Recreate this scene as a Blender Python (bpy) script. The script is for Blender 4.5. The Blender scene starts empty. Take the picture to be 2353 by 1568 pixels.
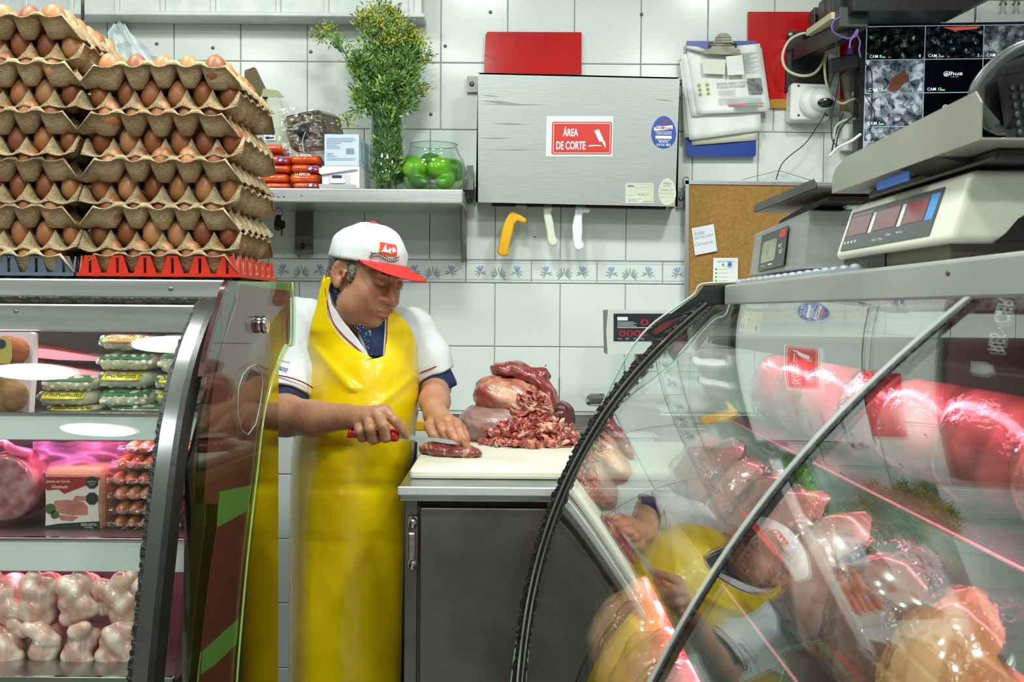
import bpy, bmesh, math, random
import numpy as np
from mathutils import Vector, Matrix, noise as mnoise
random.seed(7)
SC = bpy.context.scene
COL = SC.collection
# ---------------------------------------------------------------- camera
F = 2400.0; ZC = 1.28; PITCH = math.radians(1.72); ROLL = math.radians(0.45)
cd = bpy.data.cameras.new('camera'); cam = bpy.data.objects.new('camera', cd); COL.objects.link(cam)
cd.sensor_width = 36.0; cd.lens = F / 2353.0 * 36.0; cd.clip_start = 0.02; cd.clip_end = 60
CM = Matrix.Rotation(math.radians(90) - PITCH, 4, 'X') @ Matrix.Rotation(ROLL, 4, 'Z')
cam.matrix_world = Matrix.Translation((0, 0, ZC)) @ CM
SC.camera = cam
cd.dof.use_dof = True; cd.dof.focus_distance = 2.55; cd.dof.aperture_fstop = 16.0
CR = CM.to_3x3()
def ray(px, py):
    return CR @ Vector(((px - 1176.5) / F, -(py - 784.0) / F, -1.0))
def P(px, py, Y):
    d = ray(px, py); t = Y / d.y
    return Vector((d.x * t, Y, ZC + d.z * t))
def PX(px, py, X):
    d = ray(px, py); t = X / d.x
    return Vector((X, d.y * t, ZC + d.z * t))
def PZ(px, py, Z):
    d = ray(px, py); t = (Z - ZC) / d.z
    return Vector((d.x * t, d.y * t, Z))
# ---------------------------------------------------------------- light
SC.view_settings.view_transform = 'Standard'; SC.view_settings.look = 'None'
SC.view_settings.exposure = -0.08; SC.view_settings.gamma = 1.0
SC.view_settings.use_curve_mapping = False
w = bpy.data.worlds.new('world'); SC.world = w; w.use_nodes = True
bgn = w.node_tree.nodes['Background']; bgn.inputs[0].default_value = (0.80, 0.92, 0.90, 1); bgn.inputs[1].default_value = 0.25
def area(name, loc, target, size, power, color, shape='DISK', size_y=None, spread=None):
    l = bpy.data.lights.new(name, 'AREA'); l.shape = shape; l.size = size
    if size_y: l.size_y = size_y
    l.energy = power; l.color = color
    if spread: l.spread = spread
    o = bpy.data.objects.new(name, l); COL.objects.link(o); o.location = loc
    d = Vector(target) - Vector(loc); o.rotation_euler = d.to_track_quat('-Z', 'Y').to_euler()
    return o
WHITE = (0.93, 1.0, 0.955)
CEIL = 2.75
LAMPS = [(-1.5, 1.38), (-1.05, 1.9), (-.15, 1.75), (.85, 1.75), (-1.5, .2), (-.35, .3), (.8, .3), (-.35, -1.2), (.8, -1.2)]
for i, (x, y) in enumerate(LAMPS):
    area('ceiling_lamp_light', (x, y, CEIL - 0.03), (x, y, 0), 0.26, (15 if x < -1 else 22) if y > 1 else 19, WHITE)
PINK = (1.0, 0.28, 0.42)
def tube_light(name, a, b, power, tgt, w=0.02, col=PINK):
    a = Vector(a); b = Vector(b); m = (a + b) / 2
    l = bpy.data.lights.new(name, 'AREA'); l.shape = 'RECTANGLE'; l.size = (b - a).length; l.size_y = w
    l.energy = power; l.color = col
    o = bpy.data.objects.new(name, l); COL.objects.link(o)
    z = -(Vector(tgt) - m).normalized(); x = (b - a).normalized(); y = z.cross(x).normalized(); z = x.cross(y)
    o.matrix_world = Matrix.Translation(m) @ Matrix((x, y, z)).transposed().to_4x4()
    return o
# left case: one tube behind each front rail; right case: one tube under each shelf lip
tube_light('case_tube_light', (-1.75, 1.950, 1.236), (-0.57, 1.950, 1.236), 3.6, (-1.1, 2.02, 1.13), col=(1, .72, .76))
tube_light('case_tube_light', (-1.75, 1.885, 1.050), (-0.57, 1.885, 1.050), 2.6, (-1.1, 1.98, 0.93))
tube_light('case_tube_light', (-1.75, 1.820, 0.846), (-0.57, 1.820, 0.846), 3.6, (-1.1, 1.86, 0.73))
# ---------------------------------------------------------------- materials
def lin(c):
    if isinstance(c, str):
        c = [int(c[i:i + 2], 16) / 255 for i in (0, 2, 4)]
    return tuple(((v / 12.92) if v <= 0.04045 else ((v + 0.055) / 1.055) ** 2.4) for v in c) + (1.0,)
MATS = {}
def mat(name, col, rough=0.5, metal=0.0, col2=None, scale=8.0, lo=0.4, hi=0.6, bump=0.0, bscale=40.0, spec=0.5, coat=0.0,
        emit=0.0, aniso=None, detail=4.0, sss=0.0, coord='Object', stretch=None, rough2=None, alpha=1.0, trans=0.0, ior=1.5, dist=0.0):
    if name in MATS: return MATS[name]
    m = bpy.data.materials.new(name); m.use_nodes = True; nt = m.node_tree; N = nt.nodes; L = nt.links
    b = N['Principled BSDF']; b.inputs['Base Color'].default_value = lin(col); b.inputs['Roughness'].default_value = rough
    b.inputs['Metallic'].default_value = metal; b.inputs['Specular IOR Level'].default_value = spec
    b.inputs['Coat Weight'].default_value = coat; b.inputs['Coat Roughness'].default_value = 0.08
    b.inputs['Alpha'].default_value = alpha; b.inputs['Transmission Weight'].default_value = trans; b.inputs['IOR'].default_value = ior
    if sss:
        b.inputs['Subsurface Weight'].default_value = sss; b.inputs['Subsurface Radius'].default_value = (0.02, 0.008, 0.004)
        b.inputs['Subsurface Scale'].default_value = 0.5
    if emit:
        b.inputs['Emission Color'].default_value = lin(col); b.inputs['Emission Strength'].default_value = emit
    if col2 or bump:
        tc = N.new('ShaderNodeTexCoord'); mp = N.new('ShaderNodeMapping'); L.new(tc.outputs[coord], mp.inputs['Vector'])
        if stretch: mp.inputs['Scale'].default_value = stretch
    if col2:
        n = N.new('ShaderNodeTexNoise'); n.inputs['Scale'].default_value = scale; n.inputs['Detail'].default_value = detail
        n.inputs['Distortion'].default_value = dist
        L.new(mp.outputs[0], n.inputs['Vector'])
        r = N.new('ShaderNodeValToRGB'); r.color_ramp.elements[0].position = lo; r.color_ramp.elements[1].position = hi
        r.color_ramp.elements[0].color = lin(col); r.color_ramp.elements[1].color = lin(col2)
        L.new(n.outputs['Fac'], r.inputs[0]); L.new(r.outputs[0], b.inputs['Base Color'])
        if rough2 is not None:
            mr = N.new('ShaderNodeMapRange'); mr.inputs[1].default_value = lo; mr.inputs[2].default_value = hi
            mr.inputs[3].default_value = rough; mr.inputs[4].default_value = rough2
            L.new(n.outputs['Fac'], mr.inputs[0]); L.new(mr.outputs[0], b.inputs['Roughness'])
    if bump:
        n2 = N.new('ShaderNodeTexNoise'); n2.inputs['Scale'].default_value = bscale; n2.inputs['Detail'].default_value = 3
        L.new(mp.outputs[0], n2.inputs['Vector']); bp = N.new('ShaderNodeBump'); bp.inputs['Strength'].default_value = bump
        bp.inputs['Distance'].default_value = 0.01
        L.new(n2.outputs['Fac'], bp.inputs['Height']); L.new(bp.outputs[0], b.inputs['Normal'])
    MATS[name] = m; return m
def glassmat(name, tint=(0.93, 0.985, 0.96), rough=0.0, ior=1.5, boost=1.0):
    if name in MATS: return MATS[name]
    m = bpy.data.materials.new(name); m.use_nodes = True; nt = m.node_tree; N = nt.nodes; L = nt.links
    N.remove(N['Principled BSDF']); out = N['Material Output']
    t = N.new('ShaderNodeBsdfTransparent'); t.inputs[0].default_value = tuple(tint) + (1,)
    g = N.new('ShaderNodeBsdfGlossy'); g.inputs['Roughness'].default_value = rough; g.inputs[0].default_value = (1, 1, 1, 1)
    fr = N.new('ShaderNodeFresnel'); fr.inputs[0].default_value = ior
    ge = N.new('ShaderNodeNewGeometry')
    mx = N.new('ShaderNodeMixShader'); 
    ml = N.new('ShaderNodeMath'); ml.operation = 'MULTIPLY'; ml.inputs[1].default_value = boost; ml.use_clamp = True
    L.new(fr.outputs[0], ml.inputs[0]); L.new(ml.outputs[0], mx.inputs[0]); L.new(t.outputs[0], mx.inputs[1]); L.new(g.outputs[0], mx.inputs[2])
    # symmetric from both sides: the same index on the back face
    mn = N.new('ShaderNodeMapRange'); mn.inputs[3].default_value = ior; mn.inputs[4].default_value = 1.0 / ior
    L.new(ge.outputs['Backfacing'], mn.inputs[0]); L.new(mn.outputs[0], fr.inputs[0])
    L.new(mx.outputs[0], out.inputs[0]); MATS[name] = m; return m
def filmmat(name, tint=(.97, .96, .96), bump=.6, scale=30, ior=1.6, boost=1.3, rough=.08):
    m = glassmat(name, tint, rough, ior, boost); nt = m.node_tree; N = nt.nodes; L = nt.links
    tc = N.new('ShaderNodeTexCoord'); n = N.new('ShaderNodeTexNoise'); n.inputs['Scale'].default_value = scale; n.inputs['Detail'].default_value = 3; n.inputs['Distortion'].default_value = 1.5
    b = N.new('ShaderNodeBump'); b.inputs['Strength'].default_value = bump; b.inputs['Distance'].default_value = .012
    L.new(tc.outputs['Object'], n.inputs['Vector']); L.new(n.outputs['Fac'], b.inputs['Height'])
    for q in N:
        if q.type == 'BSDF_GLOSSY': L.new(b.outputs[0], q.inputs['Normal'])
        if q.type == 'FRESNEL': L.new(b.outputs[0], q.inputs['Normal'])
    return m
STEEL = mat('brushed_steel', 'b9bcba', 0.30, 1.0, 'a3a6a5', 6, bump=0.05, bscale=30, stretch=(1, 1, 20))
STEELH = mat('brushed_steel_rail', 'cfd3d2', 0.3, 0.75, 'bcc1c0', 5, bump=0.04, bscale=60, stretch=(0.6, 0.6, 14))
STEELD = mat('worn_steel', '8b8986', 0.42, 1.0, '6d6b69', 5, lo=0.35, hi=0.7, bump=0.12, bscale=18)
STEELM = mat('polished_steel', 'c9cccb', 0.07, 1.0, bump=0.015, bscale=3)
STEELR = mat('polished_side_steel', 'a09c92', 0.10, 1.0, bump=0.02, bscale=2)
CHROME = mat('chrome', 'd5d8da', 0.06, 1.0)
PAINTED = mat('grey_enamel_rail', 'dde6e2', 0.35, 0.0, 'd3dcd8', 3, bump=0.01, bscale=30)
BLACK = mat('black_plastic', '101112', 0.35, 0, '191b1c', 30, bump=0.05, bscale=90)
RUBBER = mat('black_sealant', '08090a', 0.45, 0, bump=0.5, bscale=120)
DARK = mat('dark_inner_panel', '17181a', 0.5)
WPLAS = mat('white_plastic', 'e4e6e2', 0.35, 0, 'd6d9d3', 14)
CREAM = mat('cream_plastic', 'dcdccb', 0.32, 0, 'cfcfbd', 6)
PAPER = mat('white_paper', 'e9ebe9', 0.75, 0, 'dcdfdd', 9)
INK = mat('dark_ink', '1d1f22', 0.6); INKG = mat('grey_ink', '80858a', 0.6); INKB = mat('blue_ink', '1f3f97', 0.6)
GLASS = glassmat('clear_glass')
CASEG = glassmat('curved_case_glass', (0.94, 0.975, 0.96), 0.0, 1.52, 1.15)
FILM = filmmat('cling_film', ior=1.5, boost=1.0)
# ---------------------------------------------------------------- mesh helpers
class MB:
    def __init__(s): s.v = []; s.f = []; s.sm = []
    def add(s, vs, fs, smooth=False):
        o = len(s.v); s.v += [Vector(q) for q in vs]; s.f += [tuple(i + o for i in f) for f in fs]; s.sm += [smooth] * len(fs); return s
    def box(s, c, d, R=None, bev=0.0):
        c = Vector(c); x, y, z = d[0] / 2, d[1] / 2, d[2] / 2
        if bev <= 0:
            vs = [Vector((i * x, j * y, k * z)) for i in (-1, 1) for j in (-1, 1) for k in (-1, 1)]
            fs = [(0, 1, 3, 2), (4, 6, 7, 5), (0, 4, 5, 1), (2, 3, 7, 6), (0, 2, 6, 4), (1, 5, 7, 3)]
        else:
            bev = min(bev, x * .98, y * .98, z * .98)
            bm = bmesh.new(); bmesh.ops.create_cube(bm, size=2, matrix=Matrix.Diagonal((x, y, z, 1)))
            bmesh.ops.bevel(bm, geom=bm.edges[:], offset=bev, segments=2, affect='EDGES', profile=0.5)
            vs = [q.co.copy() for q in bm.verts]; bm.verts.index_update(); fs = [tuple(q.index for q in f.verts) for f in bm.faces]; bm.free()
        if R is not None: vs = [R @ q for q in vs]
        return s.add([q + c for q in vs], fs)
    def bb(s, lo, hi, bev=0.0):
        lo = Vector(lo); hi = Vector(hi); return s.box((lo + hi) / 2, hi - lo, None, bev)
    def tube(s, pts, r, n=8, closed=False, caps=True):
        pts = [Vector(p) for p in pts]; m = len(pts)
        rs = r if isinstance(r, (list, tuple)) else [r] * m
        vs = []; up = None
        for i, p in enumerate(pts):
            if closed: t = pts[(i + 1) % m] - pts[i - 1]
            else: t = pts[min(i + 1, m - 1)] - pts[max(i - 1, 0)]
            t = t.normalized() if t.length > 1e-9 else Vector((0, 0, 1))
            if up is None: up = t.orthogonal().normalized()
            up = (up - t * up.dot(t)); up = up.normalized() if up.length > 1e-6 else t.orthogonal().normalized()
            w = t.cross(up)
            for k in range(n):
                a = 2 * math.pi * k / n; vs.append(p + (up * math.cos(a) + w * math.sin(a)) * rs[i])
        fs = []
        for i in range(m if closed else m - 1):
            for k in range(n):
                a = i * n + k; b = i * n + (k + 1) % n; c = ((i + 1) % m) * n + (k + 1) % n; d = ((i + 1) % m) * n + k
                fs.append((a, b, c, d))
        if caps and not closed: fs += [tuple(range(n))[::-1], tuple((m - 1) * n + k for k in range(n))]
        return s.add(vs, fs, True)
    def lathe(s, prof, c, n=24, axis=None, close=False, sx=1.0, sy=1.0):
        c = Vector(c); R = Matrix.Identity(3)
        if axis is not None: R = Vector(axis).to_track_quat('Z', 'Y').to_matrix()
        vs = []; m = len(prof)
        for r, z in prof:
            for k in range(n):
                a = 2 * math.pi * k / n; vs.append(c + R @ Vector((r * math.cos(a) * sx, r * math.sin(a) * sy, z)))
        fs = []
        for i in range(m if close else m - 1):
            j = (i + 1) % m
            for k in range(n): fs.append((i * n + k, i * n + (k + 1) % n, j * n + (k + 1) % n, j * n + k))
        if not close:
            if prof[0][0] > 1e-6: fs.append(tuple(range(n))[::-1])
            if prof[-1][0] > 1e-6: fs.append(tuple((m - 1) * n + k for k in range(n)))
        return s.add(vs, fs, True)
    def ell(s, c, r, R=None, n=16, m=10):
        c = Vector(c); vs = []; fs = []
        for i in range(m + 1):
            t = math.pi * i / m
            for k in range(n):
                a = 2 * math.pi * k / n
                q = Vector((r[0] * math.sin(t) * math.cos(a), r[1] * math.sin(t) * math.sin(a), r[2] * math.cos(t)))
                vs.append(c + (R @ q if R is not None else q))
        for i in range(m):
            for k in range(n): fs.append((i * n + k, (i + 1) * n + k, (i + 1) * n + (k + 1) % n, i * n + (k + 1) % n))
        return s.add(vs, fs, True)
    def prism(s, pts, off):   # polygon extruded by vector off
        pts = [Vector(p) for p in pts]; off = Vector(off); n = len(pts)
        return s.add(pts + [p + off for p in pts], [tuple(range(n))[::-1], tuple(range(n, 2 * n))] + [(i, (i + 1) % n, n + (i + 1) % n, n + i) for i in range(n)])
    def grid(s, fn, nu, nv, smooth=True, skip=None):
        vs = [fn(i / nu, j / nv) for j in range(nv + 1) for i in range(nu + 1)]
        fs = [(j * (nu + 1) + i, j * (nu + 1) + i + 1, (j + 1) * (nu + 1) + i + 1, (j + 1) * (nu + 1) + i)
              for j in range(nv) for i in range(nu) if not (skip and skip(i, j))]
        return s.add(vs, fs, smooth)
    def mesh(s, name, base=(0, 0, 0), merge=0.0):
        me = bpy.data.meshes.new(name); b = Vector(base)
        me.from_pydata([tuple(q - b) for q in s.v], [], s.f)
        me.polygons.foreach_set('use_smooth', s.sm)
        bm = bmesh.new(); bm.from_mesh(me)
        if merge: bmesh.ops.remove_doubles(bm, verts=bm.verts, dist=merge)
        bmesh.ops.recalc_face_normals(bm, faces=bm.faces); bm.to_mesh(me); bm.free()
        return me
def tagit(o, label=None, cat=None, group=None, kind=None):
    if label: o['label'] = label
    if cat: o['category'] = cat
    if group: o['group'] = group
    if kind: o['kind'] = kind
    return o
def thing(name, loc, label, cat, group=None):
    o = bpy.data.objects.new(name, None); COL.objects.link(o); o.location = loc; o.empty_display_size = 0.02
    return tagit(o, label, cat, group)
def wloc(o):
    p = Vector(o.location)
    while o.parent: o = o.parent; p = p + Vector(o.location)
    return p
def obj(name, mb, m, parent=None, base=None, label=None, cat=None, group=None, kind=None, merge=0.0, solid=None, sub=0, soffset=-1):
    """mesh in world coordinates -> object at base; part of parent if given"""
    if base is None: base = wloc(parent) if parent else (sum(mb.v, Vector()) / max(1, len(mb.v)))
    me = mb.mesh(name, base, merge) if isinstance(mb, MB) else mb
    if m: me.materials.append(m)
    o = bpy.data.objects.new(name, me); COL.objects.link(o)
    if parent: o.parent = parent; o.location = Vector(base) - wloc(parent)
    else: o.location = base
    if solid:
        md = o.modifiers.new('solid', 'SOLIDIFY'); md.thickness = solid; md.offset = soffset
    if sub:
        md = o.modifiers.new('sub', 'SUBSURF'); md.levels = sub; md.render_levels = sub
    return tagit(o, label, cat, group, kind)
def copytree(o, parent=None, loc=None, rot=None):
    c = o.copy(); COL.objects.link(c); c.parent = parent
    if loc is not None: c.location = loc
    if rot is not None: c.rotation_euler = rot
    for ch in list(o.children): copytree(ch, c)
    return c
def smooth_path(pts, n=8):
    pts = [Vector(p) for p in pts]; out = []
    for i in range(len(pts) - 1):
        p0 = pts[max(i - 1, 0)]; p1 = pts[i]; p2 = pts[i + 1]; p3 = pts[min(i + 2, len(pts) - 1)]
        for k in range(n):
            t = k / n
            out.append(0.5 * ((2 * p1) + (p2 - p0) * t + (2 * p0 - 5 * p1 + 4 * p2 - p3) * t * t + (3 * p1 - p0 - 3 * p2 + p3) * t ** 3))
    out.append(pts[-1]); return out
def cable(name, pix, Y, r, m, label=None, cat=None, group=None, parent=None):
    pts = [P(q[0], q[1], q[2] if len(q) > 2 else Y) for q in pix]
    mb = MB().tube(smooth_path(pts, 6), r, 8)
    return obj(name, mb, m, parent, label=label, cat=cat, group=group)
TCACHE = {}
def text_tris(s, bold=0.0, shear=0.0, sp=1.0):
    key = (s, bold, shear, sp)
    if key in TCACHE: return TCACHE[key]
    cu = bpy.data.curves.new('t', 'FONT'); cu.body = s; cu.size = 1.0; cu.offset = bold; cu.shear = shear; cu.space_character = sp; cu.resolution_u = 3
    o = bpy.data.objects.new('t', cu); COL.objects.link(o); dg = bpy.context.evaluated_depsgraph_get(); dg.update()
    me = bpy.data.meshes.new_from_object(o.evaluated_get(dg)); vs = [v.co.copy() for v in me.vertices]; fs = [tuple(p.vertices) for p in me.polygons]
    bpy.data.objects.remove(o); bpy.data.meshes.remove(me); bpy.data.curves.remove(cu)
    TCACHE[key] = (vs, fs); return vs, fs
def put_text(mb, s, org, ex, ey, w=None, h=None, bold=0.0, shear=0.0, sp=1.0, align='L', lift=0.0):
    """text laid in the plane (ex right, ey up) from org; scaled to width w and height h"""
    vs, fs = text_tris(s, bold, shear, sp)
    if not vs: return mb
    x0 = min(v.x for v in vs); x1 = max(v.x for v in vs); y0 = min(v.y for v in vs); y1 = max(v.y for v in vs)
    sy = (h / (y1 - y0)) if h else None; sx = (w / (x1 - x0)) if w else sy
    if sy is None: sy = sx
    ex = Vector(ex).normalized(); ey = Vector(ey).normalized(); n = ex.cross(ey)
    ox = {'L': 0, 'C': -(x1 - x0) * sx / 2, 'R': -(x1 - x0) * sx}[align]
    return mb.add([Vector(org) + ex * ((v.x - x0) * sx + ox) + ey * ((v.y - y0) * sy) + n * lift for v in vs], fs)
class Frame:
    """flat frame from four picture corners at a depth: local u (0..1 right), v (0..1 down)"""
    def __init__(s, tl, tr, bl, lift=0.0):
        s.o = Vector(tl); s.x = Vector(tr) - s.o; s.y = Vector(bl) - s.o; s.n = s.x.cross(-s.y).normalized()
        s.w = s.x.length; s.h = s.y.length; s.ex = s.x.normalized(); s.ey = (-s.y).normalized()
    def __call__(s, u, v, l=0.0): return s.o + s.x * u + s.y * v + s.n * l
    def rect(s, mb, u0, v0, u1, v1, l0=0.0, l1=0.0005):
        a = [s(u0, v0, l0), s(u0, v1, l0), s(u1, v1, l0), s(u1, v0, l0)]; return mb.prism(a, s.n * (l1 - l0))
    def poly(s, mb, pts, l0=0.0, l1=0.0005): return mb.prism([s(u, v, l0) for u, v in pts], s.n * (l1 - l0))
    def text(s, mb, t, u, v, w=None, h=None, l=0.001, **k):
        return put_text(mb, t, s(u, v, l), s.ex, s.ey, w * s.w if w else None, h * s.h if h else None, **k)
    def disc(s, mb, u, v, ru, rv=None, l0=0.0, l1=0.0005, n=20, a0=0):
        rv = rv if rv is not None else ru * s.w / s.h
        return s.poly(mb, [(u + ru * math.cos(a0 + 2 * math.pi * k / n), v - rv * math.sin(a0 + 2 * math.pi * k / n)) for k in range(n)], l0, l1)
def tab(tbl):
    xs = [t[0] for t in tbl]; ys = [t[1] for t in tbl]
    return lambda v: float(np.interp(v, xs, ys))
# ---------------------------------------------------------------- voxel modeller (smooth unions, surface nets)
class Vox:
    def __init__(s, lo, hi, h):
        s.lo = np.array(lo, float); s.h = h; s.n = np.ceil((np.array(hi) - s.lo) / h).astype(int) + 1
        s.d = np.full(tuple(s.n), 0.05, np.float32)
    def _reg(s, lo, hi):
        a = np.clip(np.floor((np.array(lo) - s.lo) / s.h).astype(int), 0, s.n - 1); b = np.clip(np.ceil((np.array(hi) - s.lo) / s.h).astype(int) + 1, 1, s.n)
        ax = [(s.lo[i] + np.arange(a[i], b[i]) * s.h).astype(np.float32) for i in range(3)]
        return tuple(slice(a[i], b[i]) for i in range(3)), ax[0][:, None, None], ax[1][None, :, None], ax[2][None, None, :]
    def put(s, fn, lo, hi, k=0.01, sub=False):
        pad = k + 3 * s.h
        sl, X, Y, Z = s._reg(np.array(lo) - pad, np.array(hi) + pad)
        if min(q.stop - q.start for q in sl) < 2: return
        b = fn(X, Y, Z).astype(np.float32); a = s.d[sl]
        if sub:
            a2 = -a; hh = np.maximum(k - np.abs(a2 - b), 0) / k; s.d[sl] = -(np.minimum(a2, b) - hh * hh * k * 0.25)
        else:
            hh = np.maximum(k - np.abs(a - b), 0) / k; s.d[sl] = np.minimum(a, b) - hh * hh * k * 0.25
    def rc(s, a, b, ra, rb, k=0.01, sub=False, cut=None):
        a = np.array(a, float); b = np.array(b, float); ab = b - a; L2 = max(ab @ ab, 1e-9); R = max(ra, rb)
        def fn(X, Y, Z):
            px, py, pz = X - a[0], Y - a[1], Z - a[2]
            t = np.clip((px * ab[0] + py * ab[1] + pz * ab[2]) / L2, 0, 1)
            d = np.sqrt((px - t * ab[0]) ** 2 + (py - t * ab[1]) ** 2 + (pz - t * ab[2]) ** 2) - (ra + (rb - ra) * t)
            if cut is not None:
                c, n = cut; d = np.maximum(d, (X - c[0]) * n[0] + (Y - c[1]) * n[1] + (Z - c[2]) * n[2])
            return d
        s.put(fn, np.minimum(a, b) - R, np.maximum(a, b) + R, k, sub)
    def chain(s, pts, rs, k=0.006):
        for i in range(len(pts) - 1): s.rc(pts[i], pts[i + 1], rs[i], rs[i + 1], k)
    def ell(s, c, r, R=None, k=0.01, sub=False):
        c = np.array(c, float); r = np.array(r, float); M = np.array(R, float) if R is not None else np.eye(3)  # columns = local axes
        def fn(X, Y, Z):
            px, py, pz = X - c[0], Y - c[1], Z - c[2]
            q = [px * M[0, i] + py * M[1, i] + pz * M[2, i] for i in range(3)]
            k0 = np.sqrt((q[0] / r[0]) ** 2 + (q[1] / r[1]) ** 2 + (q[2] / r[2]) ** 2)
            k1 = np.sqrt((q[0] / r[0] ** 2) ** 2 + (q[1] / r[1] ** 2) ** 2 + (q[2] / r[2] ** 2) ** 2) + 1e-6
            return k0 * (k0 - 1) / k1
        e = np.sqrt(((M * r[None, :]) ** 2).sum(1))
        s.put(fn, c - e, c + e, k, sub)
    def wobble(s, fn):
        X = (s.lo[0] + np.arange(s.n[0]) * s.h)[:, None, None]; Y = (s.lo[1] + np.arange(s.n[1]) * s.h)[None, :, None]; Z = (s.lo[2] + np.arange(s.n[2]) * s.h)[None, None, :]
        s.d = s.d + fn(X, Y, Z).astype(np.float32)
    def mesh(s, name, base=(0, 0, 0), smooth=1):
        d = s.d; ins = d < 0; nx, ny, nz = d.shape
        c = np.zeros((nx - 1, ny - 1, nz - 1), np.int8)
        for i in (0, 1):
            for j in (0, 1):
                for k in (0, 1): c += ins[i:nx - 1 + i, j:ny - 1 + j, k:nz - 1 + k]
        act = (c > 0) & (c < 8); idx = np.argwhere(act); m = len(idx)
        ids = np.full(act.shape, -1, np.int32); ids[act] = np.arange(m)
        acc = np.zeros((m, 3)); cnt = np.zeros(m)
        cor = [(i, j, k) for i in (0, 1) for j in (0, 1) for k in (0, 1)]
        val = {q: d[idx[:, 0] + q[0], idx[:, 1] + q[1], idx[:, 2] + q[2]] for q in cor}
        for a in cor:
            for ax in range(3):
                if a[ax]: continue
                b = list(a); b[ax] = 1; b = tuple(b); va, vb = val[a], val[b]; x = (va < 0) != (vb < 0)
                t = va[x] / (va[x] - vb[x]); p = np.tile(np.array(a, float), (x.sum(), 1)); p[:, ax] += t
                acc[x] += p; cnt[x] += 1
        vs = (idx + acc / cnt[:, None]) * s.h + s.lo - np.array(base)
        fs = []
        for ax in range(3):
            o1, o2 = [(1, 2), (2, 0), (0, 1)][ax]
            sl0 = [slice(1, -1)] * 3; sl1 = [slice(1, -1)] * 3; sl0[ax] = slice(0, -1); sl1[ax] = slice(1, None)
            a = ins[tuple(sl0)]; b = ins[tuple(sl1)]; e = np.argwhere(a != b)
            if not len(e): continue
            fl = a[e[:, 0], e[:, 1], e[:, 2]]; g = e + 1; g[:, ax] -= 1
            def cell(d1, d2):
                q = g.copy(); q[:, o1] -= d1; q[:, o2] -= d2; return ids[q[:, 0], q[:, 1], q[:, 2]]
            q = np.stack([cell(1, 1), cell(0, 1), cell(0, 0), cell(1, 0)], 1)
            q[~fl] = q[~fl][:, ::-1]; fs.append(q)
        fs = np.concatenate(fs); fs = fs[(fs >= 0).all(1)]
        for _ in range(smooth):
            sm = np.zeros_like(vs); ct = np.zeros(len(vs))
            for i in range(4):
                a = fs[:, i]; b = fs[:, (i + 1) % 4]
                for dd in range(3):
                    sm[:, dd] += np.bincount(a, vs[b, dd], len(vs)) + np.bincount(b, vs[a, dd], len(vs))
                ct += np.bincount(a, minlength=len(vs)) + np.bincount(b, minlength=len(vs))
            vs = vs * 0.5 + 0.5 * sm / np.maximum(ct, 1)[:, None]
        me = bpy.data.meshes.new(name); me.vertices.add(len(vs)); me.vertices.foreach_set('co', vs.astype(np.float32).ravel())
        me.loops.add(len(fs) * 4); me.loops.foreach_set('vertex_index', fs.astype(np.int32).ravel())
        me.polygons.add(len(fs)); me.polygons.foreach_set('loop_start', np.arange(len(fs), dtype=np.int32) * 4)
        me.polygons.foreach_set('use_smooth', np.ones(len(fs), bool)); me.update(calc_edges=True); me.validate()
        return me
def sheet(xl, xr, y0, y1, Yf, nu, nv, gap=None, wr=0.0, wsc=9.0):
    """cloth sheet between two outline tables; gap=(inner left, inner right, y) splits the rows above y"""
    def fn(u, v):
        y = y0 + (y1 - y0) * v; a, b = xl(y), xr(y)
        if gap:
            gl, gr, gy = gap
            il, ir = gl(y), gr(y)
            x = a + (il - a) * (u / 0.5) if u <= 0.5 else ir + (b - ir) * ((u - 0.5) / 0.5)
        else: x = a + (b - a) * u
        Y = Yf(x, y, (x - a) / max(b - a, 1e-6) * 2 - 1)
        if wr: Y += wr * mnoise.noise(Vector((x / 1000 * wsc, y / 1000 * wsc, 3.1)))
        return P(x, y, Y)
    mb = MB(); 
    if gap and gap[2] > y0:
        h = nu // 2
        mb.grid(lambda u, v: fn(u * 0.5, v), h, nv); n0 = len(mb.v)
        def fr(u, v):
            return fn(0.5 + u * 0.5 if u > 0 else 0.5 + 1e-9, v)
        mb.grid(fr, h, nv)
    else: mb.grid(fn, nu, nv)
    return mb
# ================================================================ setting
WY = 3.2
TILE = mat('glazed_tile', 'd9dfdb', 0.17, 0, 'd4dad6', 2.5, bump=0.015, bscale=5, spec=0.3)
GROUT = mat('grout', 'a3a8a2', 0.9); PAINT = mat('wall_paint', 'dcdfdb', 0.6, 0, 'd2d6d2', 3)
def plane_box(name, lo, hi, m, parent=None, bev=0.0, **k):
    return obj(name, MB().bb(lo, hi, bev), m, parent, **k)
wallb = plane_box('wall_back', (-3.0, WY + 0.006, 0), (2.6, WY + 0.1, 2.75), GROUT, kind='structure')
plane_box('floor', (-3.0, -3.0, -0.1), (2.6, 3.3, 0.0), mat('floor_tile', '8d8a83', 0.35, 0, '7f7c76', 3), kind='structure')
ceil_ = plane_box('ceiling', (-3.0, -3.0, CEIL), (2.6, 3.3, CEIL + 0.1), PAINT, kind='structure')
plane_box('wall_left', (-3.1, -3.0, 0), (-3.0, 3.3, CEIL), PAINT, kind='structure')
plane_box('wall_right', (2.6, -3.0, 0), (2.7, 3.3, CEIL), PAINT, kind='structure')
plane_box('wall_front', (-3.0, -3.1, 0), (2.6, -3.0, CEIL), mat('far_room', 'a7a49c', 0.8, 0, '8d8a84', 1.5), kind='structure')
rz = [P(1176, y, WY).z for y in (-165, -9, 145.4, 299, 449, 598.5)]
rz2 = [P(1176, y, WY).z for y in (651, 797, 946, 1095, 1243, 1391, 1540, 1689)]
tmesh = {}
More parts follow.
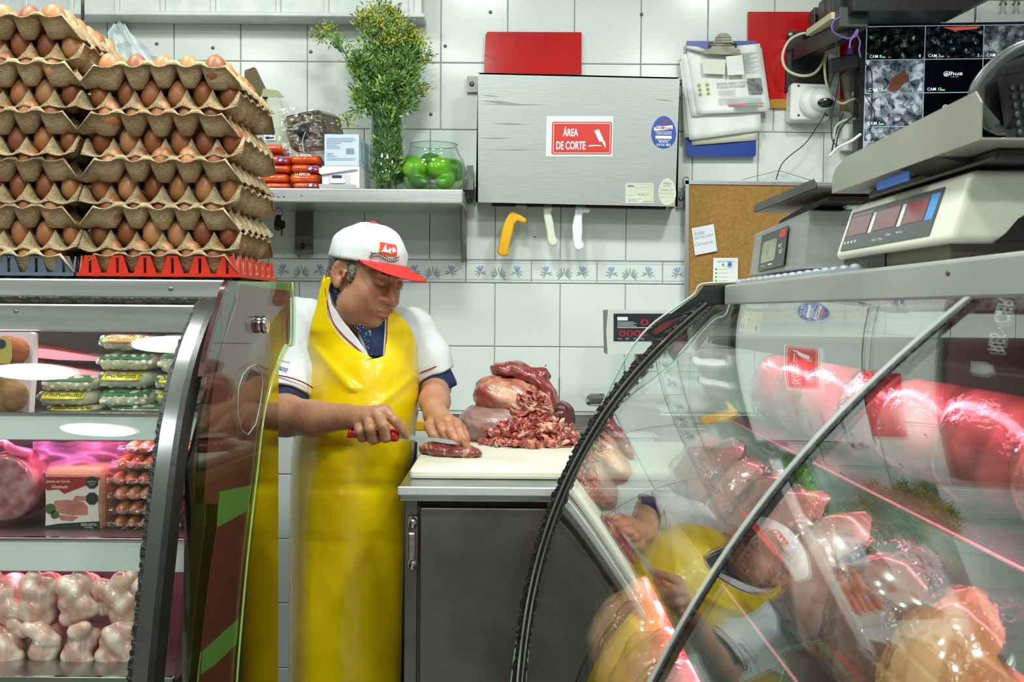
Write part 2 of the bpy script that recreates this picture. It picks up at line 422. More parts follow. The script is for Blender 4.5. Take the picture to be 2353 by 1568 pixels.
def tile_mesh(wd, ht, th=0.008, key='tile'):
    k = (round(wd, 3), round(ht, 3), key)
    if k in tmesh: return tmesh[k]
    g = 0.0011; b = 0.0022; x, z = wd / 2 - g, ht / 2 - g
    v = [(-x, th, -z), (x, th, -z), (x, th, z), (-x, th, z), (-x, b, -z), (x, b, -z), (x, b, z), (-x, b, z), (-x + b, 0, -z + b), (x - b, 0, -z + b), (x - b, 0, z - b), (-x + b, 0, z - b)]
    f = [(0, 1, 5, 4), (1, 2, 6, 5), (2, 3, 7, 6), (3, 0, 4, 7), (4, 5, 9, 8), (5, 6, 10, 9), (6, 7, 11, 10), (7, 4, 8, 11), (8, 9, 10, 11)]
    me = MB().add(v, f).mesh('tile'); me.materials.append(TILE); tmesh[k] = me; return me
def lay(name, me, x, z):
    o = bpy.data.objects.new(name, me); COL.objects.link(o); o.parent = wallb
    jit = random.uniform(-0.0004, 0.0004); o.location = Vector((x, WY + jit, z)) - wloc(wallb)
    o.rotation_euler = (random.uniform(-.0018, .0018), 0, random.uniform(-.0018, .0018)); return o
def course(z0, z1, px, py, pitch_px):
    x0 = P(px, py, WY).x; pw = P(px + pitch_px, py, WY).x - x0; h = z1 - z0
    k = math.floor((-1.62 - x0) / pw)
    while x0 + k * pw < 1.60:
        lay('tile', tile_mesh(pw, h), x0 + (k + 0.5) * pw, (z0 + z1) / 2); k += 1
for i in range(3): course(rz[i + 1], rz[i], 1013, 90, 153.4)
for i in range(3, 5): course(rz[i + 1], rz[i], 1137.6, 540, 150.5)
for i in range(7): course(rz2[i + 1], rz2[i], 1136, 850, 149.6)
# patterned border course
BT = P(1176, 598.5, WY).z; BB = P(1176, 651, WY).z
bm_ = mat('border_tile_glaze', 'dbe1de', 0.12); blue1 = mat('border_blue', '93a9c4', 0.25); grey1 = mat('border_leaf', '8d9f9b', 0.25); gold1 = mat('border_cream', 'b9bca4', 0.25); bl2 = mat('border_line', 'a9bccb', 0.2)
x0 = P(1070, 625, WY).x; pw = P(1221, 625, WY).x - x0; bh = BT - BB
def motif():
    blue, leaf = MB(), MB(); hy = bh * 0.5
    def petal(mb, cx, cz, ang, ln, wd):
        n = 8; pts = []
        for k in range(n):
            t = 2 * math.pi * k / n; a = math.cos(t) * ln / 2; b = math.sin(t) * wd / 2 * (0.75 + 0.25 * math.cos(t))
            pts.append((cx + (a + ln / 2) * math.cos(ang) - b * math.sin(ang), -0.0006, cz + (a + ln / 2) * math.sin(ang) + b * math.cos(ang)))
        mb.prism(pts, (0, 0.0004, 0))
    for sx in (-1, 1):
        for j, a in enumerate((75, 105, 130)):
            petal(blue, sx * pw * 0.27, -bh * 0.02, math.radians(a if sx < 0 else 180 - a), 0.021, 0.009)
        for j, (a, l) in enumerate(((200, .022), (165, .02), (235, .018), (-20, .02), (10, .016))):
            petal(leaf, sx * pw * 0.27 , -bh * 0.05, math.radians(a if sx < 0 else 180 - a), l, 0.0045)
        for j, a in enumerate((20, 45, 65, -15, -40)):
            petal(leaf, sx * 0.003, -bh * 0.12, math.radians(a if sx > 0 else 180 - a), 0.024 - 0.003 * (j % 2), 0.004)
        pts = [Vector((sx * (0.016 + 0.007 * math.cos(t) * (1 - t / 9)), -0.0006, -bh * 0.18 + 0.007 * math.sin(t) * (1 - t / 9))) for t in np.linspace(0, 7, 14)]
        leaf.tube(pts, 0.0007, 4)
    petal(leaf, 0, -bh * 0.1, math.radians(90), 0.022, 0.005)
    a = blue.mesh('flowers'); a.materials.append(blue1); b = leaf.mesh('leaves'); b.materials.append(grey1)
    c = MB(); 
    for z, h in ((bh * .44, .0016), (bh * .36, .001), (-bh * .37, .0024), (-bh * .46, .001)): c.bb((-pw / 2 + .002, -.0007, z), (pw / 2 - .002, 0, z + h))
    c = c.mesh('lines'); c.materials.append(bl2); return a, b, c
mo = motif(); bme = MB().add([(v.co) for v in tile_mesh(pw, bh, key='b').vertices], [tuple(p.vertices) for p in tile_mesh(pw, bh, key='b').polygons]).mesh('border_tile'); bme.materials.append(bm_)
k = math.floor((-1.62 - x0) / pw)
while x0 + k * pw < 1.6:
    t = lay('border_tile', bme, x0 + (k + .5) * pw, (BT + BB) / 2)
    for nm, me in zip(('flower_print', 'leaf_print', 'line_print'), mo):
        q = bpy.data.objects.new(nm, me); COL.objects.link(q); q.parent = t
    k += 1
# painted beam across the top left
mb = MB(); a = P(-60, 30, 3.1); b = P(968, 34, 3.1)
mb.bb((a.x - .4, 3.12, b.z), (b.x, 3.195, b.z + .3), .006); mb.bb((a.x - .4, 3.105, b.z - .006), (b.x + .008, 3.195, b.z + .008), .004)
for px in (60, 165, 270, 375, 490, 640, 750, 860, 945):
    q = P(px, 10, 3.12); mb.bb((q.x - .008, 3.112, b.z), (q.x + .008, 3.13, b.z + .25), .004)
obj('trim_1', mb, mat('painted_foam', 'd3dad9', 0.35, 0, 'c9d1d0', 20, bump=.15, bscale=25), kind='structure')
# ceiling lamps
for i, (x, y) in enumerate(LAMPS):
    t = thing('ceiling_downlight', (x, y, CEIL - .012), 'round white ceiling downlight ' + ['over the left display case front', 'over the egg stacks', 'over the butcher', 'over the scales', 'in front of the left case', 'over the aisle', 'over the near end of the curved case', 'behind the customer at left', 'behind the customer at right'][i], 'lamp', 'ceiling downlights')
    obj('rim', MB().lathe([(.145, .012), (.16, .012), (.162, 0), (.145, -.004), (.143, .004)], t.location, 24, close=True), WPLAS, t)
    obj('diffuser', MB().lathe([(.142, .002), (.142, .008)], t.location, 24), mat('lamp_diffuser', 'f4fff9', .5, emit=4.0), t)
# wall plugs and screws
scr = MB().lathe([(.0001, -.003), (.004, -.003), (.0055, 0)], (0, 0, 0), 10, axis=(0, 1, 0)).mesh('screw'); scr.materials.append(mat('old_screw', '6f6f6b', .4, .8))
nails = [(714, 119, 'between the bouquet and the top left beam'), (990, 263, 'right of the bouquet above the lime bowl'), (1127, 28, 'above the red sheet over the steel cabinet'), (1474, 33, 'above the right part of the steel cabinet'), (489, 110, 'above the egg trays'), (360, 101, 'beside the hanging white bag'), (1023, 106, 'right of the bouquet tips'), (1229, 545, 'between the yellow and the cream knife handle'), (1254, 840, 'above the meat pile')]
for px, py, w_ in nails:
    o = bpy.data.objects.new('wall_screw', scr); COL.objects.link(o); o.location = P(px, py, WY - .0005)
    if (px, py) in ((1229, 545), (1254, 840)): o.scale = (.45, .45, .45)
    tagit(o, 'small dark screw in the tile ' + w_, 'screw', 'screws in the wall tiles')
# ---------------------------------------------------------------- red sheets
RED = mat('red_acrylic', 'bd1a1c', 0.12, 0, 'b01416', 4, bump=.02, bscale=6)
t = thing('red_panel', P(1225, 165, 3.17), 'glossy red acrylic sheet on the wall above the steel knife cabinet', 'panel')
mb = MB().prism([P(x, y, 3.188) for x, y in ((1116, 80), (1120, 73), (1336, 74), (1336, 170), (1112, 170), (1113, 130))], (0, .006, 0)); obj('sheet', mb, RED, t)
obj('crease', MB().prism([P(x, y, 3.1875) for x, y in ((1114, 125), (1142, 136), (1142, 138), (1114, 128))], (0, .002, 0)), mat('dark_red_line', '5e0a0d', .4), t)
t = thing('red_panel', P(1850, 228, 3.17), 'tall red acrylic sheet with a gold lower band behind the dome camera', 'panel')
mb = MB().prism([P(x, y, 3.188) for x, y in ((1719, 27), (1976, 27), (1978, 228), (1717, 228))], (0, .006, 0)); obj('sheet', mb, RED, t)
obj('gold_band', MB().prism([P(x, y, 3.188) for x, y in ((1768, 228), (1978, 228), (1978, 252), (1770, 248))], (0, .006, 0)), mat('gold_vinyl', 'a97a1c', .3), t)
# ---------------------------------------------------------------- steel knife cabinet with stickers
BY = 3.085
t = thing('knife_cabinet', P(1325, 470, 3.14), 'grey steel wall cabinet with a red and white cutting area sign', 'cabinet')
c4 = [P(1098, 167, BY), P(1562, 178, BY), P(1557, 475, BY), P(1093, 465, BY)]
scratch = mat('scratched_sheet_steel', 'a3a9a7', 0.42, 0.5, '9ca2a1', 1.6, lo=.3, hi=.75, bump=.03, bscale=20, stretch=(1, 1, 9))
mb = MB(); th = .003
mb.prism([c4[0], c4[1], c4[2], c4[3]], (0, th, 0)); 
for a, b in ((c4[0], c4[1]), (c4[1], c4[2]), (c4[3], c4[0])):
    mb.prism([a, b, b + (c4[3] - b) * .012, a + (c4[2] - a) * .012], (0, WY - BY - .004, 0))
obj('housing', mb, scratch, t)
obj('inner_back', MB().prism([P(1130, 462, 3.16), P(1530, 472, 3.16), P(1530, 480, 3.16), P(1130, 472, 3.16)], (0, .03, 0)), DARK, t)
for pts, sc_ in (([(1073, 175), (1098, 175), (1098, 212), (1073, 212)], (1084, 193)), ([(1556, 440), (1578, 440), (1577, 478), (1556, 478)], (1564, 457)), ([(1562, 183), (1569, 183), (1568, 222), (1562, 222)], (1565, 190)), ([(1068, 430), (1093, 430), (1093, 468), (1068, 468)], (1080, 462))):
    br = obj('bracket', MB().prism([P(x, y, 3.186) for x, y in pts], (0, .004, 0)), STEELD, t)
    obj('screw', MB().lathe([(.0001, -.004), (.006, -.004), (.008, 0)], P(sc_[0], sc_[1], 3.186), 10, axis=(0, 1, 0)), mat('old_screw', '', 0), br)
mb = MB()
for (x0_, y0_, x1_, y1_, hh) in ((1100, 232, 1190, 238, 3), (1100, 240, 1260, 241, 1.6), (1130, 284, 1215, 286, 2), (1100, 318, 1180, 318, 1.4), (1130, 345, 1240, 344, 1.2), (1500, 228, 1552, 233, 1.2), (1105, 219, 1150, 222, 1.5)):
    mb.prism([P(x0_, y0_ - hh * .3, BY - .0004), P((x0_ + x1_) / 2, (y0_ + y1_) / 2 - hh, BY - .0004), P(x1_, y1_, BY - .0004), P((x0_ + x1_) / 2, (y0_ + y1_) / 2 + hh, BY - .0004)], (0, .0003, 0))
obj('scuff_marks', mb, mat('scuff', '7d8483', .5, .4), t)
# sign
g = Frame(P(1256, 267, BY - .0005), P(1409, 267, BY - .0005), P(1254, 360, BY - .0005))
st = obj('sign', g.rect(MB(), 0, 0, 1, 1, 0, .0008), PAPER, t)
SR = mat('sign_red', 'cf2b22', .3)
def rrect(u0, v0, u1, v1, r, asp):
    pts = []
    for cx, cy, a0 in ((u1 - r, v0 + r * asp, 0), (u0 + r, v0 + r * asp, 90), (u0 + r, v1 - r * asp, 180), (u1 - r, v1 - r * asp, 270)):
        for k in range(5):
            a = math.radians(a0 + 22.5 * k); pts.append((cx + r * math.cos(a), cy - r * asp * math.sin(a)))
    return pts
mb = MB(); g.poly(mb, rrect(.085, .14, .985, .95, .03, g.w / g.h), .0008, .0012); obj('red_field', mb, SR, st)
mb = MB(); o_ = rrect(.105, .17, .965, .92, .022, g.w / g.h); i_ = rrect(.113, .185, .957, .905, .018, g.w / g.h); n = len(o_)
mb.add([g(u, v, .0014) for u, v in o_] + [g(u, v, .0014) for u, v in i_], [(k, (k + 1) % n, n + (k + 1) % n, n + k) for k in range(n)])
g.text(mb, 'ÁREA', .365, .50, w=.23, h=.235, bold=.028, align='C', l=.0015); g.text(mb, 'DE CORTE', .375, .83, w=.44, h=.21, bold=.028, align='C', l=.0015)
g.poly(mb, [(.72, .36), (.79, .33), (.865, .60), (.885, .63), (.90, .76), (.89, .78), (.855, .67), (.83, .62), (.80, .64)], .0014, .0016)
g.poly(mb, [(.64, .72), (.75, .715), (.83, .72), (.83, .745), (.75, .74), (.64, .755)], .0014, .0016)
obj('lettering', mb, mat('sign_white', 'f2f2f0', .4), st)
# blue egg-shaped sticker
g = Frame(P(1497, 266, BY - .0005), P(1554, 267, BY - .0005), P(1496, 341, BY - .0005))
def eggp(k, n=28, s=1): a = 2 * math.pi * k / n; return (.5 + .5 * s * math.cos(a) * (1 - .12 * math.sin(a)), .5 - .5 * s * math.sin(a))
st = obj('oval_sticker', g.poly(MB(), [eggp(k) for k in range(28)], 0, .0006), mat('sticker_blue', '1e459f', .3), t, label='blue egg-shaped sticker')
mb = MB(); g.poly(mb, [(.10, .36), (.85, .28), (.86, .40), (.12, .46)], .0006, .0009)
g.rect(mb, .17, .61, .82, .70, .0006, .0009)
for s_, v, w_, h_ in (('Avicola', .335, .2, .04), ('HUEVOS CON CALIDAD', .515, .66, .045), ('Y PRECIOS BENDITOS', .575, .62, .045), ('ASESOR COMERCIAL', .765, .5, .035), ('PEDIDOS', .825, .36, .05), ('318 351 3835', .92, .56, .07)):
    g.text(mb, s_, .5 if s_ != 'Avicola' else .3, v, w=w_, h=h_, l=.001, align='C', bold=.01)
obj('lettering', mb, mat('sign_white', '', 0), st)
mb = MB(); g.text(mb, 'SanMiguel', .49, .43, w=.68, h=.1, l=.0012, align='C', bold=.02, shear=.2); g.disc(mb, .56, .19, .1, l0=.0006, l1=.001)
obj('red_print', mb, mat('sticker_maroon', '9a2d3c', .4), st)
g = Frame(P(1437, 421, BY - .0005), P(1502, 421, BY - .0005), P(1437, 467, BY - .0005))
OLD = mat('aged_label', 'd6dac8', .6, 0, 'c9cdb9', 12)
st = obj('label', g.rect(MB(), 0, 0, 1, 1, 0, .0005), OLD, t, label='cream rectangular label with days of the week')
mb = MB(); g.text(mb, 'L M M J V S', .37, .62, w=.52, h=.08, l=.0008, bold=.01); [g.rect(mb, .08, v_, .08 + w_, v_ + .02, .0005, .0007) for v_, w_ in ((.60, .2), (.78, .5), (.84, .3), (.90, .4), (.90, .0))]
g.rect(mb, .62, .90, .95, .93, .0005, .0007); g.rect(mb, .08, .1, .3, .2, .0005, .0007)
for u0, v0, u1, v1 in ((.35, .08, .96, .09), (.35, .22, .96, .23), (.35, .08, .357, .23), (.953, .08, .96, .23), (.35, .32, .96, .325), (.35, .47, .96, .475), (.35, .32, .355, .475)): g.rect(mb, u0, v0, u1, v1, .0005, .0007)
obj('lettering', mb, INKG, st)
g = Frame(P(1513, 409, BY - .0005), P(1554, 410, BY - .0005), P(1512, 472, BY - .0005))
st = obj('oval_label', g.poly(MB(), [eggp(k) for k in range(28)], 0, .0005), OLD, t, label='worn cream egg-shaped label')
mb = MB(); g.text(mb, 'CALERANIA', .5, .23, w=.5, h=.07, l=.0008, align='C', bold=.02); g.text(mb, 'SAN SIMON', .5, .32, w=.4, h=.05, l=.0008, align='C'); g.text(mb, 'L M M J V S', .5, .48, w=.66, h=.07, l=.0008, align='C', bold=.01)
g.rect(mb, .06, .56, .94, .57, .0005, .0007); g.rect(mb, .06, .7, .94, .71, .0005, .0007); obj('lettering', mb, INKG, st)
# knives hanging under the cabinet
def wall_knife(name, outline, blade, m, label, lab2=None):
    a = P(*outline[0], 3.125); t = thing(name, a, label, 'knife', 'knives under the steel cabinet')
    o = obj('handle', MB().prism([P(x, y, 3.118) for x, y in outline], (0, .02, 0)), m, t)
    md = o.modifiers.new('bev', 'BEVEL'); md.width = .0065; md.segments = 3; md.limit_method = 'ANGLE'; md.angle_limit = 1.0
    o.modifiers.new('ws', 'WEIGHTED_NORMAL')
    obj('blade', MB().prism([P(x, y, 3.127) for x, y in blade], (0, .002, 0)), STEELM, t)
wall_knife('hanging_knife', [(1172, 487), (1180, 485), (1192, 492), (1210, 503), (1210, 511), (1204, 513), (1190, 508), (1182, 514), (1178, 535), (1171, 560), (1168, 572), (1168, 585), (1158, 589), (1146, 586), (1143, 578), (1147, 560), (1153, 530), (1160, 508)],
           [(1180, 489), (1186, 470), (1188, 430), (1208, 430), (1210, 475), (1207, 500), (1192, 492)], mat('yellow_handle', 'e8ad18', .35), 'yellow-handled butcher knife hanging below the steel cabinet')
wall_knife('hanging_knife', [(1247, 473), (1270, 474), (1270, 482), (1266, 487), (1272, 510), (1276, 540), (1282, 553), (1281, 562), (1272, 567), (1261, 563), (1258, 552), (1256, 530), (1250, 500)],
           [(1250, 475), (1252, 430), (1266, 430), (1268, 475)], mat('ivory_handle', 'd9dacb', .4), 'cream-handled knife hanging below the steel cabinet, middle of three')
wall_knife('hanging_knife', [(1322, 474), (1340, 475), (1355, 477), (1357, 485), (1352, 489), (1340, 488), (1338, 500), (1339, 530), (1337, 550), (1343, 563), (1341, 572), (1330, 576), (1320, 571), (1317, 555), (1315, 520), (1320, 495)],
           [(1324, 478), (1326, 430), (1344, 430), (1346, 478)], mat('white_handle', 'e6eaee', .35), 'white-handled knife hanging below the steel cabinet, rightmost')
# ---------------------------------------------------------------- clipboard
t = thing('clipboard', P(1656, 360, 3.17), 'blue clipboard hung on the tiles, thick with papers', 'clipboard')
obj('board', MB().prism([P(x, y, 3.175) for x, y in ((1577, 97), (1580, 94), (1735, 94), (1738, 97), (1737, 356), (1733, 360), (1580, 360), (1576, 356))], (0, .004, 0)), mat('blue_board', '10388f', .3), t)
def paper(pts, Y, m=PAPER, curl=0.0):
    tl, tr, br, bl = [Vector((x, y)) for x, y in pts]
    def fn(u, v):
        q = tl * (1 - u) * (1 - v) + tr * u * (1 - v) + br * u * v + bl * (1 - u) * v
        return P(q.x, q.y, Y - curl * (v ** 2) * (0.6 + .4 * math.sin(u * 5)) - .002 * mnoise.noise(Vector((q.x / 40, q.y / 40, Y * 50))))
    return MB().grid(fn, 10, 12), fn
YELP = mat('cream_paper', 'cfd0bd', .8)
sheets = [(((1574, 150), (1725, 150), (1742, 322), (1590, 334)), 3.172, YELP, .004), (((1566, 160), (1720, 150), (1728, 305), (1572, 317)), 3.169, YELP, .006), (((1562, 140), (1740, 130), (1750, 300), (1584, 322)), 3.166, PAPER, .008),
          (((1564, 125), (1750, 110), (1770, 250), (1590, 268)), 3.162, PAPER, .010), (((1578, 118), (1746, 100), (1768, 256), (1602, 262)), 3.158, PAPER, .012)]
frames = []
for i, (pts, Y, m_, cu) in enumerate(sheets):
    mb, fn = paper(pts, Y, m_, cu); frames.append((pts, Y, cu)); o = obj('paper_sheet', mb, m_, t, solid=.0006)
pts, Y, cu = frames[-1]
tl, tr, br, bl = [Vector((x, y)) for x, y in pts]
def onp(u, v):
    q = tl * (1 - u) * (1 - v) + tr * u * (1 - v) + br * u * v + bl * (1 - u) * v
    return P(q.x, q.y, Y - cu * v * v - .005)
class PF:
    w = (onp(1, 0) - onp(0, 0)).length; h = (onp(0, 1) - onp(0, 0)).length
def prect(mb, u0, v0, u1, v1, l=0): mb.prism([onp(u0, v0), onp(u0, v1), onp(u1, v1), onp(u1, v0)], (0, .0004, 0)); return mb
def ptext(mb, s_, u, v, w_, h_, **k): return put_text(mb, s_, onp(u, v) - Vector((0, .001, 0)), onp(1, .5) - onp(0, .5), onp(.5, 0) - onp(.5, 1), w_ * PF.w, h_ * PF.h, **k)
mb = MB(); ptext(mb, 'Aprende, explora y comparte', .33, .56, .47, .032, bold=.03); ptext(mb, 'el mundo de la energía.', .33, .615, .40, .035, bold=.03)
for i in range(5): prect(mb, .34, .655 + i * .018, .58 - .04 * (i % 2), .659 + i * .018)
for i in range(14): prect(mb, .60, .12 + i * .022, .94 - .05 * (i % 3), .126 + i * .022)
for i in range(7): prect(mb, .32, .77 + i * .016, .92, .774 + i * .016)
for i in range(26): prect(mb, .52 + i * .013, .90, .524 + i * .013 + .004 * (i % 3), .96)
obj('lettering', mb, INKG, t)
obj('printed_photo', prect(MB(), .76, .50, .95, .72), mat('dark_print', '4a4e50', .6, 0, '7d8284', 60), t)
obj('colour_strip', prect(MB(), .45, .865, .72, .895), mat('strip_pink', 'c76b8c', .6), t); obj('colour_strip', prect(MB(), .72, .865, .86, .895), mat('strip_green', '6ba36c', .6), t); obj('colour_strip', prect(MB(), .86, .865, .94, .895), mat('strip_orange', 'd77a4a', .6), t)
mb = MB()
for i in range(3):
    for j in range(2):
        c = onp(.09 + j * .11, .54 + i * .07); mb.lathe([(.0001, -.0006), (.0048, -.0006), (.0048, 0)], c, 10, axis=(0, 1, 0))
obj('green_dots', mb, mat('dot_green', 'b5c24f', .6), t)
o = obj('receipt', MB().prism([P(x, y, 3.138) for x, y in ((1614, 135), (1667, 137), (1666, 171), (1616, 169))], (0, .001, 0)), mat('receipt_paper', 'd9dccb', .8), t)
o = obj('receipt', MB().prism([P(x, y, 3.136) for x, y in ((1668, 130), (1705, 126), (1711, 171), (1672, 173))], (0, .001, 0)), PAPER, t)
CLIPM = mat('dull_clip_metal', '7a7767', .45, .7, '6a6757', 40)
mb = MB().prism([P(x, y, 3.135) for x, y in ((1615, 115), (1632, 112), (1640, 96), (1650, 79), (1656, 76), (1670, 76), (1676, 80), (1684, 96), (1690, 112), (1701, 115), (1702, 124), (1696, 126), (1618, 124))], (0, .006, 0))
for i in range(4): mb.prism([P(1645, 84 + i * 6, 3.133), P(1680, 84 + i * 6, 3.133), P(1682, 86 + i * 6, 3.133), P(1643, 86 + i * 6, 3.133)], (0, .003, 0))
o = obj('clip', mb, CLIPM, t)
obj('spring', MB().tube([P(1628, 104, 3.142), P(1692, 104, 3.142)], .0085, 10), CLIPM, o)
obj('pen', MB().tube([P(1577, 108, 3.145), P(1600, 112, 3.142), P(1618, 117, 3.14)], [.004, .007, .006], 8), WPLAS, t)
# ---------------------------------------------------------------- cork board
CY = 3.16
t = thing('cork_board', P(1790, 730, CY), 'cork notice board in a thin aluminium frame behind the scales', 'notice board')
obj('cork', MB().prism([P(x, y, CY + .004) for x, y in ((1582, 420), (2012, 426), (2012, 735), (1582, 735))], (0, .012, 0)), mat('cork', 'a97f42', .9, 0, '8e6730', 160, lo=.3, hi=.7, bump=.3, bscale=200, detail=6), t)
ALU = mat('aluminium_frame', 'c3c8c8', .3, .9)
for pts in (((1575, 415), (2014, 421), (2014, 429), (1575, 423)), ((1575, 415), (1583, 415), (1583, 740), (1574, 740)), ((2008, 424), (2016, 424), (2016, 738), (2008, 738)), ((1574, 732), (2016, 732), (2016, 740), (1574, 740))):
    obj('frame_rail', MB().prism([P(x, y, CY) for x, y in pts], (0, .02, 0)), ALU, t)
obj('hanging_wire', MB().tube([P(1706, 413, 3.17), P(1790, 392, 3.185), P(1868, 416, 3.17)], .0008, 5), mat('thin_wire', '4b5454', .4, .6), t)
obj('green_hook', MB().tube(smooth_path([P(1576, 432, CY), P(1570, 425, CY), P(1570, 412, CY), P(1577, 407, CY), P(1583, 412, CY)], 4), .0014, 6), mat('green_wire', '2f4a3f', .5), t)
t2 = thing('sticky_note', P(1622, 585, 3.158), 'white handwritten note pinned at a tilt on the cork board', 'note')
g = Frame(P(1589, 525, 3.158), P(1640, 515, 3.158), P(1597, 587, 3.158)); obj('paper', g.rect(MB(), 0, 0, 1, 1, 0, .0008), mat('note_paper', 'd9dee4', .8), t2)
mb = MB(); g.text(mb, 'Andres', .04, .30, w=.5, h=.16, l=.001, shear=.3); g.text(mb, '3057401499', .04, .44, w=.85, h=.10, l=.001, shear=.3); g.text(mb, 'Carniseria', .04, .68, w=.8, h=.13, l=.001, shear=.3)
obj('handwriting', mb, mat('pencil', '8a9098', .7), t2)
t2 = thing('appointment_card', P(1667, 650, 3.158), 'small white and green laboratory card pinned low on the cork board', 'card')
g = Frame(P(1639, 593, 3.158), P(1696, 593, 3.158), P(1638, 650, 3.158)); obj('paper', g.rect(MB(), 0, 0, 1, 1, 0, .0008), PAPER, t2)
mb = MB(); g.text(mb, 'LABORATORIOS EN', .5, .18, w=.72, h=.07, l=.001, align='C', bold=.01); g.text(mb, 'CLICK', .5, .36, w=.2, h=.06, l=.001); obj('blue_print', mb, mat('print_blue', '4d8fb5', .6), t2)
mb = MB(); g.text(mb, '4', .34, .36, w=.11, h=.17, l=.001, bold=.03)
for i in range(4): g.disc(mb, .12, .46 + .155 * i, .045, l0=.0006, l1=.001); g.rect(mb, .2, .45 + .155 * i, .6, .465 + .155 * i, .0006, .001)
obj('green_print', mb, mat('print_green', '5aa84a', .6), t2)
obj('push_pin', MB().ell(P(1677, 606, 3.15), (.006, .006, .006)), mat('pin_blue', '1f7fd0', .3), t2)

# sign board high on the back wall, just above the picture; it shows only as a reflection in the curved glass
t = thing('wall_sign', (.45, 3.17, 2.24), 'maroon sign board with white words, mirrored in the curved glass at far right', 'sign')
obj('board', MB().bb((-.26, 3.16, 2.245), (1.25, 3.19, 2.66), .004), mat('maroon_board', '5b1a1c', .5, 0, '521618', 3), t)
mb = MB(); put_text(mb, 'RES · CERDO', (.355, 3.157, 2.365), (1, 0, 0), (0, 0, 1), .33, .052, bold=.03)
mb.lathe([(.028, 0), (.03, .05), (.02, .06), (.02, .07), (.001, .07)], (.27, 3.16, 2.32), 16, sy=.15); obj('lettering', mb, mat('sign_cream', 'd9dad2', .6), t)
# ================================================================ left refrigerated case
XE = -0.51; XL = -1.80
lc = thing('display_case', (-1.15, 1.9, 0), 'long refrigerated display case at left with steel rails and curved glass front', 'display case')
def prof(pix): return [(PX(x, y, XE).y, PX(x, y, XE).z) for x, y in pix]
glassp = prof([(512, 690), (498, 712), (478, 760), (458, 830), (440, 900), (428, 970), (414, 1060), (402, 1160), (390, 1270), (378, 1400), (362, 1568), (352, 1720)])
def extr(mb, pf, x0, x1, th=(0, 0), smooth=True, close=False):
    n = len(pf); vs = [Vector((x, y, z)) for x in (x0, x1) for y, z in pf]
    return mb.add(vs, [(i, i + 1, n + i + 1, n + i) for i in range(n - 1)], smooth)
def band_faces(pt, ends, offs, n):
    """closed band: each long face has its own vertices so that its shading normals stay true"""
    mb = MB(); idx = [(i, i + 1, n + i + 1, n + i) for i in range(n - 1)]
    for o in offs: mb.add([pt(e, o, i) for e in ends for i in range(n)], idx, True)
    for e in ends: mb.add([pt(e, o, i) for o in offs for i in range(n)], idx, False)
    for i in (0, n - 1): mb.add([pt(ends[0], offs[0], i), pt(ends[1], offs[0], i), pt(ends[1], offs[1], i), pt(ends[0], offs[1], i)], [(0, 1, 2, 3)])
    return mb
def strip(pf, off0, off1, x0, x1):
    """solid band following a y,z profile between two normal offsets"""
    n = len(pf); N_ = []
    for i in range(n):
        a = pf[max(i - 1, 0)]; b = pf[min(i + 1, n - 1)]; dy, dz = b[0] - a[0], b[1] - a[1]; L_ = math.hypot(dy, dz); N_.append((dz / L_, -dy / L_))
    pt = lambda x, o, i: Vector((x, pf[i][0] + N_[i][0] * o, pf[i][1] + N_[i][1] * o))
    return band_faces(pt, (x0, x1), (off0, off1), n)
def dense(pf, m=5):
    pts = smooth_path([Vector((0, a, b)) for a, b in pf], m); return [(p.y, p.z) for p in pts]
_c = np.polyfit([q[1] for q in glassp], [q[0] for q in glassp], 4); gp = [(float(np.polyval(_c, z)), float(z)) for z in np.linspace(glassp[0][1], glassp[-1][1], 50)]
zt = P(300, 642, 1.95).z; zb = P(300, 684, 1.95).z
def zrow(y, Y): return P(250, y, Y).z
obj('top_slab', MB().bb((XL, 1.95, zb), (XE - .028, 2.32, zt), .003), STEELH, lc)
obj('sealant_line', MB().bb((XL, 1.946, zrow(699, 1.945)), (XE - .03, 1.99, zb + .001), .003), RUBBER, lc)
obj('header_panel', MB().bb((XL, 1.915, zrow(763, 1.915)), (XE - .035, 1.93, zrow(700, 1.915)), .003), STEELH, lc)
obj('shelf_ceiling', MB().bb((XL, 1.925, zrow(763, 1.915)), (XE - .03, 2.30, zrow(763, 1.915) + .012)), DARK, lc)
obj('back_panel', MB().bb((XL, 2.18, .5), (XE - .03, 2.2, zt - .01)), mat('case_back', '4a4649', .5), lc)
shelf_tops = []
for name, y0, y1, Y in (('upper_shelf', 952, 1013, 1.84), ('lower_shelf', 1240, 1315, 1.775)):
    za, zb2 = zrow(y0, Y), zrow(y1, Y); shelf_tops.append((za, Y))
    s_ = obj('shelf', MB().bb((XL, Y + .012, za - .012), (XE - .04, 2.18, za - .004)), STEELD, lc)
    obj('price_rail', MB().bb((XL, Y, zb2), (XE - .04, Y + .012, za), .002), PAINTED, s_)
    obj('rail_lip', MB().bb((XL, Y - .003, za - .003), (XE - .04, Y + .012, za + .002), .001), STEELM, s_)
    obj('lamp_tube', MB().tube([(XL, Y + .03, zb2 + .006), (XE - .06, Y + .03, zb2 + .006)], .007, 10), mat('pink_tube', 'ffb0c4', .4, emit=3.0), s_)
zd = zrow(1540, 1.72)
obj('deck', MB().bb((XL, 1.66, zd - .03), (XE - .03, 2.18, zd)), STEEL, lc)
obj('deck_rail', MB().bb((XL, 1.66, zd - .05), (XE - .03, 1.672, zd + .008), .002), STEELM, lc)
obj('base_body', MB().bb((XL, 1.50, 0), (XE - .02, 2.24, zd - .04), .01), STEELD, lc)
obj('glass_front', strip(gp, 0, -.005, XL, XE - .02), glassmat('front_case_glass', (.965, .985, .975), 0, 1.5, 1.0), lc)
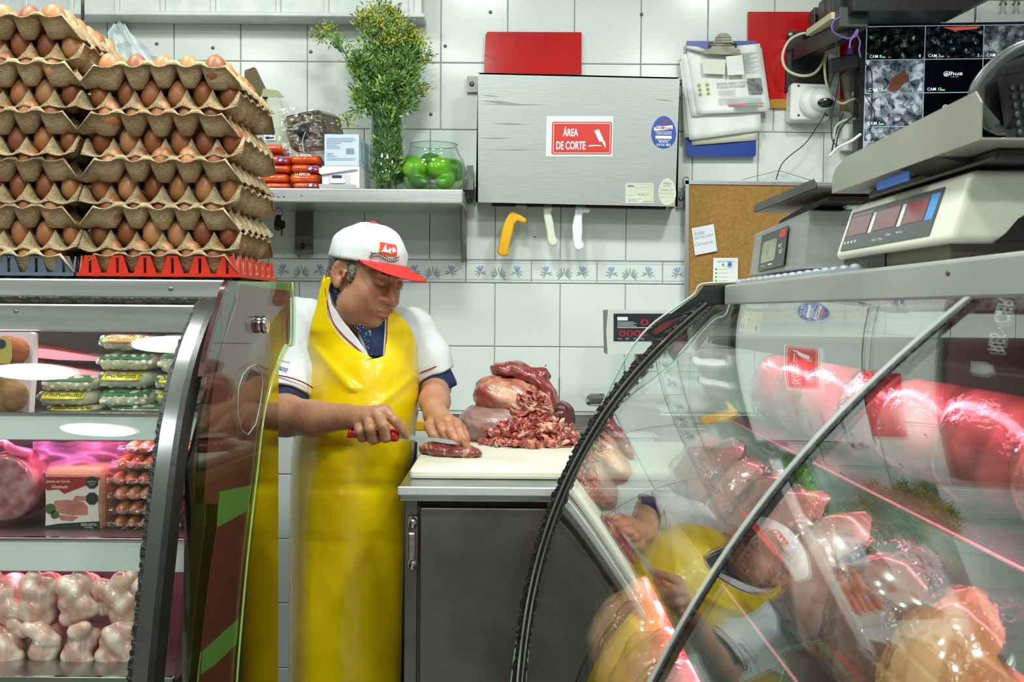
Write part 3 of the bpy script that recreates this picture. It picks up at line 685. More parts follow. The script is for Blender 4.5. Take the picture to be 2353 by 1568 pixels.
band = strip(gp, .003, -.012, XE - .036, XE - .014); obj('chrome_edge', band, mat('edge_steel', 'a9adad', .18, 1.0, bump=.02, bscale=8), lc)
# ragged sealant beside the chrome edge
rg = random.Random(3); mb = MB(); n = len(gp)
for i in range(n - 1):
    for k in range(2):
        t0, t1 = k / 2, (k + 1) / 2; y0, z0 = [gp[i][j] * (1 - t0) + gp[i + 1][j] * t0 for j in (0, 1)]; y1, z1 = [gp[i][j] * (1 - t1) + gp[i + 1][j] * t1 for j in (0, 1)]
        w_ = .0075 + rg.uniform(-.0012, .0022); x1 = XE - .035; mb.add([(x1 - w_, y0 - .002, z0), (x1, y0 - .003, z0), (x1, y1 - .003, z1), (x1 - w_, y1 - .002, z1), (x1 - w_, y0 + .006, z0), (x1, y0 + .006, z0), (x1, y1 + .006, z1), (x1 - w_, y1 + .006, z1)],
            [(0, 1, 2, 3), (4, 7, 6, 5), (0, 3, 7, 4), (1, 5, 6, 2), (0, 4, 5, 1), (3, 2, 6, 7)])
obj('edge_sealant', mb, RUBBER, lc, kind=None)
obj('black_edge_band', strip(gp, .004, -.045, XE - .0135, XE - .004), BLACK, lc)
# steel side wall (mirror-like) and outer end pane
yb = PX(631, 1000, -.498).y
obj('side_wall', MB().prism([(XE - .009 + .030 * (y - 1.55), y, z) for y, z in ((1.60, 0), (yb, 0), (yb, PX(631, 840, -.498).z), (1.9, zt - .05), (1.88, zt - .02), (gp[20][0] + .05, gp[20][1]))], (.010, 0, 0)), STEELR, lc)
back = [(672, 650), (672, 783), (660, 795), (645, 825), (628, 870), (612, 930), (602, 990), (592, 1080), (580, 1180), (568, 1290), (556, 1420), (544, 1568), (536, 1720)]
front = [(522, 645), (512, 668), (500, 712), (480, 780), (465, 850), (455, 930), (450, 1000), (446, 1080), (440, 1180), (428, 1290), (414, 1420), (398, 1568), (392, 1720)]
XP = XE + .006
SLP = .068; YPV = 1.55
def PXS(x, y, X0):
    X = X0
    for _ in range(4): q = PX(x, y, X); X = X0 + SLP * (q.y - YPV)
    return PX(x, y, X)
bp_ = dense([(PXS(x, y, XP).y, PXS(x, y, XP).z) for x, y in back]); fp_ = dense([(PXS(x, y, XP).y, PXS(x, y, XP).z) for x, y in front])
m_ = min(len(bp_), len(fp_))
def between(t, i): return (fp_[i][0] * (1 - t) + bp_[i][0] * t, fp_[i][1] * (1 - t) + bp_[i][1] * t)
def pane(t0, t1, i0, i1, x, th, mb=None):
    mb = mb or MB(); sv = lambda t, i: Vector((x + SLP * (between(t, i)[0] - YPV), *between(t, i))); a = [sv(t0, i) for i in range(i0, i1)]; b = [sv(t1, i) for i in range(i0, i1)]; k = len(a)
    o = Vector((th, 0, 0)); vs = a + b + [p + o for p in a] + [p + o for p in b]; fs = []
    for i in range(k - 1):
        fs += [(i, i + 1, k + i + 1, k + i), (2 * k + i, 3 * k + i, 3 * k + i + 1, 2 * k + i + 1), (i, 2 * k + i, 2 * k + i + 1, i + 1), (k + i, k + i + 1, 3 * k + i + 1, 3 * k + i)]
    fs += [(0, k, 3 * k, 2 * k), (k - 1, 3 * k - 1, 4 * k - 1, 2 * k - 1)]
    return mb.add(vs, fs)
ep = obj('end_pane', pane(0, 1, 0, m_, XP, .006), glassmat('end_glass', (.84, .93, .88), 0, 1.5, 0.6), lc)
BURG = mat('burgundy_vinyl', '7d2a31', .35, 0, spec=.3); GRN = mat('green_vinyl', '7d9a52', .35, spec=.3)
XV = XP - .0022
ny = lambda i: between(.5, i)[1]
iz = lambda y: min(range(m_), key=lambda i: abs(bp_[i][1] - PX(640, y, XP).z))
obj('burgundy_vinyl', pane(.18, .96, iz(664), iz(1104), XV, .001), BURG, ep); 
obj('green_vinyl', pane(.10, .97, 0, iz(664) + 1, XV, .001), GRN, ep)
def vin(pts, m, nm): obj(nm, MB().prism([PXS(x, y, XV) for x, y in pts], (.0012, 0, 0)), m, ep)
vin([(503, 1130), (577, 1115), (567, 1175), (498, 1212)], GRN, 'green_vinyl')
vin([(498, 1212), (567, 1166), (560, 1290), (552, 1400), (546, 1470), (455, 1568), (464, 1470), (480, 1330)], BURG, 'burgundy_vinyl')
vin([(460, 1500), (548, 1420), (543, 1480), (452, 1568)], GRN, 'green_vinyl'); vin([(452, 1568), (543, 1480), (536, 1600), (445, 1640)], BURG, 'burgundy_vinyl')
mb = MB(); e1 = smooth_path([PXS(x, y, XP + .004) for x, y in back], 5)
mb.tube(e1, .0022, 6); obj('glass_edge', mb, mat('glass_edge_green', 'b7c77a', .15, coat=.5), ep)
mb = MB()
ring = [PXS(x, y, XP + .0065) for x, y in ((548, 890), (558, 862), (572, 845), (588, 838), (600, 852), (604, 880), (598, 930), (588, 975), (570, 1000), (555, 990), (546, 950))]
mb.tube(ring, .0012, 5, closed=True); obj('printed_ring', mb, mat('ring_print', '8fa08a', .3), ep)
kp = PXS(606, 746, XP + .012); kn = obj('pane_knob', MB().lathe([(.0001, -.002), (.016, -.002), (.016, .004), (.0145, .006), (.017, .009), (.017, .016), (.015, .018), (.0001, .018)], kp - Vector((.01, 0, 0)), 24, axis=(1, 0, 0)), CHROME, ep)
obj('pane_front_trim', pane(-.02, .10, 0, 22, XV - .001, .0085), mat('dark_brown_trim', '3a1713', .2, coat=.4), ep)
obj('dents', MB().ell(P(392, 664, 1.949), (.005, .0015, .0035), n=10, m=6).ell(P(36, 716, 1.914), (.004, .0015, .003), n=10, m=6), STEELD, lc)
# ---------------------------------------------------------------- egg trays and eggs
PIT = 0.049
CARD = [mat('pulp_card', 'b3a07c', .95, 0, 'a08c6a', 30, bump=.5, bscale=220), mat('pulp_card_dark', 'a8946f', .95, 0, '967f5f', 25, bump=.5, bscale=220)]
def tray_mesh(nx, ny, seed, kind='pulp'):
    rg = random.Random(seed); S = 6; ox, oy = rg.uniform(0, 50), rg.uniform(0, 50)
    def hgt(s, t, u, v):
        if nx == 6 and (v < .5 / ny and t < 0 or v > 1 - .5 / ny and t > 0): t *= .5
        if ny == 6 and (u < .5 / nx and s < 0 or u > 1 - .5 / nx and s > 0): s *= .5
        m = math.hypot(s, t) / .7071; e = min(max((m - .30) / .56, 0), 1)
        z = -.038 + .0455 * e
        x, y = (u - .5) * nx * PIT, (v - .5) * ny * PIT
        ed = max(abs(u - .5), abs(v - .5)) * 2
        z += .006 * mnoise.noise(Vector((x * 9 + ox, y * 9 + oy, 0))) * ed + .0012 * mnoise.noise(Vector((x * 90 + ox, y * 90, 1)))
        return x, y, z
    NX, NY = nx * S, ny * S; rimx = .026 if nx == 5 else .004; rimy = .026 if ny == 5 else .004
    us = [(-rimx / (nx * PIT))] + [i / NX for i in range(NX + 1)] + [1 + rimx / (nx * PIT)]
    vs_ = [(-rimy / (ny * PIT))] + [i / NY for i in range(NY + 1)] + [1 + rimy / (ny * PIT)]
    vs = []
    for v in vs_:
        for u in us:
            uc, vc = min(max(u, 0), 1), min(max(v, 0), 1)
            s = (uc * nx) % 1 - .5; t = (vc * ny) % 1 - .5
            if uc in (0, 1): s = -.5 if uc == 0 else .5
            if vc in (0, 1): t = -.5 if vc == 0 else .5
            x, y, z = hgt(s, t, uc, vc)
            if u != uc or v != vc:
                low = (nx == 6 and v != vc) or (ny == 6 and u != uc)
                z = (-.034 + z * .12 + .005 * mnoise.noise(Vector((x * 25 + ox, y * 25, 3)))) if low else (z * .35 - .003)
                x += (u - uc) * nx * PIT + .0012 * mnoise.noise(Vector((x * 60, y * 60, ox))); y += (v - vc) * ny * PIT
            vs.append(Vector((x, y, z)))
    w_ = len(us); fs = [(j * w_ + i, j * w_ + i + 1, (j + 1) * w_ + i + 1, (j + 1) * w_ + i) for j in range(len(vs_) - 1) for i in range(w_ - 1)]
    return MB().add(vs, fs, True).mesh('egg_tray')
tm = {(a, b, k): tray_mesh(a, b, k * 7 + a) for a, b in ((5, 6), (6, 5)) for k in range(3)}
for i, me in enumerate(tm.values()): me.materials.append(CARD[i % 2])
EGGM = [mat('eggshell_a', 'b97b4d', .42, 0, 'ad6f43', 14, bump=.04, bscale=300, sss=.15), mat('eggshell_b', 'a5673f', .42, 0, '9a5c37', 14, bump=.04, bscale=300, sss=.15), mat('eggshell_c', 'c68d5e', .42, 0, 'bb8254', 14, bump=.04, bscale=300, sss=.15), mat('eggshell_d', '945634', .45, 0, '8b4e2f', 14, bump=.04, bscale=300, sss=.15)]
em = []
for k in range(4):
    pf = []
    for i in range(13):
        a = math.pi * i / 12; r = .0212 * math.sin(a) * (1 + .10 * math.cos(a)); pf.append((max(r, .00001), -.0285 * math.cos(a)))
    me = MB().lathe(pf, (0, 0, 0), 18).mesh('egg'); me.materials.append(EGGM[k]); em.append(me)
TB = -.0 
ORD = ['top', 'second', 'third', 'fourth', 'fifth', 'sixth', 'seventh', 'eighth', 'ninth', 'tenth', 'eleventh', 'twelfth', 'thirteenth']
def stack(side, x1, yf, z_top, nt, dz, vis_right, xvis):
    hx = 5 * PIT / 2; 
    for i in range(nt):
        a, b = ((5, 6) if i % 2 == 0 else (6, 5)); wdt = a * PIT; dpt = b * PIT
        cx = x1 - .15 + random.uniform(-.003, .003); cy = yf + .15 + random.uniform(-.003, .003); z = z_top - i * dz
        o = bpy.data.objects.new('egg_tray', tm[(a, b, random.randrange(3))]); COL.objects.link(o)
        o.location = (cx, cy, z); o.rotation_euler = (random.uniform(-.006, .006), random.uniform(-.008, .008), random.uniform(-.015, .015) + (math.pi if random.random() < .5 else 0))
        md = o.modifiers.new('solid', 'SOLIDIFY'); md.thickness = .0022
        nm = 'topmost' if i == 0 else ('lowest' if i == nt - 1 else ORD[i] + ' from the top')
        tagit(o, 'brown pulp egg tray, %s of the %s stack' % (nm, side), 'egg tray', 'egg trays of the %s stack' % side)
        for r in range(b):
            for c in range(a):
                if not (i == 0 or r == 0 or c == a - 1): continue
                ex = cx + (c - (a - 1) / 2) * PIT; ey = cy + (r - (b - 1) / 2) * PIT
                if ex < xvis: continue
                if i and r > 0 and not vis_right: continue
                e = bpy.data.objects.new('egg', random.choice(em)); COL.objects.link(e)
                e.location = (ex + random.uniform(-.002, .002), ey + random.uniform(-.002, .002), z - .0020 + random.uniform(-.001, .0015))
                e.rotation_euler = (random.uniform(-.12, .12) + (math.pi if random.random() < .2 else 0), random.uniform(-.12, .12), random.uniform(0, 6)); s_ = random.uniform(.94, 1.05); e.scale = (s_, s_, s_)
                tagit(e, ('brown egg %s from the left in the front row, %s tray of the %s stack' % (('first', 'second', 'third', 'fourth', 'fifth', 'sixth')[c], 'topmost' if i == 0 else ORD[i], side)) if r == 0 else ('brown egg %s rows back, %s from the left, %s tray of the %s stack' % (('', 'one', 'two', 'three', 'four', 'five')[r], ('first', 'second', 'third', 'fourth', 'fifth', 'sixth')[c], 'topmost' if i == 0 else ORD[i], side)), 'egg', 'eggs in the %s stack' % side)
zA = P(360, 583, 1.96).z; zT = P(360, 148, 1.96).z
stack('right', XE - .004, 1.962, zT, 9, (zT - zA) / 8, True, -9)
zT2 = P(100, 32, 1.96).z; zA2 = P(100, 583, 1.96).z
stack('left', XE - .307, 1.962, zT2, 11, (zT2 - zA2) / 10, True, -1.03)
# plastic trays under the stacks
def plastic_tray(cx, cy, z0, z1, m, label):
    t = thing('plastic_tray', (cx, cy, z0), label, 'tray', 'plastic trays under the egg stacks'); hw = .152
    mb = MB(); mb.bb((cx - hw, cy - hw, z0 + .007), (cx + hw, cy + hw, z0 + .010)); 
    for a, b in (((-hw - .004, -hw - .004), (hw + .004, -hw + .002)), ((-hw - .004, hw - .002), (hw + .004, hw + .004)), ((-hw - .004, -hw), (-hw + .002, hw)), ((hw - .002, -hw), (hw + .004, hw))): mb.bb((cx + a[0], cy + a[1], z0 + .005), (cx + b[0], cy + b[1], z0 + .0115))
    obj('base', mb, m, t)
    for i in range(6):
        for (ax, s) in ((0, -1), (0, 1), (1, -1), (1, 1)):
            u = -hw + .024 + i * .0515
            mb = MB()
            for q in (-1, 1):
                p4 = [(u + q * .0025, .010), (u + q * .021, .010), (u + q * .010, z1 - z0), (u + q * .003, z1 - z0)]
                pts = [(cx + a_, cy + s * hw - s * .003, z0 + b_) if ax == 0 else (cx + s * hw - s * .003, cy + a_, z0 + b_) for a_, b_ in p4]
                mb.prism(pts, (0, -s * .003, 0) if ax == 0 else (-s * .003, 0, 0))
            mb.prism([(cx + a_, cy + s * hw - s * .003, z0 + b_) if ax == 0 else (cx + s * hw - s * .003, cy + a_, z0 + b_) for a_, b_ in ((u - .004, z1 - z0 - .004), (u + .004, z1 - z0 - .004), (u + .004, z1 - z0), (u - .004, z1 - z0))], (0, -s * .003, 0) if ax == 0 else (-s * .003, 0, 0))
            obj('support_tooth', mb, m, t)
    mb = MB()
    for i in range(6):
        for j in range(2): mb.lathe([(.010, .007), (.006, 0)], (cx - .125 + i * .05, cy - .125 + j * .25, z0), 8)
    obj('foot_cups', mb, m, t, kind='stuff')
plastic_tray(XE - .155, 2.112, zt + .0005, zA - .004, mat('red_plastic', 'c5301b', .35, sss=.05), 'red plastic egg tray under the right stack of eggs')
plastic_tray(XE - .462, 2.112, zt + .0005, zA2 - .004, mat('slate_plastic', '5b6577', .35), 'slate blue plastic egg tray under the left stack of eggs')
# ---------------------------------------------------------------- goods in the left case
s1, s2 = shelf_tops[0][0] , shelf_tops[1][0]
def bag(name, x0, x1, y0, y1, Y, mlist, label, cat, group, dep=.16, band=None, bumps=.004, bs=55, ml=None, tex=None, pinch=.75):
    """pillow pack whose front spans picture x0..x1, y0..y1 at depth Y"""
    a = P(x0, y1, Y); b = P(x1, y0, Y); c = (a + b) / 2; w_, h_ = abs(b.x - a.x), abs(b.z - a.z); c.y = Y + dep / 2
    t = thing(name, (c.x, c.y, a.z), label, cat, group); sd = random.random() * 50
    def fn(u, v):
        th = 2 * math.pi * v; q = u * 2 - 1; e = (1 - abs(q) ** (9 if 'packet' in name else 4)) ** .5 if abs(q) < 1 else 0
        cy_, cz_ = math.copysign(abs(math.cos(th)) ** .7, math.cos(th)), math.copysign(abs(math.sin(th)) ** .8, math.sin(th))
        p = Vector((c.x + q * w_ / 2, c.y + cy_ * dep / 2 * (pinch + (1 - pinch) * e) * max(e, .12), c.z + cz_ * h_ / 2 * max(e, .05)))
        n_ = mnoise.noise(p * bs + Vector((sd, 0, 0))); return p + Vector((0, cy_, cz_)) * n_ * bumps
    me = MB().grid(fn, 28, 22)
    o = obj('pack', me, mlist, t, merge=.0002)
    return t, c, w_, h_
CORN = mat('hominy_grains', 'd8d6b8', .5, 0, 'a3a078', 60, lo=.35, hi=.6)
GREENP = mat('green_print_film', '3f8152', .25, coat=.5); YELF = mat('yellow_print_film', 'd9cf22', .25, coat=.4)
grain = MB().ell((0, 0, 0), (.0068, .0056, .006), n=8, m=5).mesh('kernels')
def corn_bag(x0, x1, y0, y1, Y, label, yellow=True, orange=False):
    t, c, w_, h_ = bag('hominy_bag', x0, x1, y0, y1, Y, mat('bag_film', 'e4e4d2', .2, 0, 'c9c9ad', 50, coat=.6, bump=.3, bscale=40), label, 'bag', 'bags of white corn', bumps=.0015, bs=90)
    rg = random.Random(int(x0 + y0)); mb = MB(); nx = int(w_ / .0105); nz = max(2, int(h_ / .0095))
    for i in range(nx):
        for j in range(nz):
            q = (i + .5 + rg.uniform(-.3, .3)) / nx * 2 - 1; r = (j + .5 + rg.uniform(-.3, .3)) / nz * 2 - 1
            e = (1 - abs(q) ** 4) ** .5
            if abs(r) > .8 or abs(q) > .86 or (r > -.05 and yellow and -.6 < q < .75) or (r > .3 and q < .9 and not yellow): continue
            y = c.y - .0785 * (1 - abs(r * .95) ** 2.2) ** .5 * e
            R = Matrix.Rotation(rg.uniform(0, 3), 3, 'Y') @ Matrix.Rotation(rg.uniform(0, 3), 3, 'Z')
            mb.ell((c.x + q * w_ / 2, y + .002, c.z + r * h_ / 2 * e * .92), (.0068, .0046, .0056), R, 7, 5)
    obj('kernels', mb, mat('kernel', 'f0eedb', .4, 0, 'dcd8ba', 40), t, kind='stuff')
    def patch(u0, u1, v0, v1, m, nm):
        def fn(u, v):
            q = u0 + (u1 - u0) * u; r = v0 + (v1 - v0) * v; e = max((1 - abs(q) ** 4) ** .5, .1)
            return Vector((c.x + q * w_ / 2, c.y - .0835 * max(1 - abs(r * .97) ** 2.2, 0.02) ** .5 * e - .0015, c.z + r * h_ / 2 * e * 1.02))
        obj(nm, MB().grid(fn, 14, 5), m, t); return fn
    if yellow: 
        fn = patch(-.55, .72, .0, .93, mat('orange_print_film', 'cf8a3c', .3) if orange else YELF, 'printed_band')
        mb = MB(); a = fn(.08, .62); ex = fn(.9, .6) - a
        for i_, (v_, w2) in enumerate(((.68, .8), (.5, .74), (.34, .6))):
            p = fn(.1, v_) + Vector((0, -.003, 0))
            for k in range(18):
                if random.random() < .8: mb.prism([p + ex.normalized() * (k * .0038), p + ex.normalized() * (k * .0038 + .0028), p + ex.normalized() * (k * .0038 + .0028) + Vector((0, 0, .0016)), p + ex.normalized() * (k * .0038) + Vector((0, 0, .0016))], (0, .0003, 0))
        obj('fine_print', mb, INK, t, kind='stuff')
        patch(-.88, -.56, .05, .85, GREENP, 'green_print')
    else: patch(-.75, .85, .35, .95, GREENP, 'green_print')
Yb = 1.945
corn_bag(205, 345, 768, 806, Yb, 'bag of white corn with orange print, top of its pile beside the pink tray', True, True)
corn_bag(338, 470, 770, 812, Yb, 'bag of white corn with orange print, top right on the upper shelf', True, True)
corn_bag(203, 345, 812, 855, Yb, 'bag of white corn with green top edge, second in the middle pile', False)
corn_bag(346, 470, 806, 862, Yb, 'bag of white corn with green top edge, under the right orange one', False)
corn_bag(203, 340, 852, 896, Yb, 'bag of white corn with yellow band, third in the middle pile', True)
corn_bag(337, 460, 862, 898, Yb, 'bag of white corn with yellow band, third in the right pile', True)
corn_bag(70, 212, 864, 903, Yb, 'bag of white corn under the leaning tray, upper of the left pile', False)
corn_bag(207, 342, 895, 942, Yb, 'bag of white corn with grey green top, low in the middle pile', False)
corn_bag(337, 450, 896, 934, Yb, 'bag of white corn with a yellow band, low in the right pile', True)
corn_bag(62, 210, 896, 938, Yb, 'bag of white corn with yellow band, left pile, above the lowest bag', True)
corn_bag(85, 225, 934, 953, Yb, 'flattened bag of white corn at the bottom left on the upper shelf', True)
corn_bag(225, 440, 932, 953, Yb, 'flattened bag of white corn at the bottom right on the upper shelf', False)
# pink trays with sliced product
PINKP = mat('pink_foam_tray', 'e2a9b6', .4); ORAN = mat('breaded_orange', 'b3592c', .7, 0, '93441f', 30, bump=.4, bscale=60)
t = thing('meat_tray', P(30, 950, 1.87), 'upright white tray of orange patties with yellow label at far left', 'tray')
obj('tray', MB().prism([P(x, y, 1.90) for x, y in ((-90, 764), (70, 764), (76, 768), (74, 850), (66, 952), (-90, 952))], (0, .022, 0)), mat('white_foam_tray', 'e3cfd3', .4), t)
for k, (x, y, r, m) in enumerate(((15, 815, 44, ORAN), (38, 806, 30, ORAN), (5, 905, 48, mat('brown_patty', '8a6238', .75, 0, '6e4a26', 30, bump=.4, bscale=60)), (30, 910, 36, MATS.get('brown_patty')))):
    c = P(x, y, 1.888 - .004 * k); s_ = r / (F / 1.89); obj('patty', MB().ell(c, (s_, .012, s_), n=18, m=10), m, t)
g = Frame(P(-30, 775, 1.872), P(28, 775, 1.872), P(-30, 836, 1.872))
lb = obj('label', g.poly(MB(), [(0, 0), (.8, 0), (.97, .12), (1, .3), (1, .8), (.9, 1), (0, 1)], 0, .001), mat('label_yellow', 'b8a050', .4), t)
obj('octagon_seal', g.disc(MB(), .58, .26, .2, l0=.001, l1=.0015, n=8, a0=.39), INK, lb)
for i, (y, lab) in enumerate(((815, 'upper of two pink foam trays of orange slices leaning behind the corn bags'), (850, 'lower of two pink foam trays of orange slices behind the corn bags'))):
    t = thing('foam_tray', P(150, y, 2.0), lab, 'tray', 'pink foam trays on the upper shelf')
    obj('tray', MB().prism([P(x, yy, 2.0) for x, yy in ((72, y - 15), (110, y - 12), (210, y + 4), (245, y + 8), (235, y + 16), (130, y + 12), (72, y + 6))], (0, .12, 0)), PINKP, t)
    mb = MB()
    for k in range(6): mb.ell(P(85 + k * 20, y - 16 + k * 3.6, 2.04), (.022, .04, .009), n=12, m=6)
    obj('slices', mb, ORAN, t, kind='stuff')
# lower shelf: salami, ham pack, sausage packs
Yc = 1.875
c = P(3, 1122, Yc); t = thing('salami_roll', c, 'thick marbled salami roll, cut face forward, at far left', 'salami')
vx = Vox((c.x - .09, Yc - .01, c.z - .09), (c.x + .09, Yc + .16, c.z + .09), .003)
vx.rc((c.x, Yc + .06, c.z), (c.x, Yc + .09, c.z), .062, .06, cut=((c.x, Yc, c.z), (0, -1, 0)))
obj('roll', MB().lathe([(.0001, -.002), (.052, -.0025), (.060, .001), (.0625, .01), (.064, .12)], (c.x, Yc, c.z), 32, axis=(0, 1, 0)), mat('salami_meat', '8e4a4e', .3, 0, 'b08488', 38, lo=.42, hi=.62, coat=.7, bump=.1), t)
mb = MB().tube(smooth_path([c + Vector((-.03, 0, .07)), c + Vector((.0, .01, .082)), c + Vector((.02, 0, .07)), c + Vector((.045, .02, .06))], 5), [.006] * 8 + [.009] * 8, 7)
obj('film_twist', mb, mat('pink_film', 'd77aa6', .2, alpha=.75, coat=.8), t)
PKB = mat('ham_slices', 'cf9f84', .35, 0, 'b98a70', 5, coat=.6, stretch=(1, 1, 30))
t = thing('ham_pack', P(170, 1228, Yc), 'thick pack of sliced smoked ham with a red and black label', 'package')
a = P(98, 1075, Yc); b = P(236, 1226, Yc)
obj('ham_block', MB().bb((a.x, Yc, b.z), (b.x, Yc + .09, a.z), .012), PKB, t)
g = Frame(P(104, 1096, Yc - .001), P(230, 1096, Yc - .001), P(104, 1227, Yc - .001))
lb = obj('label', g.poly(MB(), [(0, 0), (1, 0), (.97, .5), (1, 1), (0, 1), (.02, .5)], 0, .001), mat('label_white', 'd9cdc8', .3, coat=.5), t)
mb = MB(); g.poly(mb, [(0, 0), (1, 0), (1, .06), (.35, .30), (.25, .22), (.05, .24), (0, .2)], .001, .0014); obj('red_field', mb, mat('label_red', '9a1c20', .3, coat=.4), lb)
mb = MB(); g.poly(mb, [(0, .86), (.25, .82), (.6, .80), (1, .78), (1, 1), (0, 1)], .001, .0014); g.disc(mb, .86, .10, .12, l0=.0014, l1=.0018, n=8, a0=.39); g.disc(mb, .86, .38, .12, l0=.0014, l1=.0018, n=8, a0=.39); obj('black_field', mb, INK, lb)
mb = MB(); g.poly(mb, [(.18, .42), (.4, .40), (.7, .44), (.78, .52), (.78, .66), (.5, .68), (.2, .62), (.14, .52)], .001, .0014); g.poly(mb, [(.2, .66), (.62, .70), (.5, .78), (.3, .76)], .001, .0014); g.poly(mb, [(.5, .42), (.55, .33), (.75, .34), (.76, .42)], .001, .0014); obj('ham_picture', mb, mat('ham_print', 'a8615a', .35, 0, 'b9766c', 30), lb)
mb = MB(); g.disc(mb, .10, .56, .10, l0=.0014, l1=.0018, n=9); g.disc(mb, .18, .66, .08, l0=.0014, l1=.0018, n=9); obj('parsley_picture', mb, mat('parsley', '3d5a2c', .4), lb)
mb = MB(); g.text(mb, 'Jamón de Cerdo', .02, .115, w=.44, h=.06, l=.0018, shear=.15, bold=.01); g.text(mb, 'Ahumado', .12, .20, w=.3, h=.055, l=.0018, shear=.15, bold=.01)
g.text(mb, 'PESO NETO', .80, .86, w=.28, h=.045, l=.0018, align='C', bold=.01); g.text(mb, '1500g', .80, .91, w=.15, h=.04, l=.0018, align='C'); g.text(mb, '60 Porciones', .80, .97, w=.3, h=.045, l=.0018, align='C', bold=.01)
g.text(mb, 'EXCESO EN', .86, .095, w=.16, h=.022, l=.0022, align='C'); g.text(mb, 'SODIO', .86, .14, w=.1, h=.022, l=.0022, align='C')
obj('lettering', mb, mat('print_cream', 'ddd3bf', .5), lb)
t = thing('film_bag', P(190, 1080, 1.93), 'loose lilac translucent plastic bag lying on top of the ham pack', 'bag')
sd = 4
def fn(u, v):
    x = 75 + 230 * u; y = 1015 + 75 * v; n_ = mnoise.noise(Vector((u * 5, v * 3, sd))); return P(x, y + 6 * n_ * (1 - abs(2 * u - 1)), 1.90 + .04 * mnoise.noise(Vector((u * 4, v * 4, 9))) + .07 * (1 - v))
obj('film', MB().grid(fn, 40, 20), mat('lilac_film', 'b48fd0', .12, 0, 'd9a0c8', 14, alpha=.55, coat=.9, bump=.5, bscale=30), t)
SAU = mat('smoked_sausage', 'b5732f', .3, 0, '8a4e1d', 22, lo=.35, hi=.7, coat=.8); SAU2 = mat('pale_sausage', 'c98e66', .3, 0, 'b0744c', 22, coat=.8)
names = ['top', 'second', 'third', 'fourth', 'fifth', 'sixth', 'lowest']
ys = [(1018, 1047), (1050, 1086), (1088, 1120), (1122, 1155), (1157, 1190), (1190, 1218), (1217, 1228)]
for i, (y0, y1) in enumerate(ys):
    x0 = [278, 262, 248, 254, 258, 252, 262][i]; t = thing('sausage_pack', P(320, y1, Yc + .05), 'vacuum pack of smoked sausages, %s of the pile by the curved glass edge' % names[i], 'package', 'sausage packs on the lower shelf')
    a, b = P(x0, y1, Yc), P(x0 + 31, y0, Yc); r = max((b.z - a.z) / 2, .006); st_ = .0235
    for k in range(5): 
        cx = a.x + .012 + k * st_; mb = MB().tube([(cx, Yc + .004, a.z + r), (cx + .002, Yc + .02, a.z + r * 1.02), (cx, Yc + .07, a.z + r), (cx, Yc + .12, a.z + r)], [r * .55, r * .96, r, r * .8], 12); obj('sausage', mb, SAU2 if i in (0, 3) else SAU, t)
    def fn(u, v):
        q = a.x - .006 + u * .135; s_ = abs(math.sin(math.pi * (q - a.x) / st_)) ; return Vector((q, Yc - .002 - .003 * s_ + .10 * v * v, a.z + 2 * r * (.3 + .75 * (1 - (1 - v) ** 2)) + .002 * s_ * v))
    obj('film', MB().grid(fn, 40, 8), filmmat('vacuum_film', (.95, .9, .84), .7, 34), t)
t = thing('sausage_pack', P(40, 1238, 1.88), 'long pale yellow packet lying flat under the salami', 'package'); a = P(-60, 1234, 1.87)
obj('packet', MB().bb((a.x, 1.86, a.z - .001), (P(58, 1215, 1.87).x, 1.94, a.z + .013), .005), mat('pale_cheese', 'c2ad72', .35), t)
obj('label', MB().bb((P(52, 1215, 1.86).x, 1.858, a.z), (P(98, 1215, 1.86).x, 1.93, a.z + .012), .003), mat('label_white', ''), t)
# deck: bagged chicken packs
CH = mat('chicken_flesh', 'cf9a88', .28, 0, 'e2cfc0', 18, lo=.40, hi=.60, coat=.8, bump=.25, bscale=16, detail=3, dist=1.2)
cols = [(-30, 65), (65, 142), (145, 232), (232, 322), (318, 380)]
for j, (x0, x1) in enumerate(cols):
    for row, (y0, y1) in enumerate(((1318, 1432), (1428, 1541))):
        Yd = 1.80 + row * -.01; a, b = P(x0, y1, Yd), P(x1, y0, Yd); c = (a + b) / 2; w_, h_ = b.x - a.x, b.z - a.z
        t = thing('chicken_bag', (c.x, Yd, a.z), 'clear bag of chicken pieces, %s row, %s from left' % (('upper', 'lower')[row], ('first', 'second', 'third', 'fourth', 'fifth')[j]), 'bag', 'bagged chicken on the bottom deck')
        vx = Vox((a.x - .01, Yd - .05, a.z - .01), (b.x + .01, Yd + .09, b.z + .01), .0026); rg = random.Random(j * 9 + row)
        vx.ell((c.x, Yd + .02, c.z), (w_ * .42, .045, h_ * .44), k=.01)
        for k in range(9):
            q = Vector((c.x + rg.uniform(-.32, .32) * w_, Yd + rg.uniform(-.025, .0), c.z + (k / 8 - .5) * .8 * h_)); ang = rg.uniform(-.9, .9)
            d_ = Vector((math.cos(ang), 0, math.sin(ang))) * w_ * .22; vx.rc(q - d_ * .6, q + d_ * .6, rg.uniform(.013, .02), rg.uniform(.010, .016), k=.006)
        obj('chicken', vx.mesh('chicken', (c.x, Yd, a.z), 1), CH, t, base=(c.x, Yd, a.z))
        vx = Vox((a.x - .012, Yd - .06, a.z - .012), (b.x + .012, Yd + .1, b.z + .012), .004); vx.ell((c.x, Yd + .015, c.z), (w_ * .5, .056, h_ * .52))
        vx.wobble(lambda X, Y, Z: .0025 * np.sin(X * 160 + Z * 90 + j) * np.sin(Z * 130 - X * 60 + row))
        obj('film', vx.mesh('film', (c.x, Yd, a.z), 2), FILM, t, base=(c.x, Yd, a.z))
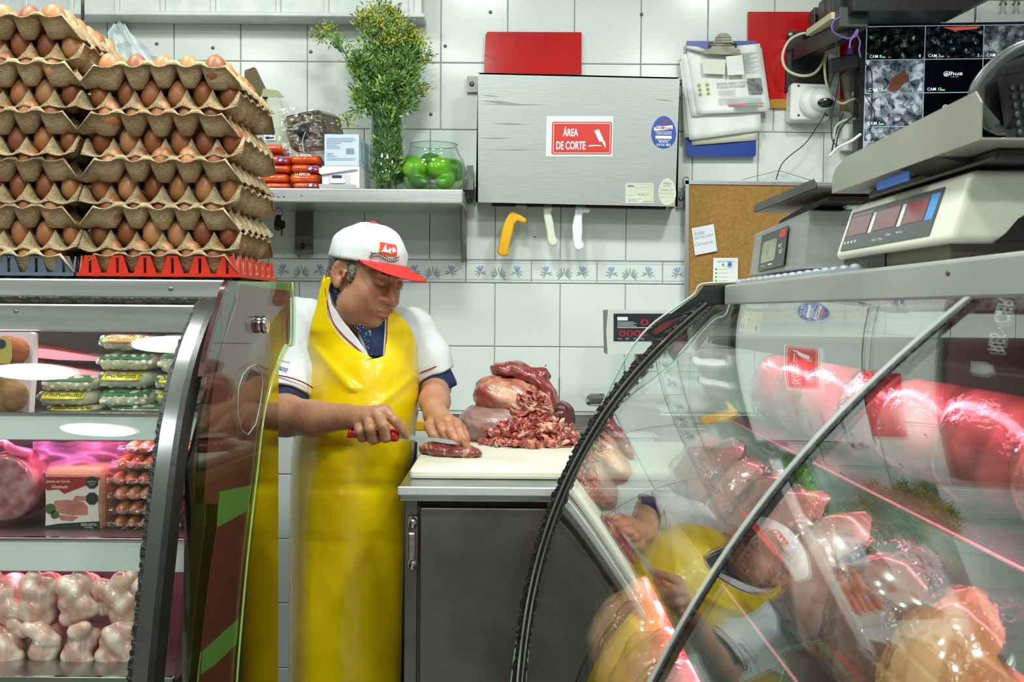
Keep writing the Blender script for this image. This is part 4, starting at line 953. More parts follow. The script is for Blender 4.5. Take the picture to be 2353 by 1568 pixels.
# ---------------------------------------------------------------- wall shelf and its goods
SY0, SY1 = 2.90, 3.19
za = P(850, 434, SY0).z; zbs = P(850, 466, SY0).z; xr = P(1063, 450, SY0).x
t = thing('wall_shelf', (-.5, 3.1, za), 'stainless steel wall shelf above the butcher, carrying the vase and lime bowl', 'shelf')
obj('shelf_plate', MB().bb((-1.35, SY0, zbs), (xr, SY1, za), .003), STEELH, t)
obj('dimples', MB().ell(P(640, 452, SY0 + .001), (.004, .002, .004), n=8, m=5).ell(P(653, 452, SY0 + .001), (.004, .002, .004), n=8, m=5).ell(P(693, 449, SY0 + .001), (.004, .002, .003), n=8, m=5), STEELD, t)
b1 = obj('bracket', MB().prism([P(679, 468, 3.17), P(718, 468, 3.17), P(717, 584, 3.17), P(677, 584, 3.17)], (0, .02, 0)), STEELD, t)
obj('bolt_hole', MB().lathe([(.0001, -.002), (.009, -.002), (.009, 0)], P(696, 566, 3.17), 14, axis=(0, 1, 0)), BLACK, b1)
b2 = obj('bracket', MB().add([P(1060, 466, 2.95), P(1070, 466, 3.18), P(1070, 602, 3.18), P(1060, 602, 3.165), P(1070, 440, 3.18)], [(0, 1, 2, 3)]).prism([P(1056, 470, 2.98), P(1062, 470, 2.98), P(1068, 600, 3.17), P(1060, 604, 3.17)], (.004, .01, 0)), STEELD, t, solid=.004)
obj('end_clamp', MB().prism([P(1072, 380, 3.15), P(1087, 380, 3.15), P(1087, 412, 3.15), P(1071, 412, 3.15)], (0, .03, 0)).prism([P(1063, 412, 3.1), P(1088, 412, 3.1), P(1088, 436, 3.1), P(1063, 436, 3.1)], (0, .06, 0)), STEELD, t)
t = thing('key_ring', P(640, 480, 3.05), 'bunch of dark keys on a ring hanging below the wall shelf', 'keys')
obj('hook', MB().tube([P(641, 466, 3.05), P(641, 480, 3.05)], .0022, 6), STEELD, t)
c = P(640, 488, 3.05); obj('ring', MB().tube([c + Vector((math.cos(a) * .0125, 0, math.sin(a) * .0125)) for a in np.linspace(0, 6.283, 20)[:-1]], .0012, 6, closed=True), STEELD, t)
obj('fob', MB().prism([P(x, y, 3.04) for x, y in ((634, 494), (645, 494), (645, 522), (640, 531), (631, 529), (629, 515))], (0, .006, 0)), BLACK, t)
obj('key', MB().prism([P(x, y, 3.05) for x, y in ((644, 505), (655, 508), (655, 524), (649, 527), (649, 541), (645, 543), (645, 528), (641, 524))], (0, .003, 0)), mat('dark_brass', '4a4333', .4, .8), t)
# coffee-style orange packs
ORG = mat('orange_foil', 'd9571d', .25, 0, 'c9480f', 20, coat=.7, bump=.35, bscale=50)
packs = [(600, 650, 330, 351), (597, 665, 355, 378), (662, 735, 354, 378), (596, 667, 377, 397), (664, 735, 376, 397), (590, 662, 397, 420), (661, 732, 397, 422), (600, 666, 419, 434), (669, 732, 418, 434)]
plab = ['single orange foil packet on top of the left column', 'top packet of the left orange column', 'top packet of the right orange column', 'second packet of the left orange column', 'second packet of the right orange column', 'third packet of the left orange column', 'third packet of the right orange column', 'bottom packet of the left orange column', 'bottom packet of the right orange column']
for i, (x0, x1, y0, y1) in enumerate(packs):
    t, c, w_, h_ = bag('orange_packet', x0, x1, y0 - 1, y1, 2.93, ORG, plab[i] + ' on the wall shelf', 'packet', 'orange packets on the wall shelf', dep=.12, bumps=.0012, bs=60, pinch=.9)
    t.children[0].name = 'pouch'
    if i in (2, 6): 
        mb = MB(); put_text(mb, 'LA ESPECIAL', (c.x, 2.9265, c.z + h_ * .2), (1, 0, 0), (0, 0, 1), w_ * .5, h_ * .22, bold=.02, align='C'); obj('lettering', mb, PAPER, t)
    elif i in (1, 4, 8): obj('printed_spots', MB().prism([(c.x + w_ * .05, 2.9262, c.z - h_ * .2), (c.x + w_ * .42, 2.9262, c.z - h_ * .2), (c.x + w_ * .42, 2.9262, c.z + h_ * .15), (c.x + w_ * .1, 2.9262, c.z + h_ * .15)], (0, .0008, 0)), mat('multi_print', 'e6d3cf', .4, 0, '5c4a97', 120, lo=.45, hi=.5), t)
# wrapped roll
t = thing('film_roll', P(705, 350, 3.0), 'big roll wrapped in cling film, tilted on top of the orange packets', 'roll')
c = P(703, 303, 2.99); ax = (P(735, 290, 3.1) - P(700, 303, 2.95)).normalized()
vx = [(650, 262), (735, 250), (762, 340), (670, 353)]
def rp(x, y, Y): return P(x, y, Y)
oc = [(648, 268), (700, 255), (738, 252), (752, 262), (764, 300), (770, 345), (720, 352), (668, 352), (655, 320)]
obj('roll', MB().prism([P(x, y, 2.95) for x, y in [(645, 268), (700, 255), (737, 250), (748, 300), (752, 344), (668, 350), (655, 312)]], (.035, .13, .01)), mat('wrapped_brown', '3f2f27', .2, 0, '6b6553', 14, lo=.5, hi=.8, coat=1.0, bump=.8, bscale=22, stretch=(1, 1, 3)), t).modifiers.new('b', 'BEVEL').width = .012
obj('core', MB().lathe([(.018, -.004), (.018, .002), (.011, .002), (.011, .02)], P(697, 302, 2.945), 20, axis=(0, 1, 0)), DARK, t)
obj('strap', MB().tube(smooth_path([P(702, 303, 2.94), P(696, 320, 2.942), P(696, 340, 2.942), P(701, 353, 2.945)], 4), .0013, 6), mat('pale_green_strap', '9fc0ae', .5), t)
def fn(u, v):
    x = 640 + 128 * u; y = 247 + 108 * v; return P(x + 4 * mnoise.noise(Vector((u * 4, v * 4, 2))), y, 2.942 - .006 * abs(mnoise.noise(Vector((u * 7, v * 7, 5)))) + .03 * max(0, u - .75) * 4)
obj('cling_film', MB().grid(fn, 30, 24), filmmat('wrap_film', (.93, .93, .86), .9, 26), t)
# boxes
def carton(name, x0, x1, y0, y1, Y, dep, m, label, side=None):
    a = P(x0, y1, Y); b = P(x1, y0, Y); t = thing(name, (a.x, Y, a.z), label, 'box')
    o = obj('carton', MB().bb((a.x, Y, a.z), (b.x, Y + dep, b.z), .0015), m, t); return t, a, b
LB = mat('pale_blue_card', 'bccbdc', .6); 
t, a, b = carton('glove_box', 745, 825, 309, 381, 2.92, .20, LB, 'pale blue box with a barcode, lying on the white box')
g = Frame(P(746, 310, 2.9195), P(824, 310, 2.9195), P(746, 380, 2.9195)); mb = MB()
for i, w_ in enumerate((.80, .86, .76, .42, .30, .38, .40)): g.rect(mb, .06, .10 + i * .055, .06 + w_, .125 + i * .055, 0, .0003)
for i, w_ in enumerate((.2, .2, .3)): g.rect(mb, .06, .60 + i * .05, .06 + w_, .62 + i * .05, 0, .0003)
for i, w_ in enumerate((.86, .80)): g.rect(mb, .06, .77 + i * .045, .06 + w_, .787 + i * .045, 0, .0003)
obj('fine_print', mb, mat('faint_blue_ink', '8a9db6', .6), t)
mb = MB(); 
for i in range(12): g.rect(mb, .64 + i * .02, .44, .64 + i * .02 + (.006 + .007 * (i % 3 == 0)), .64, 0, .0003)
obj('barcode', mb, mat('barcode_ink', '4a5a72', .6), t)
obj('side_print', MB().bb((b.x - .0004, 2.94, a.z + .02), (b.x + .0006, 3.1, b.z - .015)), mat('teal_print', '8fb3c4', .5, 0, 'b9d0d8', 25), t)
t, a, b = carton('tissue_box', 740, 826, 382, 432, 2.92, .22, mat('white_card', 'dfe0df', .6), 'white cardboard box with an open front slot on the wall shelf')
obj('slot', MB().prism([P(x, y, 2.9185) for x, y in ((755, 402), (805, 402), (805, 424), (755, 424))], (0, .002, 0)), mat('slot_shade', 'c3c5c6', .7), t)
obj('blue_flap', MB().prism([P(x, y, 2.917) for x, y in ((763, 403), (785, 403), (785, 411), (763, 411))], (0, .002, 0)), mat('navy_card', '1b2150', .5), t)
obj('white_tab', MB().prism([P(x, y, 2.915) for x, y in ((760, 410), (788, 410), (792, 414), (792, 421), (758, 421), (758, 413))], (0, .003, 0)), PAPER, t)
obj('fold_out_flap', MB().prism([P(x, y, 2.905) for x, y in ((732, 423), (816, 424), (822, 433), (734, 433))], (0, .002, 0)), mat('grey_card', 'a9abab', .6), t)
obj('top_flap', MB().prism([P(x, y, 2.912) for x, y in ((733, 386), (822, 384), (822, 388), (738, 401), (733, 398))], (0, .002, 0)), PAPER, t)
# white translucent bag with blue dots, and card lid behind the egg stack
t = thing('plastic_pouch', P(640, 300, 3.1), 'upright clear pouch with a blue dotted panel, half hidden behind the eggs', 'bag')
obj('pouch', MB().prism([P(x, y, 3.02) for x, y in ((612, 228), (636, 222), (642, 230), (650, 290), (655, 332), (612, 330))], (0, .05, 0)), mat('clear_pouch', 'd3d9c6', .15, alpha=.45, coat=.8), t)
mb = MB(); rg = random.Random(2)
obj('white_panel', MB().prism([P(x, y, 3.012) for x, y in ((608, 290), (622, 285), (630, 300), (634, 322), (608, 322))], (0, .002, 0)), PAPER, t)
for k in range(16): mb.lathe([(.0001, -.0005), (rg.uniform(.002, .0042), -.0005), (.003, 0)], P(612 + (k % 4) * 5 + rg.uniform(-1, 1), 292 + (k // 4) * 8 + rg.uniform(-1, 1), 3.011), 8, axis=(0, 1, 0))
obj('blue_dots', mb, INKB, t)
t = thing('carton_flap', P(600, 240, 3.06), 'dark kraft card lid standing up behind the right egg stack', 'box')
obj('dark_flap', MB().prism([P(x, y, 3.05) for x, y in ((562, 162), (583, 154), (588, 157), (615, 212), (615, 300), (560, 300))], (0, .004, 0)), mat('dark_kraft', '5a4f33', .7), t)
obj('pale_flap', MB().prism([P(x, y, 3.04) for x, y in ((605, 203), (640, 209), (652, 223), (640, 224), (600, 222))], (0, .004, 0)), mat('olive_card', '9b9c76', .6), t)
# hanging bag and rod
t = thing('hanging_bag', P(276, 90, 3.15), 'white plastic bag hung on a small steel wall bracket at top left', 'bag')
b_ = obj('bracket', MB().prism([P(x, y, 3.18) for x, y in ((263, 31), (291, 31), (292, 76), (263, 76))], (0, .005, 0)), STEEL, t)
obj('screw', MB().lathe([(.0001, -.006), (.007, -.006), (.01, 0)], P(277, 45, 3.18), 12, axis=(0, 1, 0)), BLACK, b_)
def fn(u, v):
    x0_ = np.interp(v, (0, .25, 1), (262, 247, 255)); x1_ = np.interp(v, (0, .25, 1), (286, 300, 375)); x = x0_ + (x1_ - x0_) * u; y = 52 + 90 * v + 10 * math.sin(u * 9) * (1 - v) * .4 
    return P(x, y, 3.13 + .012 * math.sin(u * 14 + v * 4) + .012 * mnoise.noise(Vector((u * 5, v * 5, 1))))
obj('bag', MB().grid(fn, 30, 24), mat('white_bag', 'dde6e6', .35, alpha=.9, bump=.4, bscale=40), t)
t = thing('hanging_rod', P(190, 20, 2.6), 'thin grey steel rod hanging down beside the left egg stack', 'rod'); obj('rod', MB().tube([P(190, -60, 2.6), P(190, 46, 2.6)], .0045, 8), STEELD, t)
# ================================================================ right display case (curved glass)
YF = 2.0; YN = -0.15; YM = 0.85
rc_ = thing('curved_display_case', (.55, 1.0, 0), 'curved glass meat display case at right with a steel top rail', 'display case')
def uv(pts): return [((x - 1176.5) / 1200.0, P(x, y, YF).z) for x, y in pts]
_A = [(-.02, 50.5), (0, 49.8), (.05, 46.3), (.1, 42), (.13, 39.8), (.16, 36.8), (.2, 33.2), (.245, 29.8), (.28, 27.5), (.35, 22.5), (.42, 18), (.5, 13), (.6, 8), (.75, 3), (.9, 1)]
_v = np.arange(-.012, .9, .004); _u = .3775 - np.cumsum(np.tan(np.radians(np.interp(_v, [a[0] for a in _A], [a[1] for a in _A])))) * .004
rp_ = [(P(x, y, YF).x, P(x, y, YF).z) for x, y in ((1634, 700), (1600, 715), (1560, 738), (1498, 793), (1435, 865), (1377, 958), (1327, 1045), (1287, 1132), (1252, 1218), (1222, 1318), (1201, 1418), (1189, 1568), (1184, 1760))]
rpd = [(float(a), float(ZC - b)) for a, b in list(zip(_u, _v))[::4]]
def stripy(pf, o0, o1, y0, y1, name=None):
    """band along Y following an x,z profile between two offsets (positive = outwards, to -x)"""
    n = len(pf); N_ = []
    for i in range(n):
        a = pf[max(i - 1, 0)]; b = pf[min(i + 1, n - 1)]; dx, dz = b[0] - a[0], b[1] - a[1]; L_ = math.hypot(dx, dz); N_.append((dz / L_, -dx / L_))
    return band_faces(lambda y, o, i: Vector((pf[i][0] + N_[i][0] * o, y, pf[i][1] + N_[i][1] * o)), (y0, y1), (o0, o1), n)
RX = P(1665, 702, YF).x
zrb = ZC + .012; zrt = ZC + .050
rail = obj('top_rail', MB().bb((RX - .003, YN, zrb), (RX + .03, YF - .012, zrt), .004), mat('dull_rail_steel', 'b8bbb7', .42, .55, 'abaeaa', 3, bump=.04, bscale=12), rc_)
obj('top_slab', MB().bb((RX + .03, YN, zrb + .01), (1.05, YF - .01, zrt - .001), .003), STEEL, rc_)
obj('rail_dent', MB().ell(PX(2178, 628, RX - .003), (.001, .006, .003), n=8, m=5), STEELD, rail)
mb = MB(); rg = random.Random(5); y = YN
while y < YF - .03:
    y2 = y + .018; z = zrb - .006 + rg.uniform(-.003, .002); mb.bb((RX - .004 + rg.uniform(-.001, .001), y, z - .004), (RX + .015, y2, zrb + .001)); y = y2
obj('sealant_line', mb, mat('grey_sealant', '4a4d4d', .5, 0, '1c1d1e', 60, bump=.6, bscale=90), rc_)
obj('far_glass', stripy(rpd, 0, -.005, YM + .004, YF - .004), CASEG, rc_)
obj('near_glass', stripy(rpd, 0, -.005, YN, YM - .004), CASEG, rc_)
obj('seam_strip', stripy(rpd, .002, -.003, YM - .001, YM + .009), mat('seam_aluminium', 'c8d0cc', .25, .6), rc_)
obj('seam_seal', stripy(rpd, .001, -.006, YM - .009, YM - .001), RUBBER, rc_)
# far end: chrome rib, black seal and outer glass end pane
obj('end_rib', stripy(rpd, .005, -.010, YF - .006, YF + .004), BLACK, rc_)
obj('end_rib_highlight', stripy(rpd, .007, .003, YF - .010, YF - .004), CHROME, rc_)
mb = MB(); n = len(rpd)
for i in range(n - 1):
    for k in range(3):
        a = [rpd[i][j] * (1 - k / 3) + rpd[i + 1][j] * k / 3 for j in (0, 1)]; b = [rpd[i][j] * (1 - (k + 1) / 3) + rpd[i + 1][j] * (k + 1) / 3 for j in (0, 1)]
        w_ = .015 + rg.uniform(-.003, .003); dx, dz = b[0] - a[0], b[1] - a[1]; L_ = math.hypot(dx, dz) + 1e-9; nx_, nz_ = dz / L_, -dx / L_
        mb.prism([(a[0] + nx_ * .004, YF, a[1] + nz_ * .004), (a[0] + nx_ * w_, YF, a[1] + nz_ * w_), (b[0] + nx_ * w_, YF, b[1] + nz_ * w_), (b[0] + nx_ * .004, YF, b[1] + nz_ * .004)], (0, .006, 0))
obj('edge_sealant', mb, RUBBER, rc_)
outer = [(1690, 650), (1614, 653), (1596, 676), (1560, 702), (1500, 745), (1452, 800), (1408, 880), (1370, 960), (1330, 1040), (1295, 1110), (1265, 1190), (1232, 1290), (1205, 1380), (1175, 1568), (1165, 1760)]
oc_ = smooth_path([P(x, y, YF + .004) for x, y in outer], 4)
inner = [Vector((1.0, YF + .004, oc_[-1].z)), Vector((1.0, YF + .004, oc_[0].z))]
obj('end_pane', MB().prism(oc_ + inner, (0, .006, 0)), glassmat('end_glass_clear', (.95, .985, .965), 0, 1.45, .8), rc_)
obj('pane_edge', MB().tube([p + Vector((0, .003, 0)) for p in oc_], .0022, 6), mat('glass_rim', 'a9beb4', .12, coat=.5, alpha=.8), rc_)
blk = [(1690, 655), (1618, 656), (1600, 680), (1560, 708), (1505, 748), (1480, 765), (1492, 772), (1500, 776), (1512, 778), (1524, 772), (1560, 742), (1600, 715), (1640, 705), (1665, 702), (1740, 700), (1740, 655)]
obj('black_corner_vinyl', MB().prism([P(x, y, YF + .012) for x, y in blk], (0, .001, 0)), BLACK, rc_)
obj('red_vinyl_tear', MB().prism([P(x, y, YF + .0115) for x, y in ((1497, 764), (1520, 745), (1560, 730), (1592, 714), (1585, 722), (1550, 745), (1510, 768))], (0, .0005, 0)), mat('torn_red', '7b2018', .6), rc_)
obj('black_inner_corner', MB().prism([P(x, y, YF - .014) for x, y in ((1640, 712), (1730, 712), (1690, 722), (1655, 745), (1625, 775), (1600, 808), (1588, 800), (1592, 770))], (0, .002, 0)), BLACK, rc_)
# interior
zsh = []
shelves = [((.40, .20), (.345, .243)), ((.30, .385), (.225, .437))]
PINKT = mat('pink_lamp_tube', 'ff9fb4', .4, emit=2.2)
obj('canopy', MB().bb((.372, YN, ZC - .052), (1.0, YF - .03, ZC - .046)), DARK, rc_)
obj('canopy_lip', MB().bb((.370, YN, ZC - .060), (.373, YF - .03, ZC - .046)), DARK, rc_)
obj('canopy_lamp', MB().tube([(.41, YN, ZC - .053), (.41, YF - .05, ZC - .053)], .005, 8), PINKT, rc_)
tube_light('case_tube_light', (.42, YN, ZC - .060), (.42, YF - .06, ZC - .060), 4.5, (.55, 1, 1.08), col=(1, .24, .34))
for k, ((ux, vz), (ux2, vz2)) in enumerate(shelves):
    z = ZC - vz; z2 = ZC - vz2
    s_ = obj('inner_shelf', MB().bb((ux, YN, z - .005), (1.0, YF - .03, z)), STEELD, rc_)
    obj('shelf_front', MB().prism([(ux, YN, z), (ux - .004, YN, z), (ux2, YN, z2), (ux2 + .004, YN, z2)], (0, YF - .03 - YN, 0)), mat('dark_glass_front', '232a28', .08, .0, spec=.9, coat=.6), s_)
    obj('front_bead', MB().tube([(ux - .002, YN, z + .001), (ux - .002, YF - .03, z + .001)], .0022, 6), mat('pink_bead', 'd98a96', .3), s_)
    obj('shelf_lamp', MB().tube([(ux2 + .014, YN, z2 - .002), (ux2 + .014, YF - .06, z2 - .002)], .006, 8), PINKT, s_)
    tube_light('case_tube_light', (ux2 + .024, YN, z2 - .008), (ux2 + .024, YF - .06, z2 - .008), 4.5, (ux2 + .15, 1, z2 - .2), col=(1, .24, .34))
zdk = ZC - .71
obj('deck', MB().bb((.06, YN, zdk - .02), (1.0, YF - .03, zdk)), STEEL, rc_)
obj('front_sill', MB().bb((-.005, YN, zdk - .15), (.06, YF - .002, zdk - .05), .008), STEELD, rc_)
obj('base_body', MB().bb((-.0, YN, 0), (1.0, YF - .002, zdk - .03), .01), STEELD, rc_)
obj('back_wall', MB().bb((1.0, YN, 0), (1.02, YF, ZC + .02)), mat('case_liner', '8b8486', .5), rc_)
obj('divider', MB().bb((.31, .985, ZC - .24), (.9, .990, ZC - .06)), glassmat('divider_glass', (.9, .95, .93)), rc_)
# meats in the case
PORK = [mat('pale_wrapped_meat', 'c08a84', .25, 0, 'a86a66', 16, lo=.35, hi=.65, coat=.9, bump=.15, bscale=14), mat('pink_wrapped_meat', 'b5706c', .25, 0, 'd0a49a', 12, lo=.42, hi=.6, coat=.9, bump=.15, bscale=14),
        mat('orange_chicken', 'c98a56', .25, 0, 'd6a378', 9, coat=.9, bump=.2, bscale=14), mat('brown_wrapped_meat', '7a5149', .25, 0, '9d7268', 18, coat=.9, bump=.2, bscale=18)]
def slab(name, c, r, m, label, cat, group, tilt=(0, 0, 0), seed=0, lump=.006, film=True):
    c = Vector(c); t = thing(name, c - Vector((0, 0, r[2])), label, cat, group); R = Matrix.Rotation(tilt[0], 3, 'X') @ Matrix.Rotation(tilt[1], 3, 'Y') @ Matrix.Rotation(tilt[2], 3, 'Z')
    def fn(u, v, s=1.0, l=lump, f=14):
        th = math.pi * v; a = 2 * math.pi * u; q = Vector((math.sin(th) * math.cos(a), math.sin(th) * math.sin(a), math.cos(th)))
        q = Vector([math.copysign(abs(x) ** .8, x) for x in q]); p = Vector((q.x * r[0], q.y * r[1], q.z * r[2])) * s
        return c + R @ (p + q * l * mnoise.noise(p * f + Vector((seed, 0, 0))) + q * l * .4 * mnoise.noise(p * f * 3 + Vector((seed, 3, 0))))
    obj('meat', MB().grid(fn, 30, 18), m, t, merge=.0003)
    if film: obj('wrap', MB().grid(lambda u, v: fn(u, v, 1.03, lump * 1.3, 26), 36, 22), FILM, t, merge=.0003)
    return t
rg = random.Random(11)
z1 = ZC - .20; z2 = ZC - .385
row_names = ['farthest', 'second farthest', 'third farthest', 'fourth farthest', 'fifth farthest', 'sixth farthest', 'seventh farthest', 'nearest']
for i in range(7):
    y = 1.86 - i * .165; slab('wrapped_cut', (.50, y, z1 + .062), (.065, .078, .066), PORK[(0, 3, 1, 3, 0, 3, 1)[i]], 'wrapped standing cut on the curved case top shelf, %s from the camera' % row_names[i], 'meat', 'wrapped cuts on the top shelf', (0, .25, .1 * (i % 3)), i * 3)
for i in range(8):
    y = 1.84 - i * .15; slab('wrapped_pork', (.385 , y, z2 + .078), (.095, .088, .076), PORK[(0, 0, 1, 3, 0, 1, 3, 2)[i]], 'wrapped pale pork on the curved case middle shelf, %s from the camera' % row_names[min(i, 7)], 'meat', 'wrapped pork on the middle shelf', (.1, .55, .2 * (i % 2)), i * 5 + 1, .012)
for i in range(7):
    y = 1.84 - i * .15; slab('wrapped_chicken', (.26 , y, zdk + .115), (.115, .085, .108), PORK[(2, 2, 1, 0, 2, 0, 1)[i]], 'wrapped meat on the curved case bottom deck, %s from the camera' % row_names[i], 'meat', 'wrapped meat on the bottom deck', (0, .4, .15), i * 7 + 2, .014)
t = thing('pink_bag', (.42, .62, z2), 'smooth bright pink bag lying on the middle shelf near the camera', 'bag')
slab_ = MB().grid(lambda u, v: Vector((.36 + .2 * v, .50 + .2 * u, z2 + .10 * math.sin(math.pi * min(1, .15 + v)) * (.7 + .3 * math.sin(u * 3)))), 16, 12); obj('bag', slab_, mat('pink_vinyl', 'b0527e', .3, coat=.6, bump=.2, bscale=20), t, solid=.004)
t = thing('ice_tray_rack', (.70, .8, ZC - .3), 'white slatted rack tray inside the curved case at far right', 'rack')
for i in range(9):
    obj('slat', MB().bb((.56, .46 + i * .045, ZC - .17), (.72, .482 + i * .045, ZC - .166)), WPLAS, t)
for x in (.56, .64, .72): obj('rail', MB().bb((x, .45, ZC - .176), (x + .008, .86, ZC - .170)), mat('brown_rack_rail', '7a5550', .4), t)
# ---------------------------------------------------------------- bubble wrap and scales on the rail
t = thing('bubble_wrap', (.5, 1.8, zrt), 'strip of clear bubble wrap under the scales on the case top', 'packing')
mb = MB(); mb.bb((RX + .006, 1.25, zrt), (RX + .30, 1.93, zrt + .003))
obj('sheet', mb, mat('bubble_film', 'c3cdd6', .1, alpha=.5, coat=1), t)
mb = MB()
for i in range(34): mb.ell((RX + .006 + (i % 2) * .008, 1.26 + i * .02, zrt + .004), (.007, .009, .005), n=8, m=5)
obj('bubbles', mb, MATS['bubble_film'], t, kind='stuff')
# near cream scale
t = thing('price_scale', (.60, 1.22, zrt), 'cream retail scale with red display windows and a wide steel pan, nearest the camera', 'scale')
x0 = .429; xt = .452; y0, y1 = 1.035, 1.400; zb_, zt_ = zrt + .020, zrt + .092
bp2 = [(x0, zb_), (xt, zt_), (xt + .30, zt_ + .004), (xt + .36, zb_ + .045), (xt + .33, zb_)]
o = obj('housing', MB().prism([(x, y0, z) for x, z in bp2], (0, y1 - y0, 0)), CREAM, t); md = o.modifiers.new('b', 'BEVEL'); md.width = .009; md.segments = 3; o.modifiers.new('w', 'WEIGHTED_NORMAL')
ex = Vector((0, -1, 0)); sl = (Vector((xt, 0, zt_)) - Vector((x0, 0, zb_))).normalized()
def fpt(u, v, l=0): # u 0 far .. 1 near, v 0 top .. 1 bottom
    a = Vector((xt, y1 - (y1 - y0) * u, zt_)) - Vector((0, 0, 0)); return a - sl * v * (Vector((xt, 0, zt_)) - Vector((x0, 0, zb_))).length + Vector((-sl.z, 0, sl.x)) * l
g = Frame(fpt(.06, .16, .0006), fpt(.86, .16, .0006), fpt(.06, .86, .0006))
g.n = Vector((-sl.z, 0, sl.x)); dk = obj('display_panel', g.rect(MB(), 0, 0, 1, 1, 0, .0008), mat('panel_grey', '4b5052', .25), t)
RW = mat('red_window', '6b1513', .1, coat=.7)
for u0, u1 in ((.03, .29), (.36, .62), (.69, .90)): obj('display_window', g.rect(MB(), u0, .16, u1, .64, .0008, .0014), RW, dk)
obj('blue_tab', g.rect(MB(), .91, .10, .985, .66, .0008, .0013), mat('tab_blue', '4a8fd0', .3), dk)
mb = MB(); 
for u in (.325, .655): g.rect(mb, u - .018, .16, u + .018, .66, .0008, .0012)
g.rect(mb, .03, .10, .29, .12, .0008, .0012); g.text(mb, 'MAX. 30kg', .40, .92, w=.12, h=.07, l=.0012); g.text(mb, 'Kg', .55, .84, w=.05, h=.06, l=.0012); g.text(mb, '$/Kg', .66, .84, w=.07, h=.06, l=.0012)
for i in range(4): g.rect(mb, .03 + i * .045, .78, .045 + i * .045, .84, .0008, .0012)
obj('lettering', mb, mat('panel_white', 'd5d6d2', .4), dk)
obj('under_base', MB().bb((x0 + .012, y0 + .02, zrt + .004), (xt + .3, y1 - .004, zb_ + .004), .003), mat('olive_underside', '4b4733', .5), t)
obj('foot_recess', MB().bb((x0 + .010, y0 + .20, zrt + .004), (x0 + .02, y0 + .26, zb_)), BLACK, t)
for y in (y0 + .03, y1 - .03):
    for x in (x0 + .04, xt + .27): obj('foot', MB().lathe([(.014, 0), (.014, .008)], (x, y, zrt), 12), BLACK, t)
obj('side_arch', MB().prism([(x, y0 - .001, z) for x, z in [(.475, zb_ - .001)] + [(.60 - .115 * math.cos(a), zb_ + .050 * math.sin(a)) for a in np.linspace(.2, 2.9, 10)] + [(.74, zb_ - .001)]], (0, .004, 0)), BLACK, t)
px0, px1, py0, py1, pz = .424, .80, .955, 1.395, zrt + .108
pan = MB(); pan.bb((px0 + .002, py0, pz), (px1, py1, pz + .002)); 
lip = [(py1, pz), (py0, pz), (py0, pz + .034), (py0 + .012, pz + .046), (py1 - .05, pz + .040), (py1 - .012, pz + .030), (py1, pz + .018)]
pan.prism([(px0, y, z) for y, z in lip], (.002, 0, 0))
po = obj('pan', pan, mat('pan_steel', 'b9b8ad', .32, .6, 'a9a89c', 4, bump=.03, bscale=10), t)
for (x, y) in ((.50, 1.08), (.50, 1.28), (.68, 1.08), (.68, 1.28)): obj('pan_support', MB().lathe([(.012, 0), (.009, pz - zt_)], (x, y, zt_), 10), BLACK, t)
obj('spider_arm', MB().bb((.46, 1.0, pz - .012), (.78, 1.36, pz - .001), .004), BLACK, t)
obj('blue_decal', MB().bb((px0 + .006, 1.14, pz - .014), (px0 + .0075, 1.24, pz - .003)), mat('decal_blue', '2a5fae', .4), t)
# far steel scale
t = thing('steel_scale', (.60, 1.8, zrt), 'brushed steel scale with a small olive display window, behind the cream scale', 'scale')
x0, y0, y1 = .439, 1.600, 1.940; zb_, zt_ = zrt + .016, zrt + .106
o = obj('housing', MB().add([(x0, y1, zb_), (x0 + .004, y0, zb_), (x0 + .012, y0, zt_), (x0 + .010, y1, zt_ - .012), (x0 + .30, y1, zb_), (x0 + .30, y0, zb_), (x0 + .30, y0, zt_), (x0 + .30, y1, zt_ - .012)],
    [(0, 1, 2, 3), (4, 7, 6, 5), (1, 5, 6, 2), (0, 3, 7, 4), (3, 2, 6, 7), (0, 4, 5, 1)]), mat('satin_scale_steel', 'b4b8b6', .35, .6, 'a8adab', 6, stretch=(1, 1, 12)), t); md = o.modifiers.new('b', 'BEVEL'); md.width = .003; md.segments = 2
def fp2(u, v, l=0): return Vector((x0 + .009 - .008 * v - l, y1 - (y1 - y0) * u, zt_ - .008 - (zt_ - zb_ - .012) * v + (u - 1) * .008 * (1 - v)))
g = Frame(fp2(.20, .08, .001), fp2(.72, .08, .001), fp2(.20, .98, .001)); g.n = Vector((-1, 0, 0))
dk = obj('display_panel', g.rect(MB(), 0, 0, 1, 1, 0, .001), mat('panel_dark', '46494a', .3), t)
obj('display_window', g.poly(MB(), rrect(.10, .22, .66, .80, .05, g.w / g.h), .001, .0016), mat('lcd_olive', '9a9d84', .25, 0, '85886f', 20), dk)
obj('red_badge', g.poly(MB(), rrect(.74, .06, .96, .26, .03, g.w / g.h), .001, .0016), mat('badge_red', 'b8403a', .4), dk)
mb = MB(); g.text(mb, 'PC', .76, .52, w=.12, h=.10, l=.0018, bold=.02); g.text(mb, '30 kg', .14, .92, w=.16, h=.06, l=.0018); g.rect(mb, .42, .86, .56, .90, .001, .0014)
for i in range(3): g.rect(mb, .78, .56 + i * .04, .90, .575 + i * .04, .001, .0014)
obj('lettering', mb, MATS['panel_white'], dk)
a_ = x0 + .09
obj('rating_plate', MB().bb((x0 + .10, y0 - .0012, zb_ + .012), (x0 + .16, y0 + .001, zt_ - .012), .0005), mat('plate_white', 'c9cdd0', .4), t)
g = Frame((x0 + .10, y0 - .0016, zt_ - .012), (x0 + .16, y0 - .0016, zt_ - .012), (x0 + .10, y0 - .0016, zb_ + .012)); mb = MB(); g.rect(mb, .08, .06, .42, .28, 0, .0003)
